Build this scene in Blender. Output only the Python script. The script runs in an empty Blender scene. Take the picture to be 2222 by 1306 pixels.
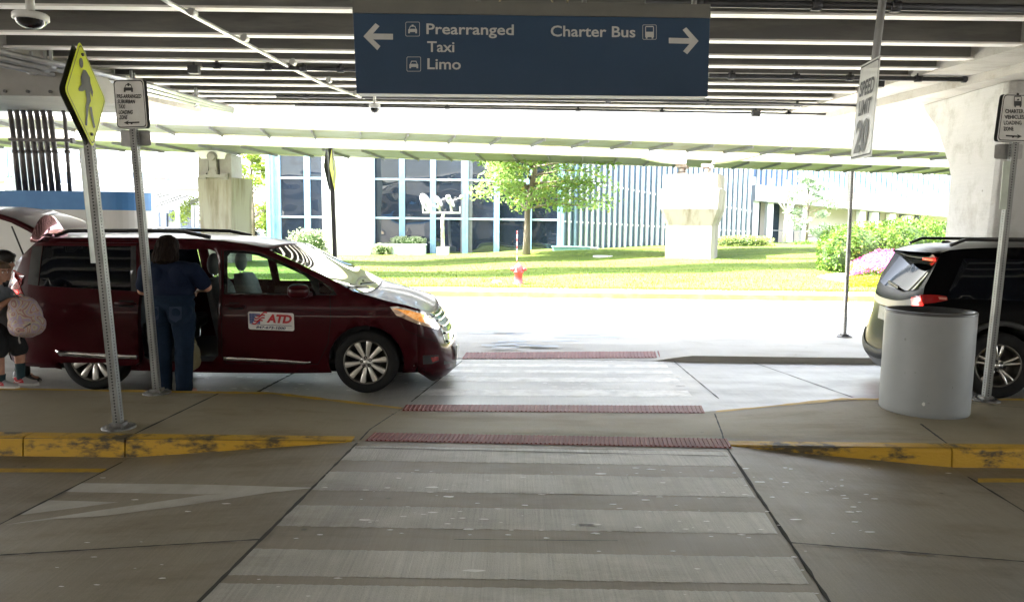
import bpy, bmesh, math, random
from mathutils import Vector, Matrix
from mathutils.geometry import delaunay_2d_cdt
from mathutils.bvhtree import BVHTree
random.seed(7)
V = Vector
R = math.radians
SC = bpy.context.scene
COL = SC.collection

# ------------------------------------------------------------------ camera
PW, PH, F, CAMH = 2222.0, 1306.0, 1600.0, 1.835
pitch = math.atan((653 - 490.5) / F)
roll = 0.012
fw = V((0, math.cos(pitch), -math.sin(pitch)))
up0 = V((0, math.sin(pitch), math.cos(pitch)))
cr = V((1, 0, 0)) * math.cos(roll) + up0 * math.sin(roll)
cu = up0 * math.cos(roll) - V((1, 0, 0)) * math.sin(roll)
CAM = V((0, 0, CAMH))
cd = bpy.data.cameras.new('camera')
cam = bpy.data.objects.new('camera', cd)
COL.objects.link(cam)
cd.sensor_fit = 'HORIZONTAL'
cd.sensor_width = 36
cd.lens = 36 * F / PW
cd.clip_start = 0.05
cd.clip_end = 2000
mw = Matrix.Identity(4)
for i in range(3):
    mw[i][0], mw[i][1], mw[i][2], mw[i][3] = cr[i], cu[i], -fw[i], CAM[i]
cam.matrix_world = mw
SC.camera = cam

# ------------------------------------------------------------------ light
SUN_AZ, SUN_EL = R(-100), R(58)
world = bpy.data.worlds.new('World')
SC.world = world
world.use_nodes = True
wn = world.node_tree
sky = wn.nodes.new('ShaderNodeTexSky')
sky.sky_type = 'NISHITA'
sky.sun_disc = False
sky.sun_elevation = SUN_EL
sky.sun_rotation = SUN_AZ
sky.dust_density = 3.0
sky.ozone_density = 0.6
bg = wn.nodes['Background']
hs = wn.nodes.new('ShaderNodeHueSaturation')      # hazy bright day: a whiter sky
hs.inputs['Saturation'].default_value = 0.45
wn.links.new(sky.outputs[0], hs.inputs['Color'])
wn.links.new(hs.outputs[0], bg.inputs[0])
bg.inputs[1].default_value = 0.15
sl = bpy.data.lights.new('sun', 'SUN')
sl.energy = 3.4
sl.angle = R(0.5)
sl.color = (1, 0.95, 0.87)
so = bpy.data.objects.new('sun', sl)
COL.objects.link(so)
S = V((math.sin(SUN_AZ) * math.cos(SUN_EL), math.cos(SUN_AZ) * math.cos(SUN_EL), math.sin(SUN_EL)))
so.rotation_euler = (-S).to_track_quat('-Z', 'Y').to_euler()
so.location = (0, 0, 30)
SC.view_settings.view_transform = 'Standard'
SC.view_settings.look = 'None'
SC.view_settings.exposure = 4.35
SC.view_settings.gamma = 1
SC.cycles.max_bounces = 10
SC.cycles.diffuse_bounces = 6
SC.cycles.glossy_bounces = 5
SC.cycles.transparent_max_bounces = 16
SC.cycles.sample_clamp_indirect = 6.0
SC.cycles.use_denoising = True


def ray(u, v):
    return fw * F + cr * (u - PW / 2) + cu * (PH / 2 - v)


def PY(u, v, Y):
    d = ray(u, v)
    return CAM + d * (Y / d.y)


def PZ(u, v, z):
    d = ray(u, v)
    return CAM + d * ((z - CAMH) / d.z)


def PP(u, v, p0, n):
    d = ray(u, v)
    return CAM + d * ((p0 - CAM).dot(n) / d.dot(n))


# ------------------------------------------------------------------ materials
MATS = {}


def M(name, col, rough=0.6, metal=0.0, spec=0.5, col2=None, scale=6.0, amt=None, bump=0.0, bscale=None, coat=0.0,
      stretch=(1, 1, 1), emit=None, estr=0.0, lo=0.35, hi=0.65, r2=None, detail=6.0):
    if name in MATS:
        return MATS[name]
    m = bpy.data.materials.new(name)
    m.use_nodes = True
    nt = m.node_tree
    b = nt.nodes['Principled BSDF']
    b.inputs['Base Color'].default_value = (*col, 1)
    b.inputs['Roughness'].default_value = rough
    b.inputs['Metallic'].default_value = metal
    b.inputs['Specular IOR Level'].default_value = spec
    b.inputs['Coat Weight'].default_value = coat
    b.inputs['Coat Roughness'].default_value = 0.04
    if emit:
        b.inputs['Emission Color'].default_value = (*emit, 1)
        b.inputs['Emission Strength'].default_value = estr
    if col2 is None:
        col2 = tuple(c * 0.8 for c in col)
    tc = nt.nodes.new('ShaderNodeTexCoord')
    mp = nt.nodes.new('ShaderNodeMapping')
    mp.inputs['Scale'].default_value = stretch
    nt.links.new(tc.outputs['Object'], mp.inputs[0])
    nz = nt.nodes.new('ShaderNodeTexNoise')
    nz.inputs['Scale'].default_value = scale
    nz.inputs['Detail'].default_value = detail
    nz.inputs['Roughness'].default_value = 0.65
    nt.links.new(mp.outputs[0], nz.inputs['Vector'])
    rp = nt.nodes.new('ShaderNodeValToRGB')
    rp.color_ramp.elements[0].position = lo
    rp.color_ramp.elements[1].position = hi
    rp.color_ramp.elements[0].color = (*col, 1)
    rp.color_ramp.elements[1].color = (*col2, 1)
    nt.links.new(nz.outputs[0], rp.inputs[0])
    nt.links.new(rp.outputs[0], b.inputs['Base Color'])
    if r2 is not None:
        mr = nt.nodes.new('ShaderNodeMapRange')
        mr.inputs[1].default_value = lo
        mr.inputs[2].default_value = hi
        mr.inputs[3].default_value = rough
        mr.inputs[4].default_value = r2
        nt.links.new(nz.outputs[0], mr.inputs[0])
        nt.links.new(mr.outputs[0], b.inputs['Roughness'])
    if bump:
        n2 = nt.nodes.new('ShaderNodeTexNoise')
        n2.inputs['Scale'].default_value = bscale or scale * 6
        n2.inputs['Detail'].default_value = 5
        nt.links.new(mp.outputs[0], n2.inputs['Vector'])
        bp = nt.nodes.new('ShaderNodeBump')
        bp.inputs['Strength'].default_value = bump
        bp.inputs['Distance'].default_value = 0.02
        nt.links.new(n2.outputs[0], bp.inputs['Height'])
        nt.links.new(bp.outputs[0], b.inputs['Normal'])
    MATS[name] = m
    return m


def nodes_of(m):
    return m.node_tree, m.node_tree.nodes['Principled BSDF']


def concrete(name, base, base2, stain, rough, r2, brush=0.25, angle=0.08, bump=0.25, spec=0.5, streak=0.35):
    """broom-finished slab: big stains, fine speckle and combed streaks that run along y"""
    m = bpy.data.materials.new(name)
    m.use_nodes = True
    nt = m.node_tree
    b = nt.nodes['Principled BSDF']
    N, L = nt.nodes.new, nt.links.new
    tc = N('ShaderNodeTexCoord')

    def noise(sc, stretch, det=6.0, rgh=0.6, rot=0.0):
        mp = N('ShaderNodeMapping')
        mp.inputs['Scale'].default_value = stretch
        mp.inputs['Rotation'].default_value = (0, 0, rot)
        L(tc.outputs['Object'], mp.inputs[0])
        n = N('ShaderNodeTexNoise')
        n.inputs['Scale'].default_value = sc
        n.inputs['Detail'].default_value = det
        n.inputs['Roughness'].default_value = rgh
        L(mp.outputs[0], n.inputs['Vector'])
        return n

    def ramp(n, p0, p1, c0, c1):
        r = N('ShaderNodeValToRGB')
        r.color_ramp.elements[0].position = p0
        r.color_ramp.elements[1].position = p1
        r.color_ramp.elements[0].color = (*c0, 1)
        r.color_ramp.elements[1].color = (*c1, 1)
        L(n.outputs[0], r.inputs[0])
        return r

    def mix(kind, fac, a, c):
        x = N('ShaderNodeMix')
        x.data_type = 'RGBA'
        x.blend_type = kind
        x.inputs[0].default_value = fac
        L(a, x.inputs[6])
        L(c, x.inputs[7])
        return x
    big = noise(0.5, (1, 1, 1), 8, 0.62)
    r1 = ramp(big, 0.35, 0.65, base, base2)
    st = noise(1.7, (0.5, 1.4, 1), 8, 0.7)
    r2_ = ramp(st, 0.5, 0.72, (1, 1, 1), stain)
    m1 = mix('MULTIPLY', 0.8, r1.outputs[0], r2_.outputs[0])
    br = noise(70, (1, 0.02, 1), 3, 0.7, angle)
    r3 = ramp(br, 0.3, 0.7, (0.6, 0.6, 0.6), (1.15, 1.15, 1.15))
    m2 = mix('MULTIPLY', streak, m1.outputs[2], r3.outputs[0])
    sp = noise(160, (1, 1, 1), 2, 0.6)
    r4 = ramp(sp, 0.3, 0.7, (0.75, 0.75, 0.75), (1.2, 1.2, 1.2))
    m3 = mix('MULTIPLY', 0.5, m2.outputs[2], r4.outputs[0])
    spots = N('ShaderNodeTexVoronoi')
    spots.inputs['Scale'].default_value = 2.3
    L(tc.outputs['Object'], spots.inputs['Vector'])
    r5 = N('ShaderNodeValToRGB')
    r5.color_ramp.elements[0].position = 0.025
    r5.color_ramp.elements[1].position = 0.05
    r5.color_ramp.elements[0].color = (0.45, 0.43, 0.4, 1)
    r5.color_ramp.elements[1].color = (1, 1, 1, 1)
    L(spots.outputs['Distance'], r5.inputs[0])
    m4 = mix('MULTIPLY', 0.8, m3.outputs[2], r5.outputs[0])
    L(m4.outputs[2], b.inputs['Base Color'])
    mr = N('ShaderNodeMapRange')
    mr.inputs[1].default_value = 0.3
    mr.inputs[2].default_value = 0.7
    mr.inputs[3].default_value = rough
    mr.inputs[4].default_value = r2
    L(st.outputs[0], mr.inputs[0])
    L(mr.outputs[0], b.inputs['Roughness'])
    b.inputs['Specular IOR Level'].default_value = spec
    ad = N('ShaderNodeMath')
    ad.operation = 'ADD'
    L(br.outputs[0], ad.inputs[0])
    L(sp.outputs[0], ad.inputs[1])
    bp = N('ShaderNodeBump')
    bp.inputs['Strength'].default_value = bump
    bp.inputs['Distance'].default_value = 0.006
    L(ad.outputs[0], bp.inputs['Height'])
    L(bp.outputs[0], b.inputs['Normal'])
    MATS[name] = m
    return m


def glassmat(name, tint, refl_rough=0.02, trans=0.8):
    m = bpy.data.materials.new(name)
    m.use_nodes = True
    nt = m.node_tree
    nt.nodes.remove(nt.nodes['Principled BSDF'])
    N, L = nt.nodes.new, nt.links.new
    t = N('ShaderNodeBsdfTransparent')
    t.inputs[0].default_value = (*[c * trans for c in tint], 1)
    g = N('ShaderNodeBsdfGlossy')
    g.inputs['Roughness'].default_value = refl_rough
    fr = N('ShaderNodeFresnel')
    fr.inputs[0].default_value = 1.5
    mx = N('ShaderNodeMixShader')
    L(fr.outputs[0], mx.inputs[0])
    L(t.outputs[0], mx.inputs[1])
    L(g.outputs[0], mx.inputs[2])
    L(mx.outputs[0], nt.nodes['Material Output'].inputs[0])
    MATS[name] = m
    return m


def leafmat(name, c1, c2, c3=None):
    m = bpy.data.materials.new(name)
    m.use_nodes = True
    nt = m.node_tree
    N, L = nt.nodes.new, nt.links.new
    b = nt.nodes['Principled BSDF']
    geo = N('ShaderNodeNewGeometry')
    rp = N('ShaderNodeValToRGB')
    rp.color_ramp.elements[0].color = (*c1, 1)
    rp.color_ramp.elements[1].color = (*c2, 1)
    if c3:
        e = rp.color_ramp.elements.new(0.9)
        e.color = (*c2, 1)
        rp.color_ramp.elements[2].color = (*c3, 1)
    L(geo.outputs['Random Per Island'], rp.inputs[0])
    L(rp.outputs[0], b.inputs['Base Color'])
    b.inputs['Roughness'].default_value = 0.55
    tr = N('ShaderNodeBsdfTranslucent')
    L(rp.outputs[0], tr.inputs[0])
    mx = N('ShaderNodeMixShader')
    mx.inputs[0].default_value = 0.5
    L(b.outputs[0], mx.inputs[1])
    L(tr.outputs[0], mx.inputs[2])
    L(mx.outputs[0], nt.nodes['Material Output'].inputs[0])
    MATS[name] = m
    return m


def perforated(name, col):
    """galvanised square post; round dark holes every 25 mm down the middle of each face (object coordinates)"""
    m = M(name, col, 0.45, 0.55, col2=tuple(c * 0.65 for c in col), scale=14, bump=0.08, stretch=(1, 1, 0.3))
    nt, b = nodes_of(m)
    N, L = nt.nodes.new, nt.links.new
    tc = N('ShaderNodeUVMap')
    sp = N('ShaderNodeSeparateXYZ')
    L(tc.outputs[0], sp.inputs[0])

    def mth(op, a, bb=None):
        x = N('ShaderNodeMath')
        x.operation = op
        for i, q in enumerate((a, bb)):
            if q is None:
                continue
            if isinstance(q, (int, float)):
                x.inputs[i].default_value = q
            else:
                L(q, x.inputs[i])
        return x.outputs[0]
    vz = mth('SUBTRACT', mth('FRACT', mth('DIVIDE', sp.outputs[1], 0.0254)), 0.5)
    vz = mth('MULTIPLY', vz, 0.0254)
    d = mth('ADD', mth('MULTIPLY', vz, vz), mth('MULTIPLY', sp.outputs[0], sp.outputs[0]))
    hole = mth('LESS_THAN', d, 0.0072 ** 2)
    src = b.inputs['Base Color'].links[0].from_socket
    mx = N('ShaderNodeMix')
    mx.data_type = 'RGBA'
    L(hole, mx.inputs[0])
    L(src, mx.inputs[6])
    mx.inputs[7].default_value = (0.004, 0.004, 0.005, 1)
    L(mx.outputs[2], b.inputs['Base Color'])
    L(mth('MULTIPLY', mth('SUBTRACT', 1, hole), 0.4), b.inputs['Metallic'])
    return m


# ------------------------------------------------------------------ mesh builder and tagging
def wloc(o):
    p = V((0, 0, 0))
    while o is not None:
        p = p + o.location
        o = o.parent
    return p


class MB:
    def __init__(s):
        s.v, s.f, s.m, s.s, s.cur, s.uv = [], [], [], [], 0, {}

    def add(s, vs, fs, smooth=False):
        o = len(s.v)
        s.v += [V(p) for p in vs]
        for f in fs:
            s.f.append([i + o for i in f])
            s.m.append(s.cur)
            s.s.append(smooth)
        return s

    def box(s, x0, x1, y0, y1, z0, z1):
        return s.hexa([(x0, y0, z0), (x1, y0, z0), (x1, y1, z0), (x0, y1, z0), (x0, y0, z1), (x1, y0, z1), (x1, y1, z1), (x0, y1, z1)])

    def hexa(s, p):
        return s.add(p, [(0, 3, 2, 1), (4, 5, 6, 7), (0, 1, 5, 4), (1, 2, 6, 5), (2, 3, 7, 6), (3, 0, 4, 7)])

    def obox(s, c, h, ax):
        c = V(c)
        X, Y, Z = [V(a).normalized() * k for a, k in zip(ax, h)]
        return s.hexa([c - X - Y - Z, c + X - Y - Z, c + X + Y - Z, c - X + Y - Z, c - X - Y + Z, c + X - Y + Z, c + X + Y + Z, c - X + Y + Z])

    def bar(s, p, q, w, h, ref=(0, 0, 1)):
        p, q = V(p), V(q)
        d = (q - p).normalized()
        a = d.cross(V(ref))
        if a.length < 1e-4:
            a = d.cross(V((1, 0, 0)))
        a.normalize()
        b = a.cross(d).normalized()
        a, b = a * w / 2, b * h / 2
        return s.hexa([p - a - b, p + a - b, q + a - b, q - a - b, p - a + b, p + a + b, q + a + b, q - a + b])

    def tube(s, pts, r, n=8, smooth=True, caps=True):
        pts = [V(p) for p in pts]
        rr = r if isinstance(r, (list, tuple)) else [r] * len(pts)
        rings = []
        ref = V((0.123, 0.31, 0.94))
        for i, p in enumerate(pts):
            d = (pts[min(i + 1, len(pts) - 1)] - pts[max(i - 1, 0)]).normalized()
            a = d.cross(ref)
            if a.length < 1e-3:
                a = d.cross(V((1, 0, 0)))
            a.normalize()
            b = d.cross(a)
            rings.append([p + (a * math.cos(t) + b * math.sin(t)) * rr[i] for t in [2 * math.pi * k / n for k in range(n)]])
        s.grid(rings, True, smooth)
        if caps:
            s.add(rings[0], [list(range(n))[::-1]])
            s.add(rings[-1], [list(range(n))])
        return s

    def grid(s, rows, closed=False, smooth=True, flip=False):
        n = len(rows[0])
        vs = [p for r in rows for p in r]
        fs = []
        for i in range(len(rows) - 1):
            for j in range(n if closed else n - 1):
                k = (j + 1) % n
                q = (i * n + j, i * n + k, (i + 1) * n + k, (i + 1) * n + j)
                fs.append(q[::-1] if flip else q)
        return s.add(vs, fs, smooth)

    def prism(s, poly, vec):
        n = len(poly)
        a = [V(p) for p in poly]
        b = [p + V(vec) for p in a]
        return s.add(a + b, [list(range(n)), list(range(n, 2 * n))[::-1]] + [(i, (i + 1) % n, n + (i + 1) % n, n + i)[::-1] for i in range(n)])

    def lathe(s, prof, n=24, mat=None, smooth=True, a0=0, a1=2 * math.pi):
        mat = mat or Matrix.Identity(4)
        rows = []
        for r, z in prof:
            rows.append([mat @ V((r * math.cos(2 * math.pi * k / n), r * math.sin(2 * math.pi * k / n), z)) for k in range(n)])
        return s.grid(rows, True, smooth)

    def ball(s, c, r, n=10, m=7, ax=None):
        c = V(c)
        rx, ry, rz = r if isinstance(r, (list, tuple)) else (r, r, r)
        rows = []
        for i in range(m + 1):
            t = math.pi * i / m
            rows.append([c + V((rx * math.sin(t) * math.cos(2 * math.pi * k / n), ry * math.sin(t) * math.sin(2 * math.pi * k / n), -rz * math.cos(t))) for k in range(n)])
        return s.grid(rows, True, True)

    def build(s, name, mats, parent=None, local=False, fix=True, bevel=0, merge=True):
        off = V((0, 0, 0)) if (local or parent is None) else wloc(parent)
        me = bpy.data.meshes.new(name)
        me.from_pydata([tuple(p - off) for p in s.v], [], s.f)
        mats = mats if isinstance(mats, (list, tuple)) else [mats]
        for m in mats:
            me.materials.append(m)
        me.polygons.foreach_set('material_index', s.m)
        me.polygons.foreach_set('use_smooth', s.s)
        if fix:
            bm = bmesh.new()
            bm.from_mesh(me)
            if merge:
                bmesh.ops.remove_doubles(bm, verts=bm.verts, dist=1e-5)
            bmesh.ops.recalc_face_normals(bm, faces=bm.faces)
            bm.to_mesh(me)
            bm.free()
        me.update()
        o = bpy.data.objects.new(name, me)
        COL.objects.link(o)
        if parent is not None:
            o.parent = parent
        if bevel:
            b = o.modifiers.new('bevel', 'BEVEL')
            b.width = bevel
            b.segments = 2
            b.limit_method = 'ANGLE'
            b.angle_limit = R(40)
        return o


def tag(o, label, cat, group=None):
    o['label'] = label
    o['category'] = cat
    if group:
        o['group'] = group
    return o


def thing(name, label, cat, loc=(0, 0, 0), group=None, rz=0):
    o = bpy.data.objects.new(name, None)
    COL.objects.link(o)
    o.location = loc
    o.rotation_euler = (0, 0, rz)
    o.empty_display_size = 0.1
    return tag(o, label, cat, group)


def structure(o, kind='structure'):
    o['kind'] = kind
    return o


def dup(root, loc, label, group=None):
    r = root.copy()
    COL.objects.link(r)
    r.location = loc
    r['label'] = label
    if group:
        r['group'] = group
    for ch in list(root.children):
        c = ch.copy()
        COL.objects.link(c)
        c.parent = r
        for g in ch.children:
            d = g.copy()
            COL.objects.link(d)
            d.parent = c
    return r


# ------------------------------------------------------------------ lettering
_txt = {}


def text_geo(s, bold=0.0, shear=0.0):
    k = (s, bold, shear)
    if k not in _txt:
        c = bpy.data.curves.new('t', 'FONT')
        c.body = s
        c.offset = bold
        c.shear = shear
        c.resolution_u = 3
        o = bpy.data.objects.new('t', c)
        COL.objects.link(o)
        dg = bpy.context.evaluated_depsgraph_get()
        dg.update()
        me = bpy.data.meshes.new_from_object(o.evaluated_get(dg))
        vs = [V(v.co) for v in me.vertices]
        fs = [list(p.vertices) for p in me.polygons]
        bpy.data.objects.remove(o)
        bpy.data.curves.remove(c)
        bpy.data.meshes.remove(me)
        _txt[k] = (vs, fs)
    return _txt[k]


CAP = None


def text(mb, s, O, X, U, N, bold=0.02, shear=0.0, gap=0.003):
    """s with its baseline-left at O, its right end at O+X and its cap height the vector U"""
    global CAP
    if CAP is None:
        CAP = max(v.y for v in text_geo('H')[0])
    vs, fs = text_geo(s, bold, shear)
    x0, x1 = min(v.x for v in vs), max(v.x for v in vs)
    mb.add([O + X * ((v.x - x0) / (x1 - x0)) + U * (v.y / CAP) + N * gap for v in vs], fs)


def flatpoly(mb, pts, N, gap=0.003):
    """concave polygon, triangulated"""
    pts = [V(p) for p in pts]
    n = len(pts)
    X = (pts[1] - pts[0]).normalized()
    Z = V(N).normalized()
    Y = Z.cross(X)
    p2 = [V(((p - pts[0]).dot(X), (p - pts[0]).dot(Y))) for p in pts]
    r = delaunay_2d_cdt(p2, [], [list(range(n))], 1, 1e-7)
    mb.add([pts[0] + X * q.x + Y * q.y + Z * gap for q in r[0]], r[2])


def inside(p, poly):
    c = False
    x, y = p[0], p[1]
    j = len(poly) - 1
    for i in range(len(poly)):
        a, b = poly[i], poly[j]
        if (a[1] > y) != (b[1] > y) and x < (b[0] - a[0]) * (y - a[1]) / (b[1] - a[1]) + a[0]:
            c = not c
        j = i
    return c


def dens(poly, step):
    out = []
    for i in range(len(poly)):
        a, b = V(poly[i][:2]), V(poly[(i + 1) % len(poly)][:2])
        k = max(1, int((b - a).length / step))
        out += [a.lerp(b, t / k) for t in range(k)]
    return out


def panel(poly, holes=(), step=0.06):
    """triangulated 2D region with inner points so that it can be bent over a curved body"""
    loops = [dens(poly, step)] + [dens(h, step) for h in holes]
    vs, es = [], []
    for lp in loops:
        o = len(vs)
        vs += lp
        es += [(o + i, o + (i + 1) % len(lp)) for i in range(len(lp))]
    nb = len(vs)
    x0, x1 = min(p[0] for p in vs), max(p[0] for p in vs)
    y0, y1 = min(p[1] for p in vs), max(p[1] for p in vs)
    y = y0 + step / 2
    bound = list(vs)
    k = 0
    while y < y1:
        x = x0 + step / 2 + (step / 2 if k % 2 else 0)
        while x < x1:
            p = V((x, y))
            if inside(p, loops[0]) and not any(inside(p, h) for h in loops[1:]):
                if all((p - b).length_squared > (0.45 * step) ** 2 for b in bound):
                    vs.append(p)
            x += step
        y += step * 0.87
        k += 1
    r = delaunay_2d_cdt(vs, es, [], 0, 1e-6)
    tris = []
    for f in r[2]:
        c = sum((r[0][i] for i in f), V((0, 0))) / len(f)
        if inside(c, loops[0]) and not any(inside(c, h) for h in loops[1:]):
            tris.append(list(f))
    return r[0], tris


def interp(xs, x):
    if x <= xs[0][0]:
        return xs[0][1]
    for (a, b), (c, d) in zip(xs, xs[1:]):
        if x <= c:
            return b + (d - b) * (x - a) / (c - a)
    return xs[-1][1]


def roundrect(x0, x1, y0, y1, r, n=4):
    out = []
    for cx, cy, a in ((x1 - r, y1 - r, 0), (x0 + r, y1 - r, 90), (x0 + r, y0 + r, 180), (x1 - r, y0 + r, 270)):
        for k in range(n + 1):
            t = R(a + 90 * k / n)
            out.append((cx + r * math.cos(t), cy + r * math.sin(t)))
    return out
# ------------------------------------------------------------------ ground, roads, pavements
C_TABLE = concrete('worn_concrete', (0.215, 0.182, 0.130), (0.28, 0.242, 0.176), (0.62, 0.56, 0.48), 0.42, 0.6, angle=0.08)
C_ROAD = concrete('road_concrete', (0.205, 0.170, 0.117), (0.27, 0.226, 0.16), (0.6, 0.54, 0.47), 0.45, 0.62)
C_LANE = concrete('lane_concrete', (0.33, 0.322, 0.305), (0.42, 0.412, 0.39), (0.7, 0.68, 0.66), 0.3, 0.5, angle=-0.3)
C_ISL = concrete('island_concrete', (0.245, 0.205, 0.132), (0.315, 0.268, 0.18), (0.66, 0.6, 0.5), 0.6, 0.75, streak=0.15)
C_FAR = concrete('pale_concrete', (0.48, 0.47, 0.44), (0.56, 0.55, 0.52), (0.8, 0.78, 0.75), 0.6, 0.8, streak=0.1)
TAR = M('tar_joint', (0.035, 0.032, 0.027), 0.85, scale=20)
YEL = M('kerb_yellow', (0.52, 0.30, 0.015), 0.6, col2=(0.085, 0.06, 0.022), scale=4.2, lo=0.5, hi=0.62, bump=0.3, stretch=(1, 1, 2.5), detail=9)
YEL2 = M('line_yellow', (0.55, 0.33, 0.02), 0.6, col2=(0.35, 0.22, 0.05), scale=9, lo=0.45, hi=0.7)
PAINT = concrete('worn_white_paint', (0.29, 0.265, 0.215), (0.62, 0.60, 0.545), (0.6, 0.57, 0.5), 0.38, 0.5, angle=0.08, bump=0.7, streak=0.5)
PAINT2 = M('faint_white_paint', (0.34, 0.315, 0.265), 0.5, col2=(0.48, 0.465, 0.42), scale=2.5, lo=0.35, hi=0.65, bump=0.2, bscale=60, detail=10)
PAINT3 = M('lane_white_paint', (0.72, 0.71, 0.68), 0.4, col2=(0.40, 0.39, 0.37), scale=5, lo=0.42, hi=0.66, bump=0.25, bscale=60, detail=10)
CHIP = M('paint_chip_white', (0.8, 0.79, 0.76), 0.45, col2=(0.7, 0.69, 0.66), scale=20)

YK = 5.645                       # near kerb line
g = MB()
g.add([(-900, -700, -0.35), (900, -700, -0.35), (900, 900, -0.35), (-900, 900, -0.35)], [(0, 1, 2, 3)])
structure(g.build('ground', M('earth', (0.2, 0.19, 0.16), 0.9, scale=0.4)))
g = MB()
g.add([(-70, -30, 0), (70, -30, 0), (70, 12.2, 0), (-70, 12.2, 0)], [(0, 1, 2, 3)])
structure(g.build('road', C_LANE))
g = MB()
g.add([(-70, 12.2, 0), (70, 12.2, 0), (70, 18.92, 0), (-70, 18.92, 0)], [(0, 1, 2, 3)])
structure(g.build('outer_road', concrete('outer_concrete', (0.54, 0.53, 0.5), (0.62, 0.61, 0.58), (.8, .78, .75), .5, .7)))

# raised crossing: a table at pavement height with ramps down to the lane on both sides
TL0, TL1 = PZ(431, 1306, .15), PZ(775, 961, .15)
TR0, TR1 = PZ(1800, 1306, .15), PZ(1578, 973, .15)
FL0, FL1 = PZ(0, 1138, .004), PZ(265, 1003, .004)
FR0, FR1 = PZ(2222, 1110, .004), PZ(2100, 1035, .004)


def online(a, b, y):
    return a + (b - a) * ((y - a.y) / (b.y - a.y))


def ext(a, b, y, z):
    p = online(a, b, y)
    return V((p.x, p.y, z))


rows_t, rows_l, rows_r, rows_nl, rows_nr = [], [], [], [], []
for y in (-8, -3, 0, 2, 3.4, 4.6, YK):
    a, b, c, d = ext(TL0, TL1, y, .15), ext(TR0, TR1, y, .15), ext(FL0, FL1, y, .004), ext(FR0, FR1, y, .004)
    rows_t.append([a, b])
    rows_l.append([c, a])
    rows_r.append([b, d])
    rows_nl.append([V((-30, y, .003)), c])
    rows_nr.append([d, V((30, y, .003))])
g = MB()
for r in (rows_t, rows_l, rows_r):
    g.grid(r, smooth=False)
structure(g.build('raised_crossing', C_TABLE))
g = MB()
g.grid(rows_nl, smooth=False)
g.grid(rows_nr, smooth=False)
structure(g.build('near_road', C_ROAD))


def zr(x, y):
    """height of the near road / ramp / table surface"""
    a, b, c, d = ext(TL0, TL1, y, 0).x, ext(TR0, TR1, y, 0).x, ext(FL0, FL1, y, 0).x, ext(FR0, FR1, y, 0).x
    if a <= x <= b:
        return .15
    if x < a:
        return .15 - .146 * min(1, (a - x) / (a - c))
    return .15 - .146 * min(1, (x - b) / (d - b))


def PR(u, v):
    z = .1
    for _ in range(12):
        p = PZ(u, v, z)
        z = 0.5 * z + 0.5 * zr(p.x, p.y)
    return PZ(u, v, z)


def strip(mb, p, q, w, zf, lift, n=24):
    """thin flat strip that follows the ground from p to q, a little ragged"""
    p, q = V(p), V(q)
    d = (q - p)
    d.z = 0
    nrm = V((-d.y, d.x, 0)).normalized()
    rows = []
    for i in range(n + 1):
        c = p.lerp(q, i / n)
        k = w / 2 * random.uniform(.55, 1.45)
        rows.append([V((e.x, e.y, zf(e.x, e.y) + lift)) for e in (c - nrm * k, c + nrm * k)])
    mb.grid(rows, smooth=False)


g = MB()
strip(g, ext(TL0, TL1, -1, 0), TL1, .02, zr, .0025, 90)
strip(g, ext(TR0, TR1, -1, 0), TR1, .02, zr, .0025, 90)
strip(g, ext(FL0, FL1, 1, 0), FL1, .018, zr, .004, 60)
strip(g, ext(FR0, FR1, 1, 0), FR1, .018, zr, .004, 60)
strip(g, PR(0, 1205), PR(570, 1171), .012, zr, .0045)
strip(g, PR(1715, 1178), PR(2222, 1219), .012, zr, .0045)
strip(g, PR(985, 1171), PR(1340, 1174), .006, zr, .0045)
strip(g, PR(770, 972), PR(1580, 990), .012, zr, .0045)
structure(g.build('road_joints', TAR, fix=False))

# crossing bars on the table, the far lane, and the hump chevrons on the left ramp
def bar_quad(mb, v0, v1, slope, z, e0, e1, lift, ufrac=(0, 1)):
    """one painted bar between two picture rows, clipped to the edges of the crossing"""
    rows = []
    n = 150
    for i in range(n + 1):
        col = []
        for v in (v0, v1):
            vv = v + random.uniform(-.7, .7) * (v - 480) / 560
            ul = e0[0] + (e1[0] - e0[0]) * (vv - e0[1]) / (e1[1] - e0[1])
            ur = e0[2] + (e1[2] - e0[2]) * (vv - e0[1]) / (e1[1] - e0[1])
            t = ufrac[0] + (ufrac[1] - ufrac[0]) * i / n
            u = ul + (ur - ul) * t
            p = PZ(u, vv + slope * (u - 1180), z)
            col.append(V((p.x, p.y, z + lift)))
        rows.append(col)
    mb.grid(rows, smooth=False)


eN0, eN1 = (431 + 16, 1306, 1800 - 14), (778, 965, 1572)
g = MB()
for v0, v1 in ((974, 1005), (1030, 1071), (1104, 1150), (1200, 1258), (1276, 1400)):
    bar_quad(g, v0, v1, .016, .15, (eN0[0], 1306, eN0[2]), (eN1[0], 965, eN1[2]), .0014)
structure(g.build('crossing_bars', PAINT, fix=False))
g = MB()
for v0, v1 in ((777, 783), (790, 796), (803, 809), (819, 828), (845, 859)):
    bar_quad(g, v0, v1, .006, .0, (899, 865, 1508), (1003, 783, 1440), .0014)
structure(g.build('far_crossing_bars', PAINT3, fix=False))
g = MB()
for poly in ([(430, 665), (1100, 673), (1690, 690), (1520, 710), (1100, 726), (350, 712)], [(250, 757), (640, 768), (130, 835), (95, 835)],
             [(20, 890), (560, 808), (1110, 728), (1515, 706), (1000, 785), (560, 842), (300, 858)]):
    vs, ts = panel([(x / 2.482, 780 + y / 2.482) for x, y in poly], step=22)
    pts = []
    for p in vs:
        q = PR(p.x, p.y)
        pts.append(V((q.x, q.y, zr(q.x, q.y) + .002)))
    g.add(pts, ts)
structure(g.build('hump_chevron', PAINT2, fix=False))
g = MB()
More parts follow.
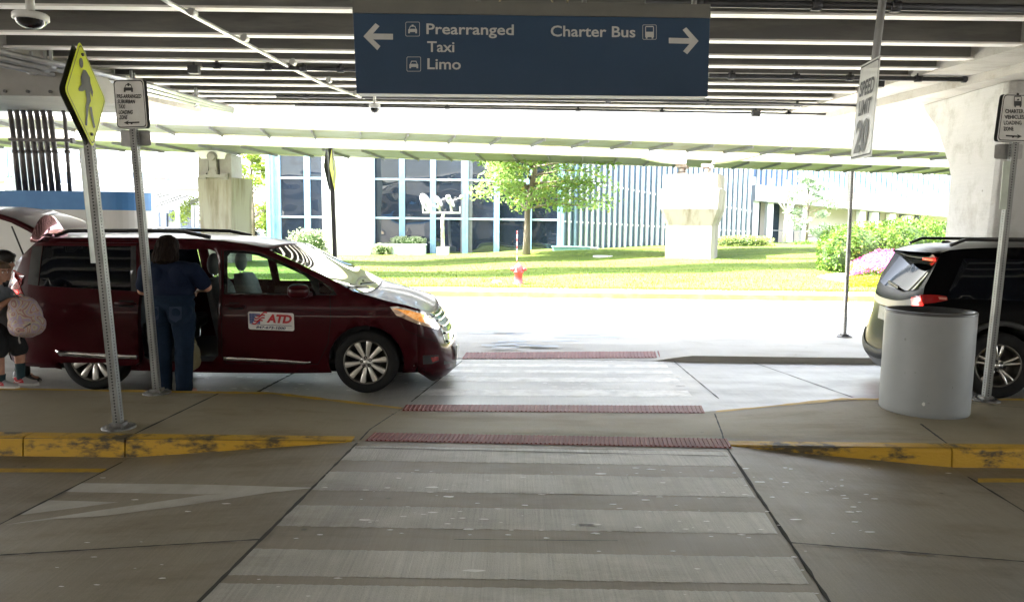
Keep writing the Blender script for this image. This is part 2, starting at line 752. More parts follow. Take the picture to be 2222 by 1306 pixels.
for u0, u1, v0, v1, yy in ((-400, 232, 1015, 1024, 0), (2122, 2500, 1037, 1046, 0)):
    g.add([PZ(u0, v0, .008), PZ(u1, v0 + 1, .008), PZ(u1 - 8 if u0 < 0 else u1, v1, .008), PZ(u0, v1, .008)], [(0, 1, 2, 3)])
structure(g.build('edge_line', YEL2, fix=False))
# chips of old marking and dried gum
g = MB()
for _ in range(170):
    a = random.random()
    if a < .7:
        u, v = random.uniform(760, 1900), random.uniform(1015, 1165)
    else:
        u, v = random.uniform(120, 2100), random.uniform(1000, 1300)
    p = PR(u, v)
    r = random.uniform(.003, .013) * (1 if random.random() < .85 else 1.9)
    k = random.randint(7, 10)
    g.add([(p.x + r * 2.6 * random.uniform(.5, 1) * math.cos(2 * math.pi * i / k), p.y + r * .8 * random.uniform(.5, 1) * math.sin(2 * math.pi * i / k), zr(p.x, p.y) + .003) for i in range(k)], [list(range(k))])
for _ in range(90):
    u, v = random.uniform(420, 1480), random.uniform(812, 850)
    p = PZ(u, v, 0)
    r = random.uniform(.006, .022)
    k = 6
    g.add([(p.x + r * 2.6 * random.uniform(.5, 1) * math.cos(2 * math.pi * i / k), p.y + r * random.uniform(.5, 1) * math.sin(2 * math.pi * i / k), .003) for i in range(k)], [list(range(k))])
structure(g.build('paint_chips', CHIP, fix=False), 'stuff')

# island 1 ------------------------------------------------------------
CL, CR = online(TL0, TL1, YK).x, online(TR0, TR1, YK).x      # crossing at the near kerb
far = [(-30, 7.33), (-6, 7.33), (-2.95, 7.26), (PZ(875, 884, .0).x, 7.26), (PZ(1535, 884, .0).x, 7.26), (4.2, 7.33), (8, 7.5), (30, 7.7)]
CFL, CFR = PZ(875, 884, 0).x, PZ(1535, 884, 0).x


def zi(x, y):
    """height of island 1: flat, with a ramp down to the far lane inside the crossing"""
    t = max(0, min(1, (y - 5.95) / 1.31))
    fl = CL + (CFL - CL) * (y - YK) / (7.26 - YK)
    fr_ = CR + (CFR - CR) * (y - YK) / (7.26 - YK)
    side = 1.0
    if x < fl:
        side = max(0, 1 - (fl - x) / 1.3)
    elif x > fr_:
        side = max(0, 1 - (x - fr_) / 1.3)
    return .15 - .143 * t * side


g = MB()
xs = sorted([-30, -12, -8, -7, -6, -5, -4.2, 30, 20, 12, 9, 8, 7, 6, 5.2] + [-3.8 + .25 * i for i in range(36)])
rows = []
for i in range(13):
    t = i / 12
    rows.append([])
    for x in xs:
        y = YK + (interp(far, x) - YK) * t
        rows[-1].append(V((x, y, zi(x, y))))
g.grid(rows, smooth=False)
g.grid([rows[-1], [V((p.x, p.y + .01, -.05)) for p in rows[-1]]], smooth=False)
structure(g.build('pavement', C_ISL))
g = MB()
for p, q in ((PZ(270, 952, .15), PZ(482, 850, .15)), (PZ(1998, 920, .15), PZ(2068, 972, .15)), (V((CL, YK, 0)), V((CFL, 7.2, 0))), (V((CR, YK, 0)), V((CFR, 7.2, 0)))):
    strip(g, p, q, .018 if abs(p.x) > 2.2 or p.y > 5.7 else .012, zi, .003)
strip(g, PZ(-300, 948, .15), PZ(750, 957, .15), .012, zi, .003)
strip(g, PZ(1600, 970, .15), PZ(2400, 973, .15), .012, zi, .003)
strip(g, PZ(1955, 862, .15), PZ(2222, 885, .15), .008, zi, .003)
structure(g.build('pavement_joints', TAR, fix=False))


def kerb(name, segs, y0, y1, top, label_mat, r=.025, base=-.1, lowtop=None):
    mb = MB()
    for x0, x1 in segs:
        prof = [(y0, base), (y0 - .012, base)]
        n = max(2, int((x1 - x0) / .25))
        rws = []
        for i in range(n + 1):
            x = x0 + (x1 - x0) * i / n
            zt = top(x)
            jig = random.uniform(-.004, .004)
            rws.append([V((x, y0 - .02, base)), V((x, y0 + jig, zt - r)), V((x, y0 + r * .3 + jig, zt - r * .3)), V((x, y0 + r + jig, zt)), V((x, y1, zt)), V((x, y1, base))])
        mb.grid(rws, smooth=False)
        mb.add(rws[0], [list(range(6))])
        mb.add(rws[-1], [list(range(6))[::-1]])
    return structure(mb.build(name, label_mat))


def topk(x):
    return .1535
kxl = [PZ(u, 953, .15).x for u in (40, 268)]
kxr = PZ(2070, 975, .15).x
kerb('kerb', [(-30, kxl[0] - 1.9), (kxl[0] - 1.89, kxl[0] - .006), (kxl[0] + .006, kxl[1] - .006), (kxl[1] + .006, CL - .06), (CR + .02, kxr - .006), (kxr + .006, kxr + 2.2), (kxr + 2.212, 30)], YK - .035, YK + .1, topk, YEL)
g = MB()
for i, (a, b) in enumerate(zip(far, far[1:])):
    if i in (3,):
        continue
    A, B = V((a[0], a[1] - .05, 0)), V((b[0], b[1] - .05, 0))
    strip(g, A, B, .085, zi, .004, 20)
structure(g.build('far_kerb_edge', YEL2, fix=False))


def tactile(name, corners, zf, label, ribs, h=.012):
    """cast red warning strip: a plate with raised ribs across it"""
    TLc, TRc, BRc, BLc = corners
    o = thing(name, label, 'tactile strip', ((TLc + BRc) / 2))
    o.location.z = zf(o.location.x, o.location.y)
    red = M('tactile_red', (0.19, 0.022, 0.012), 0.6, col2=(0.25, 0.06, 0.04), scale=7, lo=.4, hi=.7, bump=.2)
    redp = M('tactile_rib', (0.20, 0.024, 0.012), 0.6, col2=(0.36, 0.13, 0.10), scale=2.2, lo=.5, hi=.75)
    mb, m2 = MB(), MB()
    rows = []
    for i in range(31):
        a, b = TLc.lerp(TRc, i / 30), BLc.lerp(BRc, i / 30)
        rows.append([V((p.x, p.y, zf(p.x, p.y) + .004)) for p in (a, b)])
    mb.grid(rows, smooth=False)
    for i in range(ribs):
        t = (i + .5) / ribs
        w = .27 / ribs
        a0, a1, b0, b1 = TLc.lerp(TRc, t - w), TLc.lerp(TRc, t + w), BLc.lerp(BRc, t - w), BLc.lerp(BRc, t + w)
        ca, cb = a0.lerp(b0, .06), a1.lerp(b1, .06)
        da, db = a0.lerp(b0, .94), a1.lerp(b1, .94)
        z0 = lambda p, e: V((p.x, p.y, zf(p.x, p.y) + e))
        m2.hexa([z0(da, .003), z0(db, .003), z0(cb, .003), z0(ca, .003), z0(da.lerp(db, .2), h), z0(da.lerp(db, .8), h), z0(ca.lerp(cb, .8), h), z0(ca.lerp(cb, .2), h)])
    mb.build('plate', red, o, fix=False)
    m2.build('rib', redp, o)
    o.children[1]['kind'] = 'stuff'


def PI(u, v):
    z = .07
    for _ in range(14):
        p = PZ(u, v, z + .006)
        z = .5 * z + .5 * zi(p.x, p.y)
    return V((*PZ(u, v, z + .006)[:2], 0))


tactile('tactile_strip', [V((*PZ(u, v, .155)[:2], 0)) for u, v in ((812, 938), (1577, 951), (1590, 972), (791, 956))], lambda x, y: .15, 'dark red ribbed tactile strip at the near kerb, closest to the viewer', 80)
tactile('tactile_strip', [PI(u, v) for u, v in ((881, 877), (1522, 879), (1530, 896), (871, 891))], zi, 'dark red ribbed tactile strip on the far edge of the island, beside the van', 70)

# island 2 and the far kerb ----------------------------------------------
JL, JR = PZ(1000, 774, .03).x, PZ(1437, 776, .03).x


def zj(x, y):
    t = max(0, min(1, (11.0 - y) / .9))
    s_ = 1.0
    if x < JL:
        s_ = max(0, 1 - (JL - x) / 1.2)
    elif x > JR:
        s_ = max(0, 1 - (x - JR) / .25)
    return .08 - .073 * t * s_


g = MB()
xs = sorted([-40, -15, -8, -5, 40, 20, 12, 8, 6] + [-3 + .25 * i for i in range(32)])
rows = []
for y in (10.08, 10.3, 10.6, 11.0, 11.6, 12.5):
    rows.append([V((x, y, zj(x, y))) for x in xs])
g.grid(rows, smooth=False)
g.grid([[V((p.x, p.y - .03, -.05)) for p in rows[0]], rows[0]], smooth=False)
g.grid([rows[-1], [V((p.x, p.y + .01, -.05)) for p in rows[-1]]], smooth=False)
structure(g.build('far_pavement', C_FAR))
tactile('tactile_strip', [V((*PZ(u, v, .03)[:2], 0)) for u, v in ((1012, 765), (1431, 765), (1436, 775), (1002, 775))], zj, 'pale red sunlit tactile strip on the far island, farthest of the strips', 56)
g = MB()
g.add([(-70, 18.95, .15), (70, 18.95, .15), (70, 20.2, .16), (-70, 20.2, .16)], [(0, 1, 2, 3)])
structure(g.build('garden_path', C_FAR))
YELF = M('bright_kerb_yellow', (0.62, 0.42, 0.02), 0.6, col2=(0.5, 0.33, 0.05), scale=3, lo=.45, hi=.7)
kerb('garden_kerb', [(-70 + 7 * i, -63 + 7 * i - .012) for i in range(20)], 18.9, 19.1, lambda x: .156, YELF)
g = MB()
for i in range(-6, 12):
    strip(g, (i * 3.1 + .4, 19.1, .16), (i * 3.1 + .5, 20.2, .16), .015, lambda x, y: .16, .003, 3)
strip(g, PZ(1460, 782, .0), PZ(1560, 865, .0), .014, lambda x, y: 0, .003)
strip(g, PZ(1625, 783, 0), PZ(1850, 862, 0), .016, lambda x, y: 0, .003)
strip(g, PZ(1003, 783, 0), PZ(892, 872, 0), .016, lambda x, y: 0, .003)
strip(g, PZ(640, 808, 0), PZ(560, 850, 0), .03, lambda x, y: 0, .003)
structure(g.build('lane_joints', TAR, fix=False))
g = MB()
random.seed(3)
for (u, v, w, h) in ((1170, 740, 90, 6), (1090, 722, 60, 4), (1260, 728, 70, 5), (1330, 716, 50, 3), (1120, 751, 60, 4)):
    for k in range(6):
        a, b = u + random.uniform(-w, w), v + random.uniform(-h, h)
        p = PZ(a, b, 0.08)
        q = .02 + random.random() * .03
        g.add([(p.x - q * 4, p.y - q, 0.085), (p.x + q * 5, p.y - q * .6, 0.085), (p.x + q * 4, p.y + q, 0.085), (p.x - q * 4, p.y + q * .7, .085)], [(0, 1, 2, 3)])
structure(g.build('faded_blue_marking', M('faded_blue', (0.42, 0.52, 0.66), 0.6, col2=(0.5, 0.55, 0.6), scale=8), fix=False), 'stuff')

# lawn: rises to the right -------------------------------------------------
def zl(x, y):
    t = max(0, min(1, (y - 20.1) / 15))
    s_ = interp([(-30, .15), (-4, .2), (1, .45), (5, .62), (13, .85), (30, 1.0)], x)
    return .165 + s_ * t ** .8 + .03 * math.sin(x * .9 + y * .5) * min(1, t * 4)


g = MB()
rows = []
for i in range(40):
    y = 20.0 + 25 * (i / 39) ** 1.4
    rows.append([V((x, y + (.06 * math.sin(x * 7.3) + .05 * math.sin(x * 17.1) if i == 0 else 0), zl(x, y))) for x in [-45 + j * .9 for j in range(101)]])
g.grid(rows)
lawn = M('lawn_grass', (0.035, 0.08, 0.009), 0.9, col2=(0.125, 0.15, 0.03), scale=.8, lo=.3, hi=.7, bump=1.0, bscale=60, stretch=(.6, 1.6, 1), spec=.15, detail=12)
structure(g.build('lawn', lawn))
g = MB()
random.seed(11)
for _ in range(16000):
    x = random.uniform(-11, 16)
    y = 20.0 + abs(random.gauss(0, 1)) * 3.2 if random.random() < .65 else random.uniform(20, 36)
    z = zl(x, y)
    a = random.uniform(0, math.pi)
    h = random.uniform(.03, .075)
    w = random.uniform(.008, .02)
    dx, dy = math.cos(a) * w, math.sin(a) * w
    lx, ly = random.uniform(-.04, .04), random.uniform(-.04, .04)
    g.add([(x - dx, y - dy, z - .01), (x + dx, y + dy, z - .01), (x + lx, y + ly, z + h)], [(0, 1, 2)])
for _ in range(5000):
    x = random.uniform(-9, 14)
    y = 20.0 + random.gauss(.02, .07)
    a = random.uniform(0, math.pi)
    h = random.uniform(.03, .11)
    w = random.uniform(.008, .02)
    dx, dy = math.cos(a) * w, math.sin(a) * w
    g.add([(x - dx, y - dy, .155), (x + dx, y + dy, .155), (x + random.uniform(-.05, .05), y + random.uniform(-.09, .03), .16 + h)], [(0, 1, 2)])
structure(g.build('grass_tufts', leafmat('grass_blade', (0.07, 0.14, 0.01), (0.17, 0.21, 0.03)), fix=False), 'stuff')

# ------------------------------------------------------------------ elevated deck overhead
HB = CAMH + 2.37                         # underside of the beams
deck = thing('elevated_deck', 'dark elevated road deck overhead on rows of pale flanged beams', 'overpass', (0, 6, HB))
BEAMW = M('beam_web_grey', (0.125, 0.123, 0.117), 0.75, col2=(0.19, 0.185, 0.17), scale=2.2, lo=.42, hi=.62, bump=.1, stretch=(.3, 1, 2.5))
BEAMF = M('beam_flange_lit_pale', (0.82, 0.80, 0.76), 0.5, col2=(0.55, 0.47, 0.36), scale=1.1, lo=.58, hi=.72, stretch=(.4, 3, 1))  # near-white against the dark webs: the lit undersides are put into the colour
CONC_CAP = concrete('cap_concrete', (0.36, 0.345, 0.31), (0.46, 0.44, 0.40), (0.6, 0.55, 0.47), 0.75, 0.85, streak=.1)
CONC_PIER = concrete('pier_concrete', (0.42, 0.415, 0.40), (0.50, 0.495, 0.48), (0.6, 0.57, 0.5), 0.75, 0.9, streak=.15)
vb = [34, 91, 123, 145, 163, 182, 197, 212, 222, 232]
ys = []
for v in vb:
    p = PY(1560, v, 10)
    ys.append(10 * 2.37 / (p.z - CAMH))
ys = [-6, -5.2, -4.4, -3.6, -2.8, -2, -1.2, -.4, .4, 1.2, 2, 2.8, 3.6, 4.4, 5.2, 6.0, 6.75, 7.5] + ys + [ys[-1] + .55]
YEND = ys[-1] + .25


def capx(y, s):
    """inner edges of the two cap beams, which are a little askew to the road"""
    if s > 0:
        return 6.55 + (5.72 - 6.55) * (y - 9) / 5
    return -7.15 + (-5.95 + 7.15) * (y - 10) / 5
m = MB()
m.box(-40, 40, -7, YEND, HB + .95, HB + 1.3)
m.build('slab', M('deck_slab_grey', (0.22, 0.215, 0.20), .8, scale=2), deck)
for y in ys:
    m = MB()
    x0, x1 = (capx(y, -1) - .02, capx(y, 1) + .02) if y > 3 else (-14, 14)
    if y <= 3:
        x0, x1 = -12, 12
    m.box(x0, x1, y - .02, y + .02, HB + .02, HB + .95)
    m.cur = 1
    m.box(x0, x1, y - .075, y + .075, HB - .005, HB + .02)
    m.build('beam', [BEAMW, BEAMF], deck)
m = MB()
A = lambda y, dx=0, z=HB - .06: V((capx(y, 1) + dx, y, z))
# right cap: a low sloped soffit band, then the deep cap
def capband(m, pts, z0, z1):
    n = len(pts)
    m.add([V((x, y, z0)) for x, y in pts] + [V((x, y, z1)) for x, y in pts], [list(range(n)), list(range(n, 2 * n))[::-1]] + [(i, (i + 1) % n, n + (i + 1) % n, n + i) for i in range(n)])
capband(m, [(capx(3, 1), 3), (14, 3), (14, YEND), (capx(YEND, 1), YEND)], HB - .03, HB + .95)
capband(m, [(capx(8, 1) + .75, 8), (13.9, 8), (13.9, YEND - .1), (capx(YEND, 1) + .75, YEND - .1)], HB - .16, HB - .03)
m.build('cap_beam', CONC_CAP, deck)
m = MB()
capband(m, [(-14, 3), (capx(3, -1), 3), (capx(YEND, -1), YEND), (-14, YEND)], HB - .03, HB + .95)
capband(m, [(-13.9, 8), (capx(8, -1) - .6, 8), (capx(YEND, -1) - .6, YEND - .1), (-13.9, YEND - .1)], HB - .14, HB - .03)
m.build('cap_beam', CONC_CAP, deck)
# right hammerhead pier: straight front, the back edge flares out at the top
m = MB()
zc = HB - .16
YF = 11.1
xp = PY(2150, 530, YF).x
prof = [(12.35, .1), (12.35, 1.6), (12.38, 2.75), (12.55, 3.05), (12.95, 3.6), (13.35, zc - .12), (13.45, zc)]
row = []
for y, z in prof:
    lean = (z - 1.6) * .035
    ch = .12
    x = xp + lean
    x2 = x + 2.6
    row.append([V((x + ch, YF, z)), V((x + .03, YF + .04, z)), V((x, YF + ch, z)), V((x - .02, y - .1, z)), V((x + .04, y, z)), V((x2, y, z)), V((x2, YF, z))])
m.grid(row, True, False)
m.add(row[0], [list(range(7))[::-1]])
m.add(row[-1], [list(range(7))])
pier = m.build('pier', CONC_PIER, deck, bevel=.015)
# left drop beam that closes the view, dark front
m = MB()
pl, pr_ = PY(-160, 150, 11), PY(196, 210, 11)
m.box(pl.x - 3, pr_.x, 11, 12.6, PY(100, 209, 11).z, HB - .14)
m.build('drop_beam', M('drop_beam_grey', (0.22, 0.215, 0.20), .8, col2=(.28, .27, .25), scale=2), deck)
for i in range(9):
    g = MB()
    x = pl.x + 0.15 + i * .33
    zz = PY(100, 209, 11).z
    g.tube([(x, 10.97, zz + .06), (x, 11.02, zz + .06)], .025, 6)
    g.build('bolt', M('bolt_dark', (.06, .06, .06), .5, .5), deck)

# unseen terminal wall, added behind the camera to cut the light under the deck
tm = thing('terminal_light_block', 'unseen dull brown terminal wall with wide windows, added to shape the light under the deck', 'building', (0, -11, 0))
m = MB()
m.box(-30, 30, -12, -11, 0, 9)
m.build('wall', M('light_block_wall', (.22, .195, .155), .8, scale=1), tm)
for i in range(9):
    m = MB()
    m.box(-27 + 6 * i, -22.5 + 6 * i, -11, -10.95, .2, 3.2)
    m.build('window', M('light_block_glass', (.05, .05, .05), .1), tm)
# pipes and lamps under the deck ------------------------------------------
DARKM = M('conduit_dark', (0.05, 0.05, 0.055), .5, .4, scale=8)
PALEM = M('conduit_pale', (0.62, 0.62, 0.6), .35, .3, scale=8)
SILV = M('conduit_silver', (0.5, 0.51, 0.52), .3, .7, scale=8)


def conduit(label, pts, r, mat, couplers=0, sag=0):
    P = [V(p) for p in pts]
    o = thing('conduit', label, 'conduit', P[0])
    m = MB()
    m.tube(P, r, 8)
    m.build('pipe', mat, o)
    n = 0
    L_ = (P[-1] - P[0])
    for k in range(couplers):
        c = P[0] + L_ * ((k + .5 + random.uniform(-.2, .2)) / couplers)
        d = L_.normalized()
        m = MB()
        m.tube([c - d * .05, c + d * .05], r * 1.45, 8)
        m.box(c.x - .02, c.x + .02, c.y - .015, c.y + .015, c.z, HB + .01)
        m.build('clamp', mat, o)
    return o


def atz(u, v, z):
    p = PY(u, v, 10)
    y = 10 * (z - CAMH) / (p.z - CAMH)
    return PY(u, v, y)


conduit('thick dark conduit run along a beam left of the blue hanging sign', [atz(440, 142, HB - .07), atz(775, 152, HB - .07)], .035, DARKM, 4)
conduit('thick dark conduit run along a beam between the blue sign and the right pier', [atz(1538, 165, HB - .07), atz(2300, 176, HB - .07)], .035, DARKM, 6)
conduit('thin dark conduit under the last beams, lower edge of the blue sign', [atz(600, 210, HB - .06), atz(1420, 219, HB - .06), atz(1998, 233, HB - .06)], .025, DARKM, 7)
conduit('lowest thin dark conduit along the outer edge of the deck', [atz(640, 229, HB - .06), atz(1480, 243, HB - .06), atz(2005, 252, HB - .06)], .022, DARKM, 6)
conduit('black conduit along the nearest beam at the top right', [atz(1400, 6, HB - .07), atz(2330, 22, HB - .07)], .04, DARKM, 4)
conduit('long pale conduit slanting across the beams above the taxi sign', [atz(330, -16, HB - .05), atz(370, 8, HB - .05), atz(640, 152, HB - .05), atz(700, 182, HB - .05), atz(790, 213, HB - .05)], .028, PALEM, 5)
for k, (dv, lab) in enumerate(((0, 'upper'), (14, 'middle'), (28, 'lower'))):
    conduit('%s silver conduit of the bundle under the left cap beam' % lab, [atz(-60, 100 + dv * 1.0, HB - .2 - .03 * k), atz(300, 178 + dv * .75, HB - .2 - .03 * k), atz(505, 236 + dv * .25, HB - .2 - .03 * k)], .04, SILV, 3)
for u, v, lab in ((421, 152, 'left of the blue sign'), (1905, 182, 'beside the speed limit sign'), (1640, 247, 'right of the blue sign at the deck edge')):
    c = atz(u, v, HB - .1)
    o = thing('junction_box', 'small dark junction box on the conduit %s' % lab, 'junction box', c)
    m = MB()
    m.obox(c, (.08, .06, .06), ((1, 0, 0), (0, 1, 0), (0, 0, 1)))
    m.build('box', DARKM, o, bevel=.01)
    m = MB()
    m.tube([c + V((0, 0, .05)), c + V((0, 0, .14))], .02, 6)
    m.build('stem', DARKM, o)


def dome_camera(u, vtop, vbot, du, Y, label):
    c = PY(u, (vtop + vbot) / 2, Y)
    s_ = Y / F
    rr = du / 2 * s_
    h = (vbot - vtop) * s_
    o = thing('dome_camera', label, 'security camera', c)
    T = Matrix.Translation(c)
    m = MB()
    m.lathe([(0, .42 * h), (rr * .25, .42 * h), (rr * .9, .38 * h), (rr, .28 * h), (rr * 1.0, -.02 * h), (rr * .88, -.1 * h), (0, -.1 * h)], 28, T)
    m.build('housing', M('camera_white', (.6, .6, .58), .4), o)
    m = MB()
    m.lathe([(rr * .85, -.1 * h), (rr * .78, -.3 * h), (rr * .55, -.5 * h), (rr * .25, -.6 * h), (0, -.62 * h)], 24, T)
    m.build('dome', M('smoked_dome', (.02, .02, .022), .06, spec=.8), o)
    m = MB()
    m.tube([c + V((0, 0, .4 * h)), V((c.x - .01, c.y, HB + .9))], rr * .26, 10)
    m.build('stem', M('camera_white', (.6, .6, .58), .4), o)


dome_camera(67, 27, 58, 69, 7, 'white dome security camera hanging from the deck at the top left')
dome_camera(813, 224, 244, 24, 13.6, 'small white dome security camera under the deck edge below the blue sign')
# ------------------------------------------------------------------ elevated guideway: two steel box girders
WSTEEL = M('white_painted_steel', (0.72, 0.71, 0.68), 0.5, col2=(0.50, 0.36, 0.19), scale=.9, lo=.58, hi=.78, stretch=(.5, .5, 3), bump=.05)
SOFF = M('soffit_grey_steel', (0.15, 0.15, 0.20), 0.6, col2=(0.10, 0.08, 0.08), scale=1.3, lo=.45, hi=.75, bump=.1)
FLNG = M('flange_cream', (0.48, 0.465, 0.42), 0.55, col2=(0.34, 0.28, 0.18), scale=1.5, lo=.4, hi=.7)
ZG = 4.6
G0, G1 = atz(740, 282, ZG), atz(2020, 328, ZG)
gd = V((G1.x - G0.x, G1.y - G0.y, 0)).normalized()
gn = V((-gd.y, gd.x, 0))
guide = thing('guideway', 'white steel elevated guideway crossing beyond the dark road deck, on two concrete piers', 'guideway', (G0.x, G0.y, ZG))


def GP(t, n, z):
    return V((G0.x, G0.y, 0)) + gd * t + gn * n + V((0, 0, z))


def girder(n0, wdt, zb, slope_rib):
    m = MB()
    m.hexa([GP(-26, n0 + .02, zb + .02), GP(34, n0 + .02, zb + .02), GP(34, n0 + wdt - .02, zb + .02), GP(-26, n0 + wdt - .02, zb + .02),
            GP(-26, n0 + .02, zb + 1.75), GP(34, n0 + .02, zb + 1.75), GP(34, n0 + wdt - .02, zb + 1.75), GP(-26, n0 + wdt - .02, zb + 1.75)])
    gi = m.build('girder', WSTEEL, guide)
    for k, nn in enumerate((n0, n0 + wdt)):
        m = MB()
        m.hexa([GP(-26, nn - .12, zb - .02), GP(34, nn - .12, zb - .02), GP(34, nn + .12, zb - .02), GP(-26, nn + .12, zb - .02),
                GP(-26, nn - .12, zb + .019), GP(34, nn - .12, zb + .019), GP(34, nn + .12, zb + .019), GP(-26, nn + .12, zb + .019)])
        m.build('flange', FLNG, gi)
    m = MB()
    m.hexa([GP(-26, n0 + .13, zb + .0), GP(34, n0 + .13, zb + .0), GP(34, n0 + wdt - .13, zb + .0), GP(-26, n0 + wdt - .13, zb + .0),
            GP(-26, n0 + .13, zb + .03), GP(34, n0 + .13, zb + .03), GP(34, n0 + wdt - .13, zb + .03), GP(-26, n0 + wdt - .13, zb + .03)])
    t = -25
    while t < 33:
        a, b = GP(t, n0 + .13, zb - .05), GP(t + slope_rib, n0 + wdt - .13, zb - .05)
        m.bar(a, b, .03, .1)
        t += 1.42
    m.build('soffit', SOFF, gi)
    for tj in (-13, -1.2, 9.6, 20):
        m = MB()
        m.hexa([GP(tj - .4, n0 - .0, zb + .25), GP(tj + .4, n0 - .0, zb + .25), GP(tj + .4, n0 + .03, zb + .25), GP(tj - .4, n0 + .03, zb + .25),
                GP(tj - .4, n0 - .0, zb + 1.5), GP(tj + .4, n0 - .0, zb + 1.5), GP(tj + .4, n0 + .03, zb + 1.5), GP(tj - .4, n0 + .03, zb + 1.5)])
        for i in range(6):
            for j in range(9):
                c = GP(tj - .33 + i * .13, n0 - .012, zb + .33 + j * .135)
                m.obox(c, (.022, .015, .022), (gd, gn, (0, 0, 1)))
        m.build('splice_plate', WSTEEL, gi)
    return gi


girder(0, 2.35, ZG, 0.0)
girder(5.4, 3.5, ZG, .9)
for n0 in (-.06, 5.33):
    m = MB()
    m.tube([GP(-26 + 3 * i, n0, ZG + .06) for i in range(21)], .03, 6)
    m.build('cable_pipe', FLNG, guide)
# weathered concrete with vertical runs
def stained(name, c, dark, sc):
    return M(name, c, 0.8, col2=dark, scale=sc, lo=.47, hi=.7, stretch=(1, 1, .12), bump=.15, bscale=25, detail=10)


PIERW = stained('guideway_pier_concrete', (0.225, 0.208, 0.175), (0.10, 0.074, 0.045), 2.2)
# right pier: flared top block on a square shaft, one corner towards the viewer
base = PY(1500, 568, 30)
zt = PY(1500, 382, 30).z
zp = zl(base.x, base.y)
ax = V((math.cos(R(-20)), math.sin(R(-20)), 0))
ay = V((-ax.y, ax.x, 0))
m = MB()


def sect(z, hx, hy, ch=.12, sx=0.0):
    out = []
    for sxx, syy in ((-1, -1), (1, -1), (1, 1), (-1, 1)):
        for a, b in ((ch, 0), (0, ch)) if sxx * syy < 0 else ((0, ch), (ch, 0)):
            p = V((base.x, base.y, z)) + ax * (sxx * (hx - a) + sx) + ay * (syy * (hy - b))
            out.append(p)
    return out


def zpx(v):
    return PY(1500, v, 30).z


lay = [(zp - .3, .95, .9), (zpx(490), .95, .9), (zpx(455), 1.16, 1.08), (zpx(413), 1.2, 1.1), (zpx(412), 1.12, 1.0), (zt, 1.12, 1.0)]
rows = [sect(z, a, b) for z, a, b in lay]
m.grid(rows, True, False)
m.add(rows[-1], [list(range(8))])
pr = m.build('pier', PIERW, guide)
for a, b in ((-.5, -.3), (.5, -.3), (-.5, .5), (.5, .5)):
    m = MB()
    c = V((base.x, base.y, zt)) + ax * a + ay * b
    m.obox(c + V((0, 0, .05)), (.26, .2, .05), (ax, ay, (0, 0, 1)))
    m.tube([c + V((0, 0, .1)), c + V((0, 0, .34))], .1, 10)
    m.obox(c + V((0, 0, .38)), (.2, .16, .06), (ax, ay, (0, 0, 1)))
    m.build('bearing', M('bearing_steel', (.34, .34, .33), .5, .3, col2=(.2, .12, .07), scale=5), pr)
# bracket arms that curve down to the bearings
for s_, col in ((-1, WSTEEL), (1, M('bracket_green', (.30, .36, .22), .5, col2=(.45, .42, .33), scale=2))):
    m = MB()
    rows = []
    for i in range(9):
        t = i / 8
        c = V((base.x, base.y, 0)) + ax * s_ * (.55 + 2.1 * t) + V((0, 0, zt + .42 + (ZG - zt - .3) * t ** 1.9))
        c.y -= .7
        rows.append([c + V((0, -.25, 0)), c + V((0, .25, 0)), c + V((0, .25, .16)), c + V((0, -.25, .16))])
    m.grid(rows, True, True)
    m.build('bracket', col, pr)
# left pier with its pin bearing
bl = PY(470, 520, 29)
zt2 = PY(470, 385, 29).z
m = MB()
hw2 = (503 - 430) / 2 / F * 29
cxl = PY(467, 450, 29).x
prof = [(-.2, hw2 * .88), (2.2, hw2 * .92), (zt2 - .45, hw2 * .98), (zt2, hw2)]
rows = []
for z, h in prof:
    rows.append([V((cxl - h, 29, z)), V((cxl + h, 29, z)), V((cxl + h + .35, 30.3, z)), V((cxl - h + .35, 30.3, z))])
m.grid(rows, True, False)
m.add(rows[-1], [[0, 1, 2, 3]])
pl2 = m.build('pier', PIERW, guide)
m = MB()
m.box(cxl - hw2 * .95, cxl - hw2 * .38, 29.05, 30.2, zt2, PY(470, 334, 29).z)
m.box(cxl + hw2 * .3, cxl + hw2 * .98, 29.05, 30.2, zt2, PY(470, 334, 29).z)
m.box(cxl - hw2 * .38, cxl + hw2 * .3, 29.5, 30.15, zt2, PY(470, 334, 29).z)
m.box(cxl - hw2 * .8, cxl + hw2 * .75, 28.85, 29.2, zt2 - .02, zt2 + .1)
c0 = PY(462, 376, 28.9)
c1 = PY(459, 340, 28.9)
for c in (c0, c1):
    m.tube([c, c + V((0, .3, 0))], .19, 18, smooth=False)
    m.tube([c + V((0, -.05, 0)), c], .16, 6)
m.bar(c0 + V((0, .12, 0)), c1 + V((0, .12, 0)), .3, .2, (0, 1, 0))
for dx in (-.42, .42):
    m.obox(c0 + V((dx, .1, -.12)), (.14, .1, .12), ((1, 0, 0), (0, 1, 0), (0, 0, 1)))
m.build('bearing', M('bearing_pale', (.20, .195, .18), .5, .2, col2=(.16, .145, .12), scale=2), pl2)
m = MB()
rows = []
for z, h, dx in ((PY(470, 345, 29).z, .45, -.05), (PY(470, 300, 29).z, .95, -.25), (ZG + .3, 1.1, -.25)):
    rows.append([V((cxl + dx - h, 29.0, z)), V((cxl + dx + h, 29.0, z)), V((cxl + dx + h, 30.1, z)), V((cxl + dx - h, 30.1, z))])
m.grid(rows, True, False)
m.build('bracket', WSTEEL, pl2)

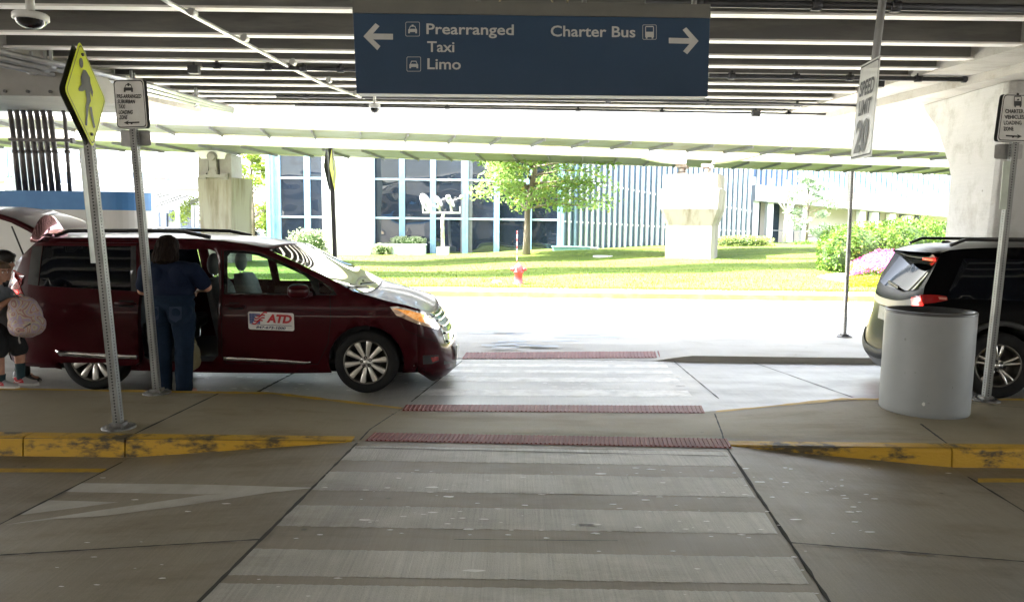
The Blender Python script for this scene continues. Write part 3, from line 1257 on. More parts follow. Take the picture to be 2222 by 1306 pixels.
# ------------------------------------------------------------------ glass office building
YB = 38.0
bx = lambda u, v=450: PY(u, v, YB).x
bz = lambda v, u=1000: PY(u, v, YB).z
GLASS = bpy.data.materials.new('dark_facade_glass')
GLASS.use_nodes = True
nt, b = nodes_of(GLASS)
b.inputs['Base Color'].default_value = (0.012, 0.018, 0.03, 1)
b.inputs['Roughness'].default_value = 0.015
b.inputs['Specular IOR Level'].default_value = 0.75
tc = nt.nodes.new('ShaderNodeTexCoord')
wv = nt.nodes.new('ShaderNodeTexNoise')
wv.inputs['Scale'].default_value = .55
wv.inputs['Detail'].default_value = 1
nt.links.new(tc.outputs['Object'], wv.inputs['Vector'])
bp = nt.nodes.new('ShaderNodeBump')
bp.inputs['Strength'].default_value = .6
bp.inputs['Distance'].default_value = .12
nt.links.new(wv.outputs[0], bp.inputs['Height'])
nt.links.new(bp.outputs[0], b.inputs['Normal'])
MULL = M('mullion_blue', (0.17, 0.30, 0.44), .4, .2, col2=(.22, .36, .5), scale=3)
WALLW = M('white_wall', (0.72, 0.72, 0.70), .7, col2=(.66, .66, .63), scale=1)
bld = thing('office_building', 'dark glass office building with blue mullions behind the lawn, left of the finned wing', 'building', (bx(900), YB, 0))
xL, xR = bx(588), bx(1222)
ZT = 12.0
m = MB()
m.box(xL - .2, xR, YB + .05, YB + 14, -.3, ZT)
m.build('wall', M('building_core_dark', (.05, .055, .06), .7), bld)
cols = [604, 668, 740, 808, 873, 940, 1010, 1078, 1148, 1216]
rowz = [.12, bz(475), bz(391), bz(305), bz(222), ZT]
for a, b_ in zip(cols, cols[1:]):
    for z0, z1 in zip(rowz, rowz[1:]):
        if z0 > 7.5:
            continue
        m = MB()
        x0, x1 = bx(a), bx(b_)
        tx = random.uniform(-.012, .012)
        m.add([(x0, YB, z0), (x1, YB + tx, z0), (x1, YB + tx, z1), (x0, YB, z1)], [(0, 1, 2, 3)])
        m.build('pane', GLASS, bld)
for u in cols:
    for du in (-3.2, 3.2):
        m = MB()
        x = bx(u + du)
        m.box(x - .07, x + .07, YB - .14, YB + .03, 0, ZT)
        m.build('mullion', MULL, bld)
for z in rowz[:-1]:
    m = MB()
    m.box(xL, xR, YB - .06, YB - .01, z - .05, z + .05)
    m.build('transom', M('transom_pale', (.42, .52, .6), .4, .2), bld)
m = MB()
m.box(bx(583), bx(598), YB - .35, YB + .03, -.2, ZT)
m.box(bx(586), bx(592), YB - .45, YB - .34, -.2, ZT)
m.build('corner_fin', MULL, bld)
# something pale inside behind the glass, as on the photo: an inner column
m = MB()
m.box(bx(1000), bx(1025), YB - .02, YB - .005, .2, 7)
m.build('inner_column', M('inner_column_grey', (.13, .135, .15), .5), bld)
wp = thing('wall_pillar', 'broad blank white wall slab standing in front of the dark glass facade', 'wall', (PY(748, 560, 36.5).x, 36.5, 0))
m = MB()
m.box(PY(699, 450, 36.5).x, PY(803, 450, 36.5).x, 36.5, 37.75, 0, 11)
m.build('slab', WALLW, wp, bevel=.03)
m = MB()
for i in range(16):
    for j in range(3):
        x = PY(699, 450, 36.5).x + .25 + i * .13
        z = PY(748, 350, 36.5).z + .05 - j * .09
        m.box(x, x + .045, 36.47, 36.5, z, z + .035)
o = m.build('vent_slots', M('slot_grey', (.2, .2, .2), .6), wp)
o['kind'] = 'stuff'

# finned wing -------------------------------------------------------------
fw0, fw1 = PY(1216, 480, 38), PY(1628, 480, 42)
fd = (fw1 - fw0)
fd.z = 0
Lf = fd.length
fd.normalize()
fnv = V((fd.y, -fd.x, 0))
fin = thing('finned_facade', 'blue facade of close vertical white fins between the glass building and the white wing', 'building', fw0)
m = MB()
p0, p1 = V((fw0.x, fw0.y, 0)), V((fw1.x, fw1.y, 0))
m.hexa([p0 + V((0, 0, -.2)), p1 + V((0, 0, -.2)), p1 + V((0, 12, -.2)), p0 + V((0, 12, -.2)), p0 + V((0, 0, 12)), p1 + V((0, 0, 12)), p1 + V((0, 12, 12)), p0 + V((0, 12, 12))])
m.build('wall', M('slate_blue_panel', (.075, .105, .15), .35, .1, col2=(.10, .14, .19), scale=.8, stretch=(1, 1, .1)), fin)
FINW = M('fin_white', (.66, .68, .70), .5)
FINB = M('fin_blue', (.20, .30, .40), .5)
nf = 36
for i in range(nf):
    t = (i + .3) / nf * Lf
    c = p0 + fd * t + fnv * .11
    m = MB()
    m.obox(c + V((0, 0, 6)), (.034, .1, 6.2), (fd, fnv, (0, 0, 1)))
    m.build('fin', FINW if i > 3 or i % 2 else FINB, fin)
m = MB()
for i in range(nf):
    t = (i + .68) / nf * Lf
    m.obox(p0 + fd * t + fnv * .02 + V((0, 0, 6)), (.06, .025, 6.2), (fd, fnv, (0, 0, 1)))
o = m.build('blue_slat', M('slat_blue', (.15, .22, .30), .45), fin)
for va, vb_, ua, ub in ((482, 493, 1250, 1450), (398, 436, 1290, 1500)):
    a = PP(ua, va, p0 + fnv * .16, fnv)
    c = PP(ub, vb_, p0 + fnv * .16, fnv)
    a2, c2 = a - (c - a) * .25, c + (c - a) * .8
    for i in range(nf):
        t = (i + .3) / nf * Lf
        tt = t / Lf
        z = a.z + (c.z - a.z) * ((p0 + fd * t) - a).dot(fd) / max(.1, (c - a).dot(fd))
        m = MB()
        m.obox(p0 + fd * (t + .09) + fnv * .1 + V((0, 0, z)), (.06, .06, .045), (fd, fnv, (0, 0, 1)))
        m.build('fin_tie', FINW, fin)

# long white wing on the right: louvred upper floor, windows and doors below
YW = 46
wx = lambda u: PY(u, 470, YW).x
wing = thing('white_wing', 'long white two storey wing with a louvred upper floor, behind the hedge on the right', 'building', (wx(1830), YW, 0))
zlo = lambda u: PY(u, interp([(1620, 402), (2045, 446)], u), YW).z
m = MB()
xa, xb = wx(1627), wx(2110)
zb0, zb1 = zlo(1627), zlo(2110)
m.hexa([(xa, YW - .9, zb0 - .95), (xb, YW - .9, zb1 - .85), (xb, YW + 9, zb1 - .85), (xa, YW + 9, zb0 - .95), (xa, YW - .9, zb0), (xb, YW - .9, zb1), (xb, YW + 9, zb1), (xa, YW + 9, zb0)])
m.build('fascia', WALLW, wing)
m = MB()
m.hexa([(xa, YW, zb0), (xb, YW, zb1), (xb, YW + 9, zb1), (xa, YW + 9, zb0), (xa, YW, 9), (xb, YW, 9), (xb, YW + 9, 9), (xa, YW + 9, 9)])
m.build('upper_wall', M('upper_wall_white', (.6, .62, .66), .6), wing)
for i in range(40):
    u = 1634 + i * 11.3
    x = wx(u)
    z0 = zlo(u) + .06
    m = MB()
    m.box(x - .09, x + .09, YW - .03, YW + .01, z0 + (.5 if i % 3 == 0 else .02), 6)
    m.build('window', M('louvre_window_blue', (.08, .15, .28), .15, spec=.7), wing)
    m = MB()
    m.box(x + .1, x + .2, YW - .28, YW, z0, 6)
    m.build('fin', WALLW, wing)
m = MB()
m.box(xa, xb, YW + .8, YW + 9, -.2, 4)
m.build('lower_wall', M('lower_wall_cream', (.6, .55, .48), .7, col2=(.55, .5, .44), scale=1), wing)
for u0, u1, v0, v1, mt in ((1643, 1658, 430, 513, 0), (1684, 1700, 434, 540, 0), (1873, 1885, 452, 484, 0), (1896, 1922, 455, 478, 0), (1934, 1960, 458, 480, 1), (1966, 1976, 458, 478, 0), (1978, 1996, 460, 478, 1), (2000, 2012, 462, 478, 0), (1722, 1734, 440, 540, 0)):
    m = MB()
    m.box(wx(u0), wx(u1), YW + .72, YW + .82, PY(u0, v1, YW).z, PY(u0, v0, YW).z)
    m.build('window', M('lower_window_dark', (.04, .06, .08), .1, spec=.7) if not mt else M('blind_tan', (.42, .36, .3), .6), wing)
for u in (1633, 1664, 1708, 1740, 1862, 1890, 1927, 1962):
    m = MB()
    m.box(wx(u) - .18, wx(u) + .18, YW - .6, YW - .1, -.2, zlo(u) - .88)
    m.build('column', WALLW, wing)
m = MB()
for u0, v in ((1665, 500), (1660, 438)):
    m.bar(PY(u0, v, YW - .5), PY(u0 + 90, v + 1, YW - .5), .05, .05)
m.build('rail', M('rail_grey', (.25, .25, .25), .5), wing)

# ------------------------------------------------------------------ far left: ramps, canopy, cars
YP = 58
px = lambda u, v, Y=YP: PY(u, v, Y)
GREYW = M('weathered_white', (.30, .31, .33), .7, col2=(.24, .25, .26), scale=.8)
park = thing('parking_structure', 'white parking structure with a sloping ramp seen between the sign posts and the left pier', 'building', px(380, 450))
m = MB()


def slab(m, pts, Y0, Y1):
    m.prism([PY(u, v, Y0) for u, v in pts], (0, Y1 - Y0, 0))


slab(m, [(150, 372), (330, 392), (440, 397), (440, 409), (150, 405)], YP, YP + 6)
m.build('deck', GREYW, park)
m = MB()
slab(m, [(120, 330), (300, 338), (445, 372), (445, 384), (300, 352), (120, 348)], YP + 8, YP + 12)
m.build('ramp', GREYW, park)
for k in range(3):
    m = MB()
    m.bar(px(120, 318 + 8 * k, YP + 8), px(300, 326 + 8 * k, YP + 8), .06, .06)
    m.bar(px(300, 326 + 8 * k, YP + 8), px(445, 352 + 8 * k, YP + 8), .06, .06)
    m.build('rail', M('ramp_rail_blue', (.10, .17, .24), .5), park)
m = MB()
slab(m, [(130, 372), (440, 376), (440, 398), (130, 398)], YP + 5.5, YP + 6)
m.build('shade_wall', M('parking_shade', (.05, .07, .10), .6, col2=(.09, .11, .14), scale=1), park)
for u in (165, 330, 410):
    m = MB()
    slab(m, [(u, 378), (u + 20, 378), (u + 20, 398), (u, 398)], YP + 4, YP + 5)
    m.build('column', GREYW, park)
for u, w in ((84, 13), (333, 22)):
    m = MB()
    slab(m, [(u, 386), (u + w, 386), (u + w, 390), (u, 390)], YP - .3, YP)
    m.build('barrier', M('barrier_red', (.6, .06, .05), .5), park)
m = MB()
slab(m, [(100, 400), (450, 412), (450, 510), (100, 510)], YP + 20, YP + 21)
m.build('back_wall', M('back_wall_pale', (.24, .25, .27), .7), park)
for u0, u1, v0, v1 in ((318, 328, 462, 490), (340, 362, 462, 492), (366, 374, 455, 480), (390, 425, 470, 500), (392, 402, 452, 466), (515, 585, 488, 505), (406, 416, 452, 466), (310, 340, 452, 458)):
    m = MB()
    slab(m, [(u0, v0), (u1, v0), (u1, v1), (u0, v1)], YP + 19.7, YP + 20)
    m.build('window', M('parking_window', (.03, .045, .07), .2), park)
canopy = thing('canopy', 'white flat canopy on slender columns with dark roof trusses, far left behind the pier', 'canopy', px(370, 450))
m = MB()
slab(m, [(300, 411), (450, 420), (450, 427), (300, 416)], 50, 57)
m.build('roof', GREYW, canopy)
for (u0, v0, u1, v1) in ((308, 432, 372, 415), (336, 444, 420, 415), (412, 437, 450, 424)):
    m = MB()
    for dv in (0, 6):
        m.bar(PY(u0, v0 + dv, 52), PY(u1, v1 + dv, 52), .06, .06)
    for k in range(14):
        t, t2 = k / 14, (k + .5) / 14
        m.bar(PY(u0 + (u1 - u0) * t, v0 + (v1 - v0) * t, 52), PY(u0 + (u1 - u0) * t2, v0 + (v1 - v0) * t2 + 6, 52), .04, .04)
    m.build('truss', M('truss_grey', (.07, .07, .07), .5), canopy)
for u in (329, 336, 352, 383, 418, 424, 450):
    m = MB()
    p = PY(u, 445, 52)
    m.box(p.x - .12, p.x + .12, 52, 52.24, -.3, p.z)
    m.build('column', GREYW, canopy)
tw = thing('glass_tower', 'small blue glazed tower with white edges at the far left behind the dark pipes', 'building', PY(12, 400, 40))
m = MB()
m.prism([PY(-80, 318, 40), PY(6, 322, 40), PY(22, 308, 40), PY(28, 392, 40), PY(-80, 394, 40)], (0, 3, 0))
m.build('wall', GREYW, tw)
for u in (8, 16):
    m = MB()
    m.prism([PY(u, 320, 39.9), PY(u + 6, 316, 39.9), PY(u + 9, 382, 39.9), PY(u + 3, 384, 39.9)], (0, .1, 0))
    m.build('pane', M('tower_pane_blue', (.15, .28, .45), .2), tw)
m = MB()
m.prism([PY(10, 392, 40), PY(26, 392, 40), PY(27, 430, 40), PY(10, 430, 40)], (0, 2, 0))
m.build('base', M('tower_base_grey', (.3, .3, .3), .7), tw)


def far_car(u, v, Y, col, label, L_=4.4, heading=0):
    c = PY(u, v, Y)
    c.z = 0
    o = thing('parked_car', label, 'car', c, rz=heading)
    m = MB()
    prof = [(-2.2, .3), (-2.2, .85), (-1.9, .95), (-1.3, 1.0), (-.9, 1.42), (.5, 1.45), (1.15, 1.0), (2.0, .85), (2.2, .6), (2.2, .3)]
    rows = []
    for y, k in ((-.88, .93), (-.8, 1), (.8, 1), (.88, .93)):
        rows.append([V((x * (k if z > .4 else 1), y * (1 if z < 1.05 else .82), z * (k if z > 1.1 else 1))) for x, z in prof])
    m.grid(rows, False, True)
    m.add(rows[0], [list(range(10))])
    m.add(rows[-1], [list(range(10))[::-1]])
    m.build('body', M('far_paint_' + label.split()[0], col, .25, .2, coat=.6), o, local=True)
    m = MB()
    m.prism([(-1.15, -.86, 1.02), (-.85, -.78, 1.36), (.45, -.78, 1.38), (1.0, -.86, 1.02)], (0, 1.72, 0))
    m.build('window', M('far_car_glass', (.02, .03, .04), .1), o, local=True)
    for x in (-1.35, 1.35):
        for y in (-.9, .72):
            m = MB()
            m.lathe([(.15, 0), (.32, 0), (.32, .18), (.15, .18)], 14, Matrix.Translation((x, y, .32)) @ Matrix.Rotation(R(-90), 4, 'X'))
            m.build('wheel', M('far_tyre', (.02, .02, .02), .8), o, local=True)


far_car(545, 510, 47, (.55, .57, .6), 'silver parked car behind the minivan roof beside the left pier')
far_car(428, 512, 52, (.15, .22, .3), 'blue parked car under the canopy left of the pier')
far_car(560, 505, 56, (.7, .7, .7), 'white parked car farther back in the car park beyond the silver one')

# ------------------------------------------------------------------ leaves
def leaves(mb, pts, size, flat=0.0, seed=1):
    rnd = random.Random(seed)
    for p in pts:
        n = V((rnd.gauss(0, 1), rnd.gauss(0, 1), rnd.gauss(0, 1) + flat)).normalized()
        a = n.cross(V((rnd.gauss(0, 1), rnd.gauss(0, 1), rnd.gauss(0, 1)))).normalized()
        b_ = n.cross(a)
        s_ = size * rnd.uniform(.6, 1.35)
        p = V(p)
        mb.add([p - a * s_, p - b_ * s_ * .5 + n * s_ * .12, p + a * s_, p + b_ * s_ * .5 + n * s_ * .12], [(0, 1, 2, 3)])


def cluster_pts(cents, n, seed=1):
    rnd = random.Random(seed)
    out = []
    tot = sum(r ** 2 for _, r, _ in cents)
    for c, r, fz in cents:
        for _ in range(int(n * r * r / tot)):
            d = V((rnd.gauss(0, 1), rnd.gauss(0, 1), rnd.gauss(0, 1))).normalized() * (rnd.random() ** .45) * r
            d.z *= fz
            out.append(V(c) + d)
    return out


BARK = M('bark', (.20, .165, .125), .9, col2=(.11, .09, .07), scale=14, bump=.5, stretch=(1, 1, .2))
MAPLE = leafmat('maple_leaf', (.16, .28, .06), (.28, .40, .12), (.48, .42, .1))
random.seed(21)
tb = PY(1142, 558, 33.6)
tb.z = zl(tb.x, tb.y)
tree = thing('maple_tree', 'green maple with a few yellowing leaves on the lawn in front of the glass building', 'tree', tb)
m = MB()
trunk = [tb + V((0, 0, -.1)), tb + V((.02, 0, .9)), tb + V((.03, .0, 1.9)), tb + V((.12, .0, 2.8)), tb + V((.32, .05, 3.7)), tb + V((.4, .1, 4.8)), tb + V((.3, .1, 6.2)), tb + V((.35, 0, 7.8))]
m.tube(trunk, [.2, .155, .14, .13, .12, .1, .07, .03], 12)
cents = []
for k in range(54):
    h = random.uniform(1.9, 4.5) if k % 5 < 3 else random.uniform(4.5, 6.8)
    a = k * 2.4 + random.uniform(-.3, .3)
    ln = random.uniform(1.8, 3.5) * (1.05 + .28 * math.cos(a)) * (1 - max(0, h - 4.5) * .18)
    i = min(6, int(h / 1.0))
    st = trunk[max(1, min(6, int(h / 1.05)))]
    st = V((st.x, st.y, tb.z + h))
    rise = random.uniform(-.35, .6) if h < 3.4 else random.uniform(.1, 1.0)
    en = st + V((math.cos(a) * ln, math.sin(a) * ln * .8, rise))
    mid = st.lerp(en, .5) + V((0, 0, .18))
    m.tube([st, mid, en], [.055, .035, .012], 6)
    for t in (.45, .65, .85, 1.0):
        c = st.lerp(en, t) + V((random.uniform(-.2, .2), random.uniform(-.2, .2), random.uniform(0, .2)))
        cents.append((c, random.uniform(.4, .8), .65))
m.build('trunk', BARK, tree)
m = MB()
leaves(m, cluster_pts(cents, 9500, 4), .1, .8, 5)
m.build('crown', MAPLE, tree, fix=False)


def simple_tree(name, label, base, hgt, rad, mat, n, seed, zlow=.35, trunkr=.14, leaf=.12):
    random.seed(seed)
    o = thing(name, label, 'tree', base)
    m = MB()
    m.tube([base, base + V((.05, 0, hgt * .4)), base + V((-.05, 0, hgt * .9))], [trunkr, trunkr * .8, trunkr * .3], 8)
    cs = []
    for k in range(22):
        a = random.uniform(0, 6.28)
        h = random.uniform(zlow, 1) * hgt
        w = rad * math.sin(math.pi * min(1, (h / hgt - zlow) / (1 - zlow) * .75 + .2)) * random.uniform(.35, 1)
        c = base + V((math.cos(a) * w, math.sin(a) * w, h))
        m.tube([base + V((0, 0, h * .75)), c], [trunkr * .35, .012], 5)
        cs.append((c, rad * random.uniform(.2, .38), .6))
    m.build('trunk', BARK, o)
    m = MB()
    leaves(m, cluster_pts(cs, n, seed), leaf, .5, seed)
    m.build('crown', mat, o, fix=False)
    return o


YG = leafmat('yellow_green_leaf', (.12, .2, .02), (.22, .28, .04))
PALE = leafmat('pale_leaf', (.12, .2, .1), (.3, .36, .26))
b0 = PY(548, 500, 46)
b0.z = 0
simple_tree('street_tree', 'bright yellow green tree between the left pier and the glass building', b0, 6.0, 2.0, YG, 3600, 31, .2)
b0 = PY(440, 480, 64)
b0.z = 0
simple_tree('street_tree', 'small distant green tree behind the left guideway pier beside the canopy', b0, 4.2, 2.2, YG, 1500, 33, .25)
b0 = PY(1748, 542, 40)
b0.z = zl(b0.x, 36)
simple_tree('serviceberry_tree', 'thin pale multi stemmed tree in front of the white wing, left of the round bush', b0, 3.6, 1.55, PALE, 2600, 35, .12, .07, .085)
b0 = PY(1700, 540, 41.5)
b0.z = zl(b0.x, 36)
o = thing('bare_tree', 'small pale tree with bare white branches beside the doorway of the white wing', 'tree', b0)
m = MB()
top = b0 + V((.05, 0, 1.7))
m.tube([b0, top], [.1, .08], 7)
for dx, dz in ((-1.0, 1.3), (-.5, 1.6), (.3, 1.5), (.9, 1.1), (1.3, 1.4)):
    m.tube([top, top + V((dx * .5, 0, dz * .5)), top + V((dx, .1, dz))], [.06, .04, .015], 6)
m.build('trunk', M('birch_white', (.6, .58, .54), .7), o)


def hedge(name, label, cat, boxes, mat, n, leaf, seed, core=(.03, .06, .012)):
    """boxes: centre, half sizes; a dark twiggy core under a shell of leaves"""
    rnd = random.Random(seed)
    lo = min(c.z - h.z for c, h in boxes)
    o = thing(name, label, cat, (boxes[0][0].x, boxes[0][0].y, lo))
    m = MB()
    for c, h in boxes:
        rows = []
        for i in range(9):
            t = math.pi * i / 8
            r = []
            for k in range(14):
                a = 2 * math.pi * k / 14
                j = rnd.uniform(.74, .84)
                r.append(c + V((h.x * math.sin(t) ** .6 * math.cos(a) * j, h.y * math.sin(t) ** .6 * math.sin(a) * j, -h.z * math.cos(t) * j)))
            rows.append(r)
        m.grid(rows, True, True)
    m.build('branches', M('hedge_core', core, .95, scale=5), o, fix=False)
    pts = []
    tot = sum(h.x * h.z for c, h in boxes)
    for c, h in boxes:
        for _ in range(int(n * h.x * h.z / tot)):
            d = V((rnd.gauss(0, 1), rnd.gauss(0, 1), rnd.gauss(0, 1))).normalized()
            e = V([math.copysign(abs(q) ** .7, q) for q in d])
            k = rnd.uniform(.78, 1.05) + .1 * math.sin(6 * d.x + 3 * d.z + seed) * math.cos(5 * d.y + 4 * d.x)
            pts.append(c + V((e.x * h.x * k, e.y * h.y * k, e.z * h.z * k)))
    m = MB()
    leaves(m, pts, leaf, .3, seed)
    m.build('leaves', mat, o, fix=False)
    return o


HEDG = leafmat('hedge_leaf', (.05, .12, .015), (.13, .22, .03), (.24, .27, .04))
cb = PY(1850, 545, 25)
hz = lambda v, Y: PY(1900, v, Y).z
c1, c2, c3 = PY(1862, 545, 25), PY(1960, 538, 25.6), PY(1815, 555, 24.6)
hedge('round_bush', 'large clipped green bush behind the pink flowers at the right', 'bush', [(c1, V((1.15, 1.0, .92))), (c2, V((1.15, 1.0, 1.0))), (c3, V((.55, .7, .75))), (PY(2040, 540, 26.5), V((.9, .9, .95)))], HEDG, 15000, .058, 41)
hedge('low_hedge', 'low pale clipped hedge at the top of the lawn below the finned facade', 'hedge', [(PY(1615, 528, 37.5), V((1.45, .4, .38)))], leafmat('pale_hedge_leaf', (.13, .2, .05), (.27, .3, .1)), 2400, .055, 43)
hedge('low_hedge', 'low clipped hedge in front of the wing, half hidden by the round bush', 'hedge', [(PY(1765, 538, 38.5), V((1.3, .4, .35)))], HEDG, 1500, .055, 44)
SHR = leafmat('silver_shrub_leaf', (.16, .22, .1), (.34, .37, .24))
for (u, v, w, h, sd, lab) in ((668, 530, 1.0, .75, 51, 'pale shrub against the white wall slab, above the minivan windscreen'), (628, 548, .9, .35, 52, 'low pale shrub by the corner of the glass building'),
                              (830, 542, .5, .3, 53, 'low shrub at the left end of the pale planter box'), (885, 525, .9, .28, 54, 'dark leafy plant showing above the pale planter box')):
    hedge('shrub', lab, 'shrub', [(PY(u, v, 36.2 if sd != 54 else 37.3), V((w, .35, h)))], SHR, 900, .06, sd)
# flower bed
pinks = M('flower_pink', (.62, .08, .30), .6)
random.seed(61)
fb = thing('flower_bed', 'bed of bright pink flowers at the foot of the round bush', 'flowers', (*PY(1900, 600, 23.5)[:2], .3))
m, mg = MB(), MB()
pp, pg = [], []
for _ in range(3400):
    u = random.uniform(1843, 1990)
    t = random.random()
    Y = 22.2 + 1.9 * t
    p = PY(u, 610, Y)
    top = interp([(1840, .32), (1870, .5), (1900, .7), (1990, .75)], u) * (.65 + .5 * t)
    z = zl(p.x, Y) + top * (1 - .5 * random.random() ** 2)
    pp.append((p.x, Y, z))
for _ in range(1500):
    u = random.uniform(1840, 1990)
    Y = 22.2 + 1.9 * random.random()
    p = PY(u, 610, Y)
    pg.append((p.x, Y, zl(p.x, Y) + random.uniform(0, .4)))
leaves(m, pp, .042, .8, 62)
leaves(mg, pg, .06, .3, 63)
m.build('blossom', leafmat('pink_petal', (.55, .06, .26), (.75, .22, .48)), fb, fix=False)
mg.build('foliage', HEDG, fb, fix=False)
fb2 = thing('flower_bed', 'tall deep red leaved plants beside the bush, above the pink flowers', 'flowers', PY(1960, 565, 24))
m = MB()
rp_ = []
for _ in range(600):
    u = random.uniform(1930, 1990)
    p = PY(u, random.uniform(548, 590), 23.9 + random.random() * .5)
    rp_.append(p)
leaves(m, rp_, .075, .0, 64)
m.build('foliage', leafmat('red_leaf', (.45, .05, .10), (.65, .16, .25)), fb2, fix=False)
gc = thing('ground_cover', 'mat of yellow green ground cover in front of the pink flowers', 'plants', (*PY(1880, 622, 21)[:2], .25))
m = MB()
pts = []
for _ in range(3000):
    u = random.uniform(1842, 1990)
    Y = 20.8 + 1.3 * random.random()
    p = PY(u, 620, Y)
    pts.append((p.x, Y, zl(p.x, Y) + random.uniform(0, .12 + .1 * math.sin(max(0, min(1, (Y - 20.8) / 1.3)) * math.pi))))
leaves(m, pts, .04, .8, 66)
m.build('foliage', leafmat('lime_leaf', (.22, .25, .01), (.36, .34, .02)), gc, fix=False)
gm = MB()


def PL(u, v):
    z = .3
    for _ in range(12):
        p = PZ(u, v, z)
        z = .5 * z + .5 * (zl(p.x, p.y) + .02)
    return PZ(u, v, z)


vs, ts = panel([(1772, 600), (1800, 594), (1850, 592), (1856, 604), (1852, 616), (1820, 610), (1790, 606)], step=5)
gm.add([PL(p.x, p.y) for p in vs], [list(t) for t in ts])
structure(gm.build('mulch', M('mulch_grey', (.28, .26, .23), .95, col2=(.12, .1, .09), scale=20), fix=False))

# ------------------------------------------------------------------ small things on the lawn
hb = PY(1125, 612, 20.9)
hb.z = zl(hb.x, hb.y)
hyd = thing('fire_hydrant', 'red fire hydrant with a thin striped marker pole on the lawn by the path', 'hydrant', hb)
HR = M('hydrant_red', (.30, .012, .016), .5, col2=(.38, .05, .055), scale=7)
T = Matrix.Translation(hb)
m = MB()
m.lathe([(.16, -.1), (.16, .03), (.125, .05), (.12, .3), (.15, .32), (.15, .36), (.13, .38), (.13, .47), (.11, .53), (.06, .565), (.035, .57), (.035, .61), (0, .61)], 20, T)
m.build('barrel', HR, hyd)
for sx in (-1, 1):
    m = MB()
    m.tube([hb + V((sx * .1, -.02, .42)), hb + V((sx * .2, -.03, .42))], .055, 12)
    m.tube([hb + V((sx * .2, -.03, .42)), hb + V((sx * .235, -.03, .42))], .035, 6)
    m.build('nozzle_cap', HR, hyd)
m = MB()
m.tube([hb + V((0, -.1, .42)), hb + V((0, -.2, .42))], .07, 12)
m.tube([hb + V((0, -.2, .42)), hb + V((0, -.24, .42))], .04, 6)
m.build('pumper_cap', HR, hyd)
for i in range(9):
    m = MB()
    z0 = .6 + i * .1
    m.tube([hb + V((-.05, .06, z0)), hb + V((-.052, .06, z0 + .1))], .012, 8)
    m.build('marker_pole', [M('marker_red', (.6, .05, .05), .5), M('marker_white', (.75, .75, .75), .5)][i % 2], hyd)
for (u0, u1, v0, v1, Y, mt, nm, lab, cat) in ((820, 921, 531, 565, 36.3, M('pale_planter', (.60, .66, .62), .6, col2=(.5, .62, .58), scale=2), 'planter_box', 'long pale planter box against the glass facade left of the dish mast', 'planter'),
                                              (1200, 1282, 536, 556, 35.5, M('teal_cabinet', (.22, .47, .42), .5, col2=(.28, .5, .46), scale=3), 'utility_cabinet', 'low teal utility cabinet at the top of the lawn right of the maple', 'utility box'),
                                              (1283, 1299, 538, 554, 35.4, WALLW, 'utility_cabinet', 'small white utility cabinet joined to the end of the teal one', 'utility box')):
    a, c = PY(u0, v1, Y), PY(u1, v0, Y)
    o = thing(nm, lab, cat, (a.x, Y, a.z))
    m = MB()
    m.box(a.x, c.x, Y, Y + .8, min(a.z, zl(a.x, Y)) - .1, c.z - .05)
    m.build('body', mt, o, bevel=.03)
    m = MB()
    m.box(a.x - .04, c.x + .04, Y - .04, Y + .84, c.z - .047, c.z)
    m.build('lid', mt, o, bevel=.015)
# dish mast
db = PY(961, 558, 35.8)
db.z = zl(db.x, 35)
mast = thing('dish_mast', 'white mast carrying three satellite dishes in front of the glass facade', 'antenna', db)
DW = M('dish_white', (.42, .42, .41), .5)
m = MB()
m.box(db.x - .28, db.x + .3, 35.6, 36.2, db.z - .1, PY(961, 536, 35.8).z)
m.build('base', DW, mast, bevel=.02)
m = MB()
m.tube([PY(961, 537, 35.8), PY(960, 474, 35.8), PY(963, 461, 35.8)], .085, 10)
m.build('pole', M('mast_white_rust', (.68, .66, .64), .5, col2=(.5, .25, .2), scale=6, lo=.5, hi=.65), mast)
m = MB()
m.bar(PY(917, 461, 35.8), PY(999, 462, 35.8), .09, .09)
m.bar(PY(998, 462, 35.8), PY(998, 448, 35.8), .06, .06)
m.bar(PY(918, 461, 35.8), PY(917, 443, 35.8), .06, .06)
m.build('crossbar', DW, mast)
for (u, v, rr, yaw, tilt, fu, fv) in ((924, 441, .5, 66, 25, 946, 452), (951, 437, .3, 70, 35, 968, 431), (976, 437, .34, 70, 38, 996, 432)):
    c = PY(u, v, 35.8)
    ndir = V((math.sin(R(yaw)), -math.cos(R(yaw)), math.sin(R(tilt)))).normalized()
    q = ndir.to_track_quat('Z', 'Y').to_matrix().to_4x4()
    T = Matrix.Translation(c) @ q
    m = MB()
    m.lathe([(0, -.10), (rr * .4, -.085), (rr * .75, -.04), (rr, .03), (rr * .98, .045), (rr * .73, -.02), (rr * .4, -.06), (0, -.075)], 22, T)
    d_ = m.build('dish', DW, mast)
    f_ = PY(fu, fv, 35.8) + ndir * .15
    m = MB()
    m.bar(c, f_, .05, .05)
    m.ball(f_, .11)
    m.build('feed_arm', DW, d_)
    m = MB()
    m.bar(c, V((c.x + .1, 35.85, PY(u, 461, 35.8).z)), .08, .08)
    m.build('bracket', DW, d_)
for (u, v, lab) in ((1308, 563, 'flat metal lid in the lawn below the teal cabinet'), (1078, 613, 'small pale lid in the lawn left of the hydrant')):
    p = PZ(u, v, .5 if v < 590 else .2)
    if v < 590:
        p = PY(u, v, 31)
    o = thing('access_lid', lab, 'manhole lid', (p.x, p.y, zl(p.x, p.y)))
    m = MB()
    w = .42 if v < 590 else .14
    m.lathe([(w, -.05), (w, .03), (w * .9, .04), (0, .04)], 18, Matrix.Translation((p.x, p.y, zl(p.x, p.y))))
    m.build('lid', M('lid_grey', (.42, .42, .40), .6), o)

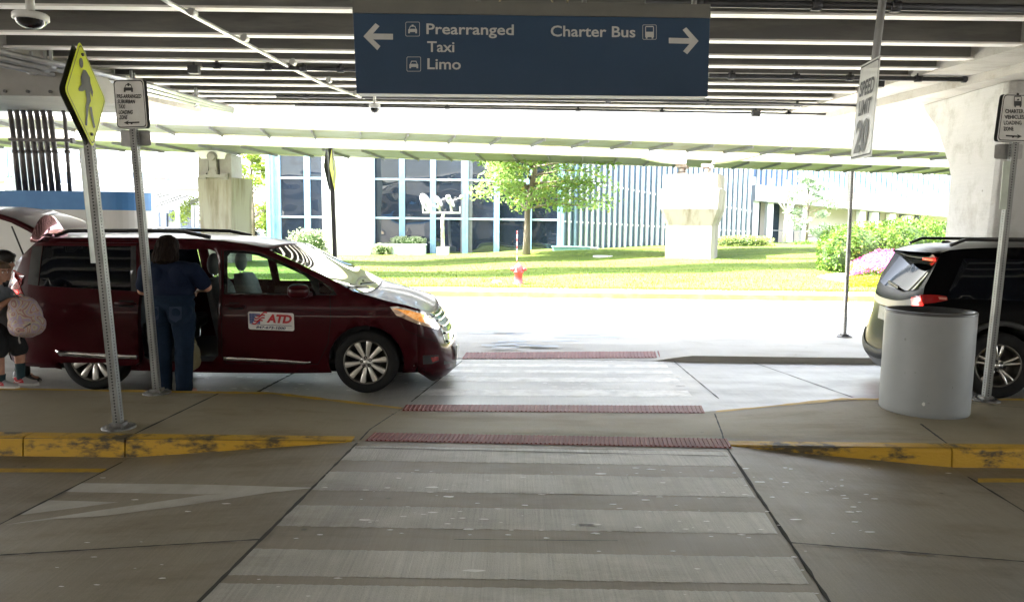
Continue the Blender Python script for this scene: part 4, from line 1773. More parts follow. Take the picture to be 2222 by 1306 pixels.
# ------------------------------------------------------------------ blue and white hoarding and the pipes above it
YH = 12.2
zhT = PY(150, 415, YH).z
xh = PY(300, 460, YH).x
zhB = PY(150, 455, YH).z
hd = thing('site_enclosure', 'white enclosure wall with a blue band along its top, behind the minivan', 'wall', (xh - 2, YH, 0))
def enclosure(z0, z1, mat, nm, off):
    m = MB()
    pts = []
    for k in range(9):
        t = R(-90 + 90 * k / 8)
        pts.append((xh - .45 + (.45 + off) * math.cos(t), YH + .45 + (.45 + off) * math.sin(t)))
    pts = [(xh - 7, YH - off)] + pts + [(xh - 1.9 + off, YH + 3), (xh - 7, YH + 3)]
    n = len(pts)
    m.add([V((x, y, z0)) for x, y in pts] + [V((x, y, z1)) for x, y in pts], [list(range(n)), list(range(n, 2 * n))] + [(i, (i + 1) % n, n + (i + 1) % n, n + i) for i in range(n)])
    m.build(nm, mat, hd)
enclosure(0.07, zhB, M('enclosure_white', (.58, .57, .54), .6, col2=(.53, .52, .49), scale=1), 'panel', 0)
enclosure(zhB, zhT, M('enclosure_blue', (.045, .17, .40), .5, col2=(.06, .21, .46), scale=2), 'band', .006)
PIPEM = M('pipe_dark', (.055, .05, .055), .4, .35, col2=(.10, .09, .09), scale=9)
names = ['first', 'second', 'third', 'fourth', 'fifth', 'sixth', 'seventh']
for i in range(8):
    u0 = 12 + i * 14.3 if i < 7 else 128
    u1 = 42 + i * 14.3 if i < 7 else 152
    Yp = 12.4
    a = PY(u0 - 10, 205, 11.6)
    pts = [PY(u0 - 26, 206, 11.4), PY(u0 - 4, 210, 11.9), PY(u0 + 6, 225, Yp), PY(u0 + 13, 260, Yp), PY((u0 + u1) / 2 + 6, 330, Yp), PY(u1, 416, Yp)]
    lab = 'dark pipe bending down to the blue enclosure, %s of the close row from the left' % names[i] if i < 7 else 'single thinner dark pipe standing apart at the right of the pipe row'
    o = thing('service_pipe', lab, 'pipe', pts[-1], group='dark bent pipes above the blue enclosure')
    m = MB()
    m.tube(pts, .042 if i < 7 else .032, 10)
    m.build('pipe', PIPEM, o)
    m = MB()
    m.tube([pts[4] + V((0, 0, -.02)), pts[4] + V((0, 0, .03))], .05, 10)
    m.build('coupling', PIPEM, o)
o = thing('pipe_rail', 'dark horizontal rail that holds the row of bent pipes', 'bracket', PY(90, 303, 12.3))
m = MB()
m.bar(PY(20, 303, 12.33), PY(157, 305, 12.33), .05, .05)
m.build('rail', PIPEM, o)
m = MB()
m.tube([PY(155, 305, 12.33), PY(160, 305, 12.33)], .05, 10)
m.build('end_cap', PIPEM, o)
# ------------------------------------------------------------------ vehicles
class Car:
    """local frame: x forward, y to the car's left, z up; the viewer sees its right side (local -y)"""

    def __init__(s, origin, yaw, hw, inset):
        s.o, s.yaw, s.hw, s.inset = V(origin), yaw, hw, inset
        s.Ri = Matrix.Rotation(-yaw, 3, 'Z')
        s.ro = s.Ri @ (CAM - s.o)
        s.bv, s.bf = [], []

    def ray(s, u, v):
        return s.Ri @ ray(u, v)

    def px(s, p):
        d = s.o + s.Ri.transposed() @ p - CAM
        return PW / 2 + F * d.dot(cr) / d.dot(fw)

    def plane(s, u, v, y):
        d = s.ray(u, v)
        return s.ro + d * ((y - s.ro.y) / d.y)

    def side(s, u, v):
        y = -s.hw
        for _ in range(6):
            p = s.plane(u, v, y)
            y = -s.hw + s.inset(p.x, p.z)
        p = s.plane(u, v, y)
        return (p.x, p.z)

    def S(s, px):
        return [s.side(u, v) for u, v in px]

    def near(s, p, out=0.0):
        return V((p[0], -s.hw + s.inset(p[0], p[1]) - out, p[1]))

    def far(s, p, out=0.0):
        return V((p[0], s.hw - s.inset(p[0], p[1]) + out, p[1]))

    def skin(s, m, poly, holes=(), step=.07, out=0.0, sides=(0, 1), bvh=False):
        vs, ts = panel(poly, holes, step)
        for k in sides:
            f = s.far if k else s.near
            pts = [f(p, out) for p in vs]
            m.add(pts, [t if k else t[::-1] for t in ts], True)
            if bvh and not k:
                o = len(s.bv)
                s.bv += pts
                s.bf += [[i + o for i in t] for t in ts]

    def rim(s, m, poly, out, depth, step=.06, k=0):
        f = s.far if k else s.near
        lp = dens(poly, step)
        n = len(lp)
        m.add([f(p, out) for p in lp] + [f(p, out - depth) for p in lp], [(i, (i + 1) % n, n + (i + 1) % n, n + i) for i in range(n)], False)

    def reg(s, rows):
        o = len(s.bv)
        n = len(rows[0])
        s.bv += [p for r in rows for p in r]
        s.bf += [[o + i * n + j, o + i * n + j + 1, o + (i + 1) * n + j + 1, o + (i + 1) * n + j] for i in range(len(rows) - 1) for j in range(n - 1)]

    def tree(s):
        s.bvh = BVHTree.FromPolygons([tuple(p) for p in s.bv], s.bf)

    def hit(s, u, v, out=.004):
        d = s.ray(u, v).normalized()
        h = s.bvh.ray_cast(s.ro, d)
        if h[0] is None:
            h = s.bvh.find_nearest(s.ro + d * ((-s.hw - s.ro.y) / d.y))
        n = h[1]
        if n.dot(d) > 0:
            n = -n
        return h[0] + n * out

    def decal(s, m, px, out=.006, step=8, mirror=False, rim=True):
        """thin patch laid on the bodywork where the outline falls"""
        vs, ts = panel(px, step=step)
        pts = [s.hit(p.x, p.y, out) for p in vs]
        m.add(pts, [list(t) for t in ts], True)
        nb = len(dens(px, step))
        lo = [s.hit(p.x, p.y, -.01) for p in vs[:nb]]
        if rim:
            m.add(pts[:nb] + lo, [(i, (i + 1) % nb, nb + (i + 1) % nb, nb + i) for i in range(nb)])
        if mirror:
            m.add([V((p.x, -p.y, p.z)) for p in pts], [list(t)[::-1] for t in ts], True)

    def dec(s, name, mat, parent, px, out=.006, step=8, mirror=False, rim=True):
        """the patch as a part of its own, with its twin on the other side when mirrored"""
        m = MB()
        s.decal(m, px, out, step, False, rim)
        o = m.build(name, mat, parent[0] if isinstance(parent, tuple) else parent, local=True, fix=False)
        if not mirror:
            return o
        m2 = MB()
        m2.add([V((p.x, -p.y, p.z)) for p in m.v], [f[::-1] for f in m.f], True)
        return o, m2.build(name, mat, parent[1] if isinstance(parent, tuple) else parent, local=True, fix=False)

    def line(s, m, px, w=.006, out=.002):
        """panel gap drawn as a thin dark strip on the bodywork"""
        P = []
        for (a, b) in zip(px, px[1:]):
            k = max(1, int(math.hypot(b[0] - a[0], b[1] - a[1]) / 8))
            P += [(a[0] + (b[0] - a[0]) * t / k, a[1] + (b[1] - a[1]) * t / k) for t in range(k)]
        P.append(px[-1])
        Q = [s.hit(u, v, out) for u, v in P]
        rows = []
        for i, q in enumerate(Q):
            d = (Q[min(i + 1, len(Q) - 1)] - Q[max(0, i - 1)])
            d.y = 0
            n = V((-d.z, 0, d.x)).normalized() * w / 2
            rows.append([q - n, q + n])
        m.grid(rows, False, True)


def lerp2(pts, n):
    """resample a polyline of 2D/3D points to n+1 points by index"""
    out = []
    k = len(pts) - 1
    for i in range(n + 1):
        t = i / n * k
        j = min(k - 1, int(t))
        a, b = V(pts[j]), V(pts[j + 1])
        out.append(a.lerp(b, t - j))
    return out


def make_wheel(root, x, ysgn, hw, Rt, Rr, style, rimmat, steer=0.0, turn=0.0):
    w = bpy.data.objects.new('wheel', None)
    COL.objects.link(w)
    w.empty_display_size = .1
    w.parent = root
    w.location = (x, ysgn * (hw - .02), Rt)
    w.rotation_euler = (R(90) if ysgn < 0 else R(-90), 0, steer)
    # lathe axis z points outward
    tw = .22
    m = MB()
    m.lathe([(Rr * .98, -tw), (Rt * .9, -tw), (Rt * .985, -tw * .93), (Rt, -tw * .8), (Rt, -tw * .2), (Rt * .985, -tw * .06), (Rt * .95, .0), (Rt * .88, .012), (Rr * 1.1, .008), (Rr * 1.02, -.006), (Rr * .98, -.02)], 56)
    for k in range(4):
        zz = -tw * (.24 + .16 * k)
        m.lathe([(Rt * 1.001, zz), (Rt * .985, zz - .004), (Rt * 1.001, zz - .008)], 56)
    m.build('tyre', M('tyre_rubber', (.010, .010, .011), .75, spec=.2, col2=(.017, .016, .015), scale=5), w, local=True)
    m = MB()
    m.lathe([(Rr * 1.03, -.006), (Rr * 1.03, .004), (Rr * .985, .006), (Rr * .95, -.008), (Rr * .93, -.05), (Rr * .9, -.16), (Rr * .6, -.17), (0, -.17)], 56)
    m.cur = 1
    ns = 10 if style == 'turbine' else 5
    for k in range(ns):
        a0 = 2 * math.pi * k / ns + turn

        def sp(a_in, a_out, w_in, w_out, z_in, z_out, r0, r1):
            rows = []
            for i in range(6):
                t = i / 5
                r = r0 + (r1 - r0) * t
                a = a_in + (a_out - a_in) * t
                ww = w_in + (w_out - w_in) * t
                z = z_in + (z_out - z_in) * t + .012 * math.sin(math.pi * t)
                c = V((r * math.cos(a), r * math.sin(a), z))
                tn = V((-math.sin(a), math.cos(a), 0)) * ww / 2
                rows.append([c - tn - V((0, 0, .03)), c - tn, c - tn * .6 + V((0, 0, .008)), c + tn * .6 + V((0, 0, .008)), c + tn, c + tn - V((0, 0, .03))])
            m.grid(rows, False, True)
        if style == 'turbine':
            sp(a0, a0, Rr * .13, Rr * .27, -.03, -.008, Rr * .26, Rr * .97)
        else:
            for sg in (-1, 1):
                sp(a0 + sg * .13, a0 + sg * .17, Rr * .12, Rr * .13, -.028, -.008, Rr * .22, Rr * .97)
            sp(a0 + .0, a0 + .0, Rr * .3, Rr * .1, -.036, -.03, Rr * .2, Rr * .5)
    m.lathe([(Rr * .3, -.06), (Rr * .3, -.028), (Rr * .26, -.018), (Rr * .13, -.016), (Rr * .12, -.006), (0, -.004)], 30)
    m.cur = 2
    for k in range(5):
        a = 2 * math.pi * k / 5 + turn + .3
        m.lathe([(.017, -.04), (.017, -.012), (.010, -.012), (.010, -.03)], 10, Matrix.Translation((Rr * .205 * math.cos(a), Rr * .205 * math.sin(a), .002)))
    m.build('rim', [M('rim_inner', (.16, .15, .13), .4, .8), rimmat, M('lug_dark', (.03, .03, .03), .4, .5)], w, local=True)
    m = MB()
    m.lathe([(0, -.12), (Rr * .62, -.12), (Rr * .62, -.135), (0, -.135)], 30)
    m.build('brake_disc', M('disc_grey', (.12, .11, .10), .4, .8), w, local=True)
    return w


PAINT_R = M('burgundy_paint', (.036, .0032, .0056), .32, .0, spec=.06, col2=(.042, .0037, .0066), scale=300, coat=.3)
BLK = M('black_trim', (.012, .012, .013), .5, scale=10)
BLKG = M('black_gloss', (.008, .008, .01), .08, spec=.6)
CHROME = M('chrome', (.75, .75, .74), .12, 1.0, scale=3)
GAP = M('panel_gap', (.003, .003, .003), .9)
SILVER_RIM = M('rim_silver', (.72, .69, .64), .3, .6, scale=4)
GLS = glassmat('car_glass', (.72, .85, .82), .01, .85)
PRIV = M('privacy_glass', (.004, .005, .008), .03, spec=.35)
INTG = M('interior_grey', (.16, .16, .155), .8, col2=(.12, .12, .115), scale=20)
INTD = M('interior_dark', (.03, .03, .032), .8)
AMBER = M('headlight_amber', (.75, .30, .06), .12, col2=(.85, .62, .38), scale=9, lo=.42, hi=.6, coat=1, emit=(1.0, .38, .06), estr=.03)
LAMPW = M('headlight_clear', (.6, .58, .55), .08, .4, scale=20, coat=1)
REDL = M('tail_red', (.30, .006, .008), .1, coat=1)
REDON = M('tail_lit', (.6, .01, .01), .2, coat=1, emit=(1, .03, .02), estr=.22)

# ---- the burgundy minivan -------------------------------------------------
YS, HW = 7.88, .94


def van_inset(x, z):
    i = interp([(.1, .14), (.2, .08), (.32, .04), (.5, .012), (.75, 0), (.93, .004), (1.02, .028), (1.12, .055), (1.35, .115), (1.55, .17), (1.66, .215), (1.75, .28)], z)
    if x > 1.5:
        i += .2 * ((x - 1.5) / .75) ** 2.2
    if x < -1.9:
        i += .16 * ((-1.9 - x) / .55) ** 2
    return i


xf = PY(793, 789.5, YS).x
VC = Car((xf - 1.48, YS + HW, 0), 0, HW, van_inset)
RT = .345
rz_ = RT
van = thing('minivan', 'burgundy minivan with its sliding door and tailgate open, waiting at the island', 'minivan', VC.o)


def arc(cx, cz, r, a0, a1, n=16):
    return [(cx + r * math.cos(R(a0 + (a1 - a0) * i / n)), cz + r * math.sin(R(a0 + (a1 - a0) * i / n))) for i in range(n + 1)]


zb = .215
AR = .405
a_end = math.degrees(math.asin((zb - RT) / AR))
front_arc = arc(1.48, RT, AR, a_end, 180 - a_end)
rear_arc = arc(-1.48, RT, .40, math.degrees(math.asin((zb - RT) / .40)), 180 - math.degrees(math.asin((zb - RT) / .40)))
top = VC.S([(86, 520), (150, 518), (300, 518), (420, 521), (480, 525), (530, 532), (585, 543), (651, 573), (713, 603), (765, 632), (800, 642), (841, 654), (880, 662), (905, 670)])
xs_f = top[-1][0]
rear = VC.S([(36, 568), (18, 620), (14, 640), (12, 700), (14, 740), (26, 780), (34, 790)])
outline = top + [(xs_f, .8), (xs_f, .5), (xs_f, .3), (xs_f - .03, .215)] + front_arc[0:] + [(.6, .2), (0, .2), (-.6, .2)] + rear_arc + [(-1.95, .235)] + rear[::-1]
door_open = VC.S([(310, 546), (330, 541), (455, 541), (468, 547), (473, 565), (476, 640), (474, 770), (462, 784), (330, 784), (314, 774)])
fwin = VC.S([(494, 556), (500, 549), (533, 550), (560, 555), (602, 571), (642, 589), (660, 597), (674, 610), (682, 637), (494, 635)])
twin = VC.S([(692, 612), (703, 617), (722, 632), (716, 639), (694, 636)])
qwin = VC.S([(102, 533), (296, 534), (294, 630), (92, 619)])
m = MB()
VC.skin(m, outline, [door_open, fwin, twin, qwin], .075, sides=(0,), bvh=True)
VC.skin(m, outline, [VC.S([(322, 549), (448, 548), (470, 552), (474, 632), (322, 630)]), fwin, twin, qwin], .075, sides=(1,))
# nose
nose_px = [(950, 812), (975, 800), (990, 786), (990.5, 772), (990, 756), (986, 734), (977, 704), (963, 683), (950, 671)]
nrows = []
edge_z = [.215, .26, .32, .41, .5, .60, .70, .79, top[-1][1]]
for (u, v), ze in zip(nose_px, edge_z):
    q = VC.plane(u, v, .25)
    yk = HW - van_inset(xs_f, ze)
    xn = xs_f + (q.x - xs_f) / (1 - .27 ** 3.3)
    r = []
    for i in range(25):
        s_ = -1 + 2 * i / 24
        k = abs(s_) ** 3.3
        r.append(V((xn + (xs_f - xn) * k, s_ * yk, q.z + (ze - q.z) * abs(s_) ** 2)))
    nrows.append(r)
m.grid(nrows, False, True)
VC.reg(nrows)
# bonnet
cen = [VC.plane(u, v, .1) for u, v in ((806, 629), (840, 634), (872, 642), (905, 651), (930, 661))]
edge = [top[9], top[10], top[11], top[12], top[13]]
hrows = []
NH = 12
ce, ee = lerp2([(p.x, p.z) for p in cen], NH), lerp2(edge, NH)
for c_, e_ in zip(ce, ee):
    yk = HW - van_inset(e_.x, e_.y)
    hrows.append([V((c_.x + (e_.x - c_.x) * abs(s_) ** 2.2, s_ * yk, c_.y + (e_.y - c_.y) * abs(s_) ** 2.4)) for s_ in [-1 + 2 * i / 24 for i in range(25)]])
tp = nrows[-1]
for t in (.5, 1):
    hrows.append([a.lerp(b, t) + V((0, 0, .012 * (1 - t))) for a, b in zip(hrows[NH], tp)])
m.grid(hrows, False, True)
VC.reg(hrows)
# roof
rrows = []
ee = lerp2(top[0:7], 18)
for i, e_ in enumerate(ee):
    yk = HW - van_inset(e_.x, e_.y)
    fwd = max(0, (i - 9) / 9) ** 2 * .14
    rrows.append([V((e_.x + fwd * (1 - abs(s_) ** 2), s_ * yk, e_.y + .055 * (1 - abs(s_) ** 2.2))) for s_ in [-1 + 2 * k / 20 for k in range(21)]])
m.grid(rrows, False, True)
VC.reg(rrows)
# rear bumper
bx0 = rear[3][0]
brow = []
for z, dx in ((.235, .06), (.28, 0), (.5, -.03), (.62, -.02), (.66, .04)):
    yk = HW - van_inset(bx0, z)
    brow.append([V((bx0 + dx - .10 * (1 - abs(s_) ** 2.5), s_ * yk, z)) for s_ in [-1 + 2 * k / 14 for k in range(15)]])
m.grid(brow, False, True)
body = m.build('body', PAINT_R, van, local=True, fix=False)
sol = body.modifiers.new('solid', 'SOLIDIFY')
sol.thickness = .004
sol.offset = 0
VC.tree()
# windscreen
wrows = []
cb_ = VC.plane(808, 630, 0.0)
et = lerp2(top[6:10], 8)
ct = rrows[-1]
for i in range(9):
    e_ = et[i]
    t = i / 8
    yk = HW - van_inset(e_.x, e_.y)
    cz = (ct[10].z) + (cb_.z - ct[10].z) * t
    cx_ = ct[10].x + (cb_.x - ct[10].x) * t
    wrows.append([V((cx_ + (e_.x - cx_) * abs(s_) ** 2.2, s_ * (yk - .004), cz + (e_.y - cz) * abs(s_) ** 2.4 + .004)) for s_ in [-1 + 2 * k / 20 for k in range(21)]])
m = MB()
m.grid(wrows, False, True)
m.build('windscreen', GLS, van, local=True, fix=False)
for y0, y1 in ((-.62, .0), (.05, .66)):
    m = MB()
    a, b_ = wrows[7][10].lerp(wrows[7][2 if y0 < 0 else 17], .9), wrows[8][10] + V((.02, 0, .015))
    m.bar(V((a.x, y0, a.z + .02)), V((wrows[8][10].x - .05, y1, wrows[8][10].z + .03)), .02, .02)
    m.build('wiper', BLK, van, local=True)
for poly, mt in ((fwin, GLS), (twin, GLS), (qwin, PRIV)):
    for k in (0, 1):
        m = MB()
        VC.skin(m, poly, (), .1, out=-.008, sides=(k,))
        m.build('window', mt, van, local=True, fix=False)
m = MB()
VC.skin(m, VC.S([(322, 549), (448, 548), (470, 552), (474, 632), (322, 630)]), (), .1, out=-.008, sides=(1,))
m.build('window', GLS, van, local=True, fix=False)
# window surrounds in black
for k in (0, 1):
    m = MB()
    VC.skin(m, VC.S([(486, 545), (500, 543), (535, 545), (562, 549), (604, 565), (645, 583), (690, 606), (722, 625), (732, 641), (486, 639)]), [fwin, twin], .06, out=.003, sides=(k,))
    m.build('window_trim', BLKG, van, local=True, fix=False)
# interior: floor, far lining, dashboard, seats
m = MB()
m.box(-2.2, 1.45, -.76, .76, .3, .36)
m.box(-2.35, -2.2, -.7, .7, .3, .8)
m.box(1.1, 1.5, -.78, .78, .36, .95)
m.box(-2.2, -1.2, -.76, .76, .36, .95)
m.build('floor', INTD, van, local=True)
m = MB()
m.hexa([(.95, -.76, .82), (1.3, -.74, .8), (1.3, .74, .8), (.95, .76, .82), (1.0, -.74, 1.0), (1.55, -.7, 1.02), (1.55, .7, 1.02), (1.0, .74, 1.0)])
m.build('dashboard', INTD, van, local=True, bevel=.03)


def seat(x, y, mat, back=1.02, headrest=1.3, w=.5):
    s_ = bpy.data.objects.new('seat', None)
    COL.objects.link(s_)
    s_.parent = van
    s_.empty_display_size = .1
    m = MB()
    rows = []
    for xx, z0, z1, k in ((-.27, .5, .66, .9), (0, .48, .68, 1), (.25, .5, .7, 1), (.3, .55, .66, .85)):
        rows.append([V((x + xx, y - w / 2 * k, z0)), V((x + xx, y + w / 2 * k, z0)), V((x + xx, y + w / 2 * k, z1 - .02)), V((x + xx, y, z1 - .05)), V((x + xx, y - w / 2 * k, z1 - .02))])
    m.grid(rows, True, True)
    m.add(rows[0], [list(range(5))])
    m.add(rows[-1], [list(range(5))[::-1]])
    m.box(x - .2, x + .2, y - .2, y + .2, .34, .5)
    m.build('cushion', mat, s_, local=True)
    m = MB()
    rows = []
    for z, xx, k, th in ((.56, -.22, .95, .2), (.8, -.28, 1, .17), (back, -.36, .96, .13), (back + .09, -.39, .8, .1)):
        rows.append([V((x + xx - th / 2, y - w / 2 * k, z)), V((x + xx + th / 2, y - w / 2 * k * .95, z)), V((x + xx + th / 2 - .02, y, z)), V((x + xx + th / 2, y + w / 2 * k * .95, z)), V((x + xx - th / 2, y + w / 2 * k, z))])
    m.grid(rows, True, True)
    m.add(rows[-1], [list(range(5))])
    m.build('backrest', mat, s_, local=True)
    m = MB()
    m.ball((x - .42, y, headrest), (.065, .13, .13), 14, 9)
    m.build('headrest', mat, s_, local=True)
    m = MB()
    for dy in (-.06, .06):
        m.tube([(x - .4, y + dy, back), (x - .42, y + dy, headrest)], .008, 6)
    m.build('headrest_post', CHROME, s_, local=True)


sx_ = VC.plane(524, 610, .42).x
seat(sx_ + .42, -.42, INTD, 1.12, 1.36)
seat(sx_ + .42, .42, INTG, 1.12, 1.36)
seat(-1.2, -.1, INTD, 1.05, 1.2, .52)
seat(-1.2, .5, INTD, 1.05, 1.2, .5)
m = MB()
cst = V((1.05, .42, 1.02))
q = V((-1, 0, .45)).to_track_quat('Z', 'Y').to_matrix().to_4x4()
T = Matrix.Translation(cst) @ q
for k in range(28):
    a, b_ = 2 * math.pi * k / 28, 2 * math.pi * (k + 1) / 28
    m.tube([T @ V((.18 * math.cos(a), .18 * math.sin(a), 0)), T @ V((.18 * math.cos(b_), .18 * math.sin(b_), 0))], .014, 6, caps=False)
m.bar(T @ V((-.17, 0, 0)), T @ V((.17, 0, 0)), .04, .02)
m.build('steering_wheel', INTD, van, local=True)
# sliding door pushed back along the flank
dpoly = VC.S([(72, 600), (92, 545), (102, 530), (130, 526), (304, 527), (309, 560), (311, 640), (310, 783), (300, 790), (268, 791), (262, 775), (245, 784), (130, 784), (84, 740), (70, 660)])
m = MB()
VC.skin(m, dpoly, [qwin], .07, out=.075, sides=(0,), bvh=True)
VC.rim(m, dpoly, .075, .06)
VC.rim(m, qwin, .075, .03)
sd = m.build('sliding_door', PAINT_R, van, local=True, fix=False)
VC.tree()
m = MB()
VC.skin(m, qwin, (), .1, out=.068, sides=(0,))
dw = m.build('door_window', PRIV, sd, local=True, fix=False)
for tp_ in ([(80, 534), (102, 533), (92, 619), (70, 615)], [(292, 534), (303, 533), (305, 632), (292, 630)]):
    m = MB()
    VC.skin(m, VC.S(tp_), (), .06, out=.079, sides=(0,))
    m.build('window_trim', M('trim_grey_gloss', (.05, .05, .052), .15), sd, local=True, fix=False)
m = MB()
VC.decal(m, [(121, 759), (200, 765), (308, 771), (307, 779), (200, 776), (130, 771)], .012, 10)
m.build('sill_strip', CHROME, sd, local=True)


def handle(u, v, wpx, par):
    m = MB()
    a, b_ = VC.hit(u - wpx / 2, v, .035), VC.hit(u + wpx / 2, v + 1, .035)
    a0, b0 = VC.hit(u - wpx / 2, v, -.005), VC.hit(u + wpx / 2, v + 1, -.005)
    m.tube([a0, a, a.lerp(b_, .5) + V((0, -.008, 0)), b_, b0], [.012, .016, .019, .016, .012], 10)
    m.build('handle', PAINT_R, par, local=True)
    m = MB()
    VC.decal(m, [(u - wpx / 2 + 4, v - 8), (u + wpx / 2 - 4, v - 7), (u + wpx / 2 - 4, v + 8), (u - wpx / 2 + 4, v + 7)], .002, 6, rim=False)
    m.build('handle_recess', GAP, par, local=True, fix=False)


handle(274, 659, 40, sd)
# front door details
fd_ = [(487, 546), (484, 640), (486, 770), (500, 786), (690, 789)]
for px_, w_ in (([(481, 542), (480, 640), (482, 772), (492, 788), (690, 790)], .008), ([(690, 790), (712, 745), (718, 690), (716, 642)], .007), ([(766, 634), (800, 644), (841, 657)], .006), ([(869, 700), (880, 716), (906, 728), (948, 742)], .006)):
    m = MB()
    VC.line(m, px_, w_, .004)
    m.build('panel_gap', GAP, van, local=True, fix=False)
handle(512, 664, 40, van)
m = MB()
VC.decal(m, [(486, 773), (600, 779), (677, 785), (660, 788), (486, 781)], .012, 10)
m.build('sill_strip', CHROME, van, local=True)
# mirror
m = MB()
c = VC.hit(652, 624, .13)
rows = []
for i in range(9):
    t = math.pi * i / 8
    rows.append([c + V((math.copysign(abs(math.cos(a)) ** .7, math.cos(a)) * .115 * math.sin(t) ** .5, -.085 * math.cos(t), math.copysign(abs(math.sin(a)) ** .7, math.sin(a)) * .078 * math.sin(t) ** .5)) for a in [2 * math.pi * k / 16 for k in range(16)]])
m.grid(rows, True, True)
m.bar(VC.hit(672, 634, -.01), c + V((0, .04, -.06)), .06, .05)
mr_ = m.build('mirror', PAINT_R, van, local=True)
m = MB()
m.add([V((p.x, -p.y, p.z)) for r in rows for p in r], [(i * 16 + j, (i + 1) * 16 + j, (i + 1) * 16 + (j + 1) % 16, i * 16 + (j + 1) % 16) for i in range(8) for j in range(16)], True)
m.build('mirror', PAINT_R, van, local=True)
# headlights, grille, plate, fog lamp
hl = [(846, 666), (862, 665), (890, 671), (921, 679), (941, 692), (954, 711), (930, 707), (900, 698), (866, 686)]
hlo = VC.dec('headlight', LAMPW, van, hl, .008, 7, True)
m = MB()
VC.dec('lens', AMBER, hlo, [(853, 669), (890, 674), (918, 682), (936, 694), (947, 707), (922, 702), (893, 693), (868, 683)], .012, 7, True)
VC.dec('light_rim', M('lamp_rim_amber', (.7, .5, .38), .12, .3, coat=1), hlo, [(848, 669), (862, 672), (905, 696), (952, 712), (948, 716), (903, 702), (860, 684)], .013, 7, True, False)
for k in range(5):
    m = MB()
    s0 = 5.2 + k * .62
    i0 = int(s0)
    t = s0 - i0
    row = [a.lerp(b_, t) for a, b_ in zip(nrows[min(7, i0)], nrows[min(8, i0 + 1)])]
    pts = [p + V((.014, 0, 0)) for p in row[6:19]]
    rws = [[p + V((0, 0, -.016)), p + V((.016, 0, 0)), p + V((0, 0, .016))] for p in pts]
    m.grid(rws, False, True)
    m.build('grille_slat', CHROME, van, local=True, fix=False)
m = MB()
rws = [[p + V((.006, 0, 0)) for p in r[5:20]] for r in nrows[5:9]]
m.grid(rws, False, True)
m.build('grille', BLKG, van, local=True, fix=False)
m = MB()
rws = [[p + V((.006, 0, 0)) for p in r[4:21]] for r in nrows[2:4]]
m.grid(rws, False, True)
m.build('lower_grille', BLK, van, local=True, fix=False)
m = MB()
xp_ = nrows[4][12].x + .02
m.box(xp_, xp_ + .015, -.155, .155, nrows[4][12].z - .07, nrows[4][12].z + .1)
m.build('number_plate', M('plate_white', (.7, .7, .68), .4), van, local=True)
m = MB()
VC.decal(m, [(917, 771), (951, 770), (952, 783), (938, 789), (918, 790)], .004, 7)
m.build('fog_recess', BLK, van, local=True, fix=False)
m = MB()
VC.decal(m, [(934, 775), (950, 773), (951, 781), (938, 785)], .008, 5)
m.build('fog_light', M('fog_red', (.35, .03, .03), .1, coat=1), van, local=True, fix=False)
m = MB()
VC.decal(m, [(874, 792), (930, 795), (990, 786), (990, 792), (940, 805), (878, 798)], .01, 8, rim=False)
m.build('lip', PAINT_R, van, local=True, fix=False)
# roof rails, antenna
for sgn in (-1, 1):
    m = MB()
    P = [VC.hit(u, v, .0) for u, v in ((118, 517.5), (150, 516), (300, 516.5), (400, 518), (455, 521))]
    P = [V((p.x, -.66 * -sgn if sgn > 0 else -.66, p.z + h)) for p, h in zip(P, (.03, .075, .08, .075, .03))]
    m.tube(P, .022, 8)
    m.build('roof_rail', M('rail_black', (.02, .02, .022), .3, .3), van, local=True)
m = MB()
a = VC.plane(775, 598, .4)
m.tube([VC.plane(784, 634, .55), VC.plane(764, 570, .55)], .004, 5)
m.build('aerial', BLK, van, local=True)
# wheel wells and underbody, dark
UB = M('underbody_black', (.006, .006, .006), .9)
m = MB()
m.box(-2.2, 2.1, -.72, .72, .2, .3)
m.build('underbody', UB, van, local=True, fix=False)
for x, y in ((1.48, -.68), (1.48, .68), (-1.48, -.68), (-1.48, .68)):
    m = MB()
    m.grid([[V((x + .395 * math.cos(t), y + d_, RT + .395 * math.sin(t))) for d_ in (-.2, .2)] for t in [math.pi * k / 20 for k in range(21)]])
    m.build('wheel_well', UB, van, local=True, fix=False)
for x in (1.48, -1.48):
    for s_ in (-1, 1):
        make_wheel(van, x, s_, HW, RT, .236, 'turbine', SILVER_RIM, turn=.15 if x > 0 else .35)
# tail light (lit) on the rear corner and raised tailgate
tl = VC.dec('tail_light', REDL, van, [(14, 600), (30, 585), (52, 640), (46, 650), (13, 648)], .01, 8, True)
VC.dec('lens', REDON, tl, [(12, 632), (40, 630), (44, 644), (12, 646)], .014, 6, True)
hx, hz_ = top[0][0], top[0][1] + .04
m = MB()
# upper lip stands up in front of the hinge, the gate itself runs back and up from it
lip = []
for i in range(9):
    t = i / 8
    a = VC.plane(84 + 62 * t, 522, -.62 + 1.3 * t)
    lip.append(a)
rows = []
NB = 20
for j in range(NB + 1):
    s_ = -1 + 2 * j / NB
    y = s_ * .66
    yy = .25 * (1 - abs(s_) ** 2.5)
    prof = [(.06, .02), (0, .0), (-.16, .10), (-.34, .19), (-.7, .30), (-1.05, .335), (-1.2, .31), (-1.26, .25)]
    rows.append([V((hx + a, y, hz_ - .05 + b_)) for a, b_ in prof])
m.grid(rows, False, True)
tg = m.build('tailgate', PAINT_R, van, local=True, fix=False)
sol = tg.modifiers.new('solid', 'SOLIDIFY')
sol.thickness = .05
sol.offset = -1
m = MB()
rws = [[r[k] + V((0, 0, .012)) for k in (2, 3, 4)] for r in rows[3:NB - 2]]
m.grid(rws, False, True)
m.build('rear_window', PRIV, tg, local=True, fix=False)
m = MB()
rws = []
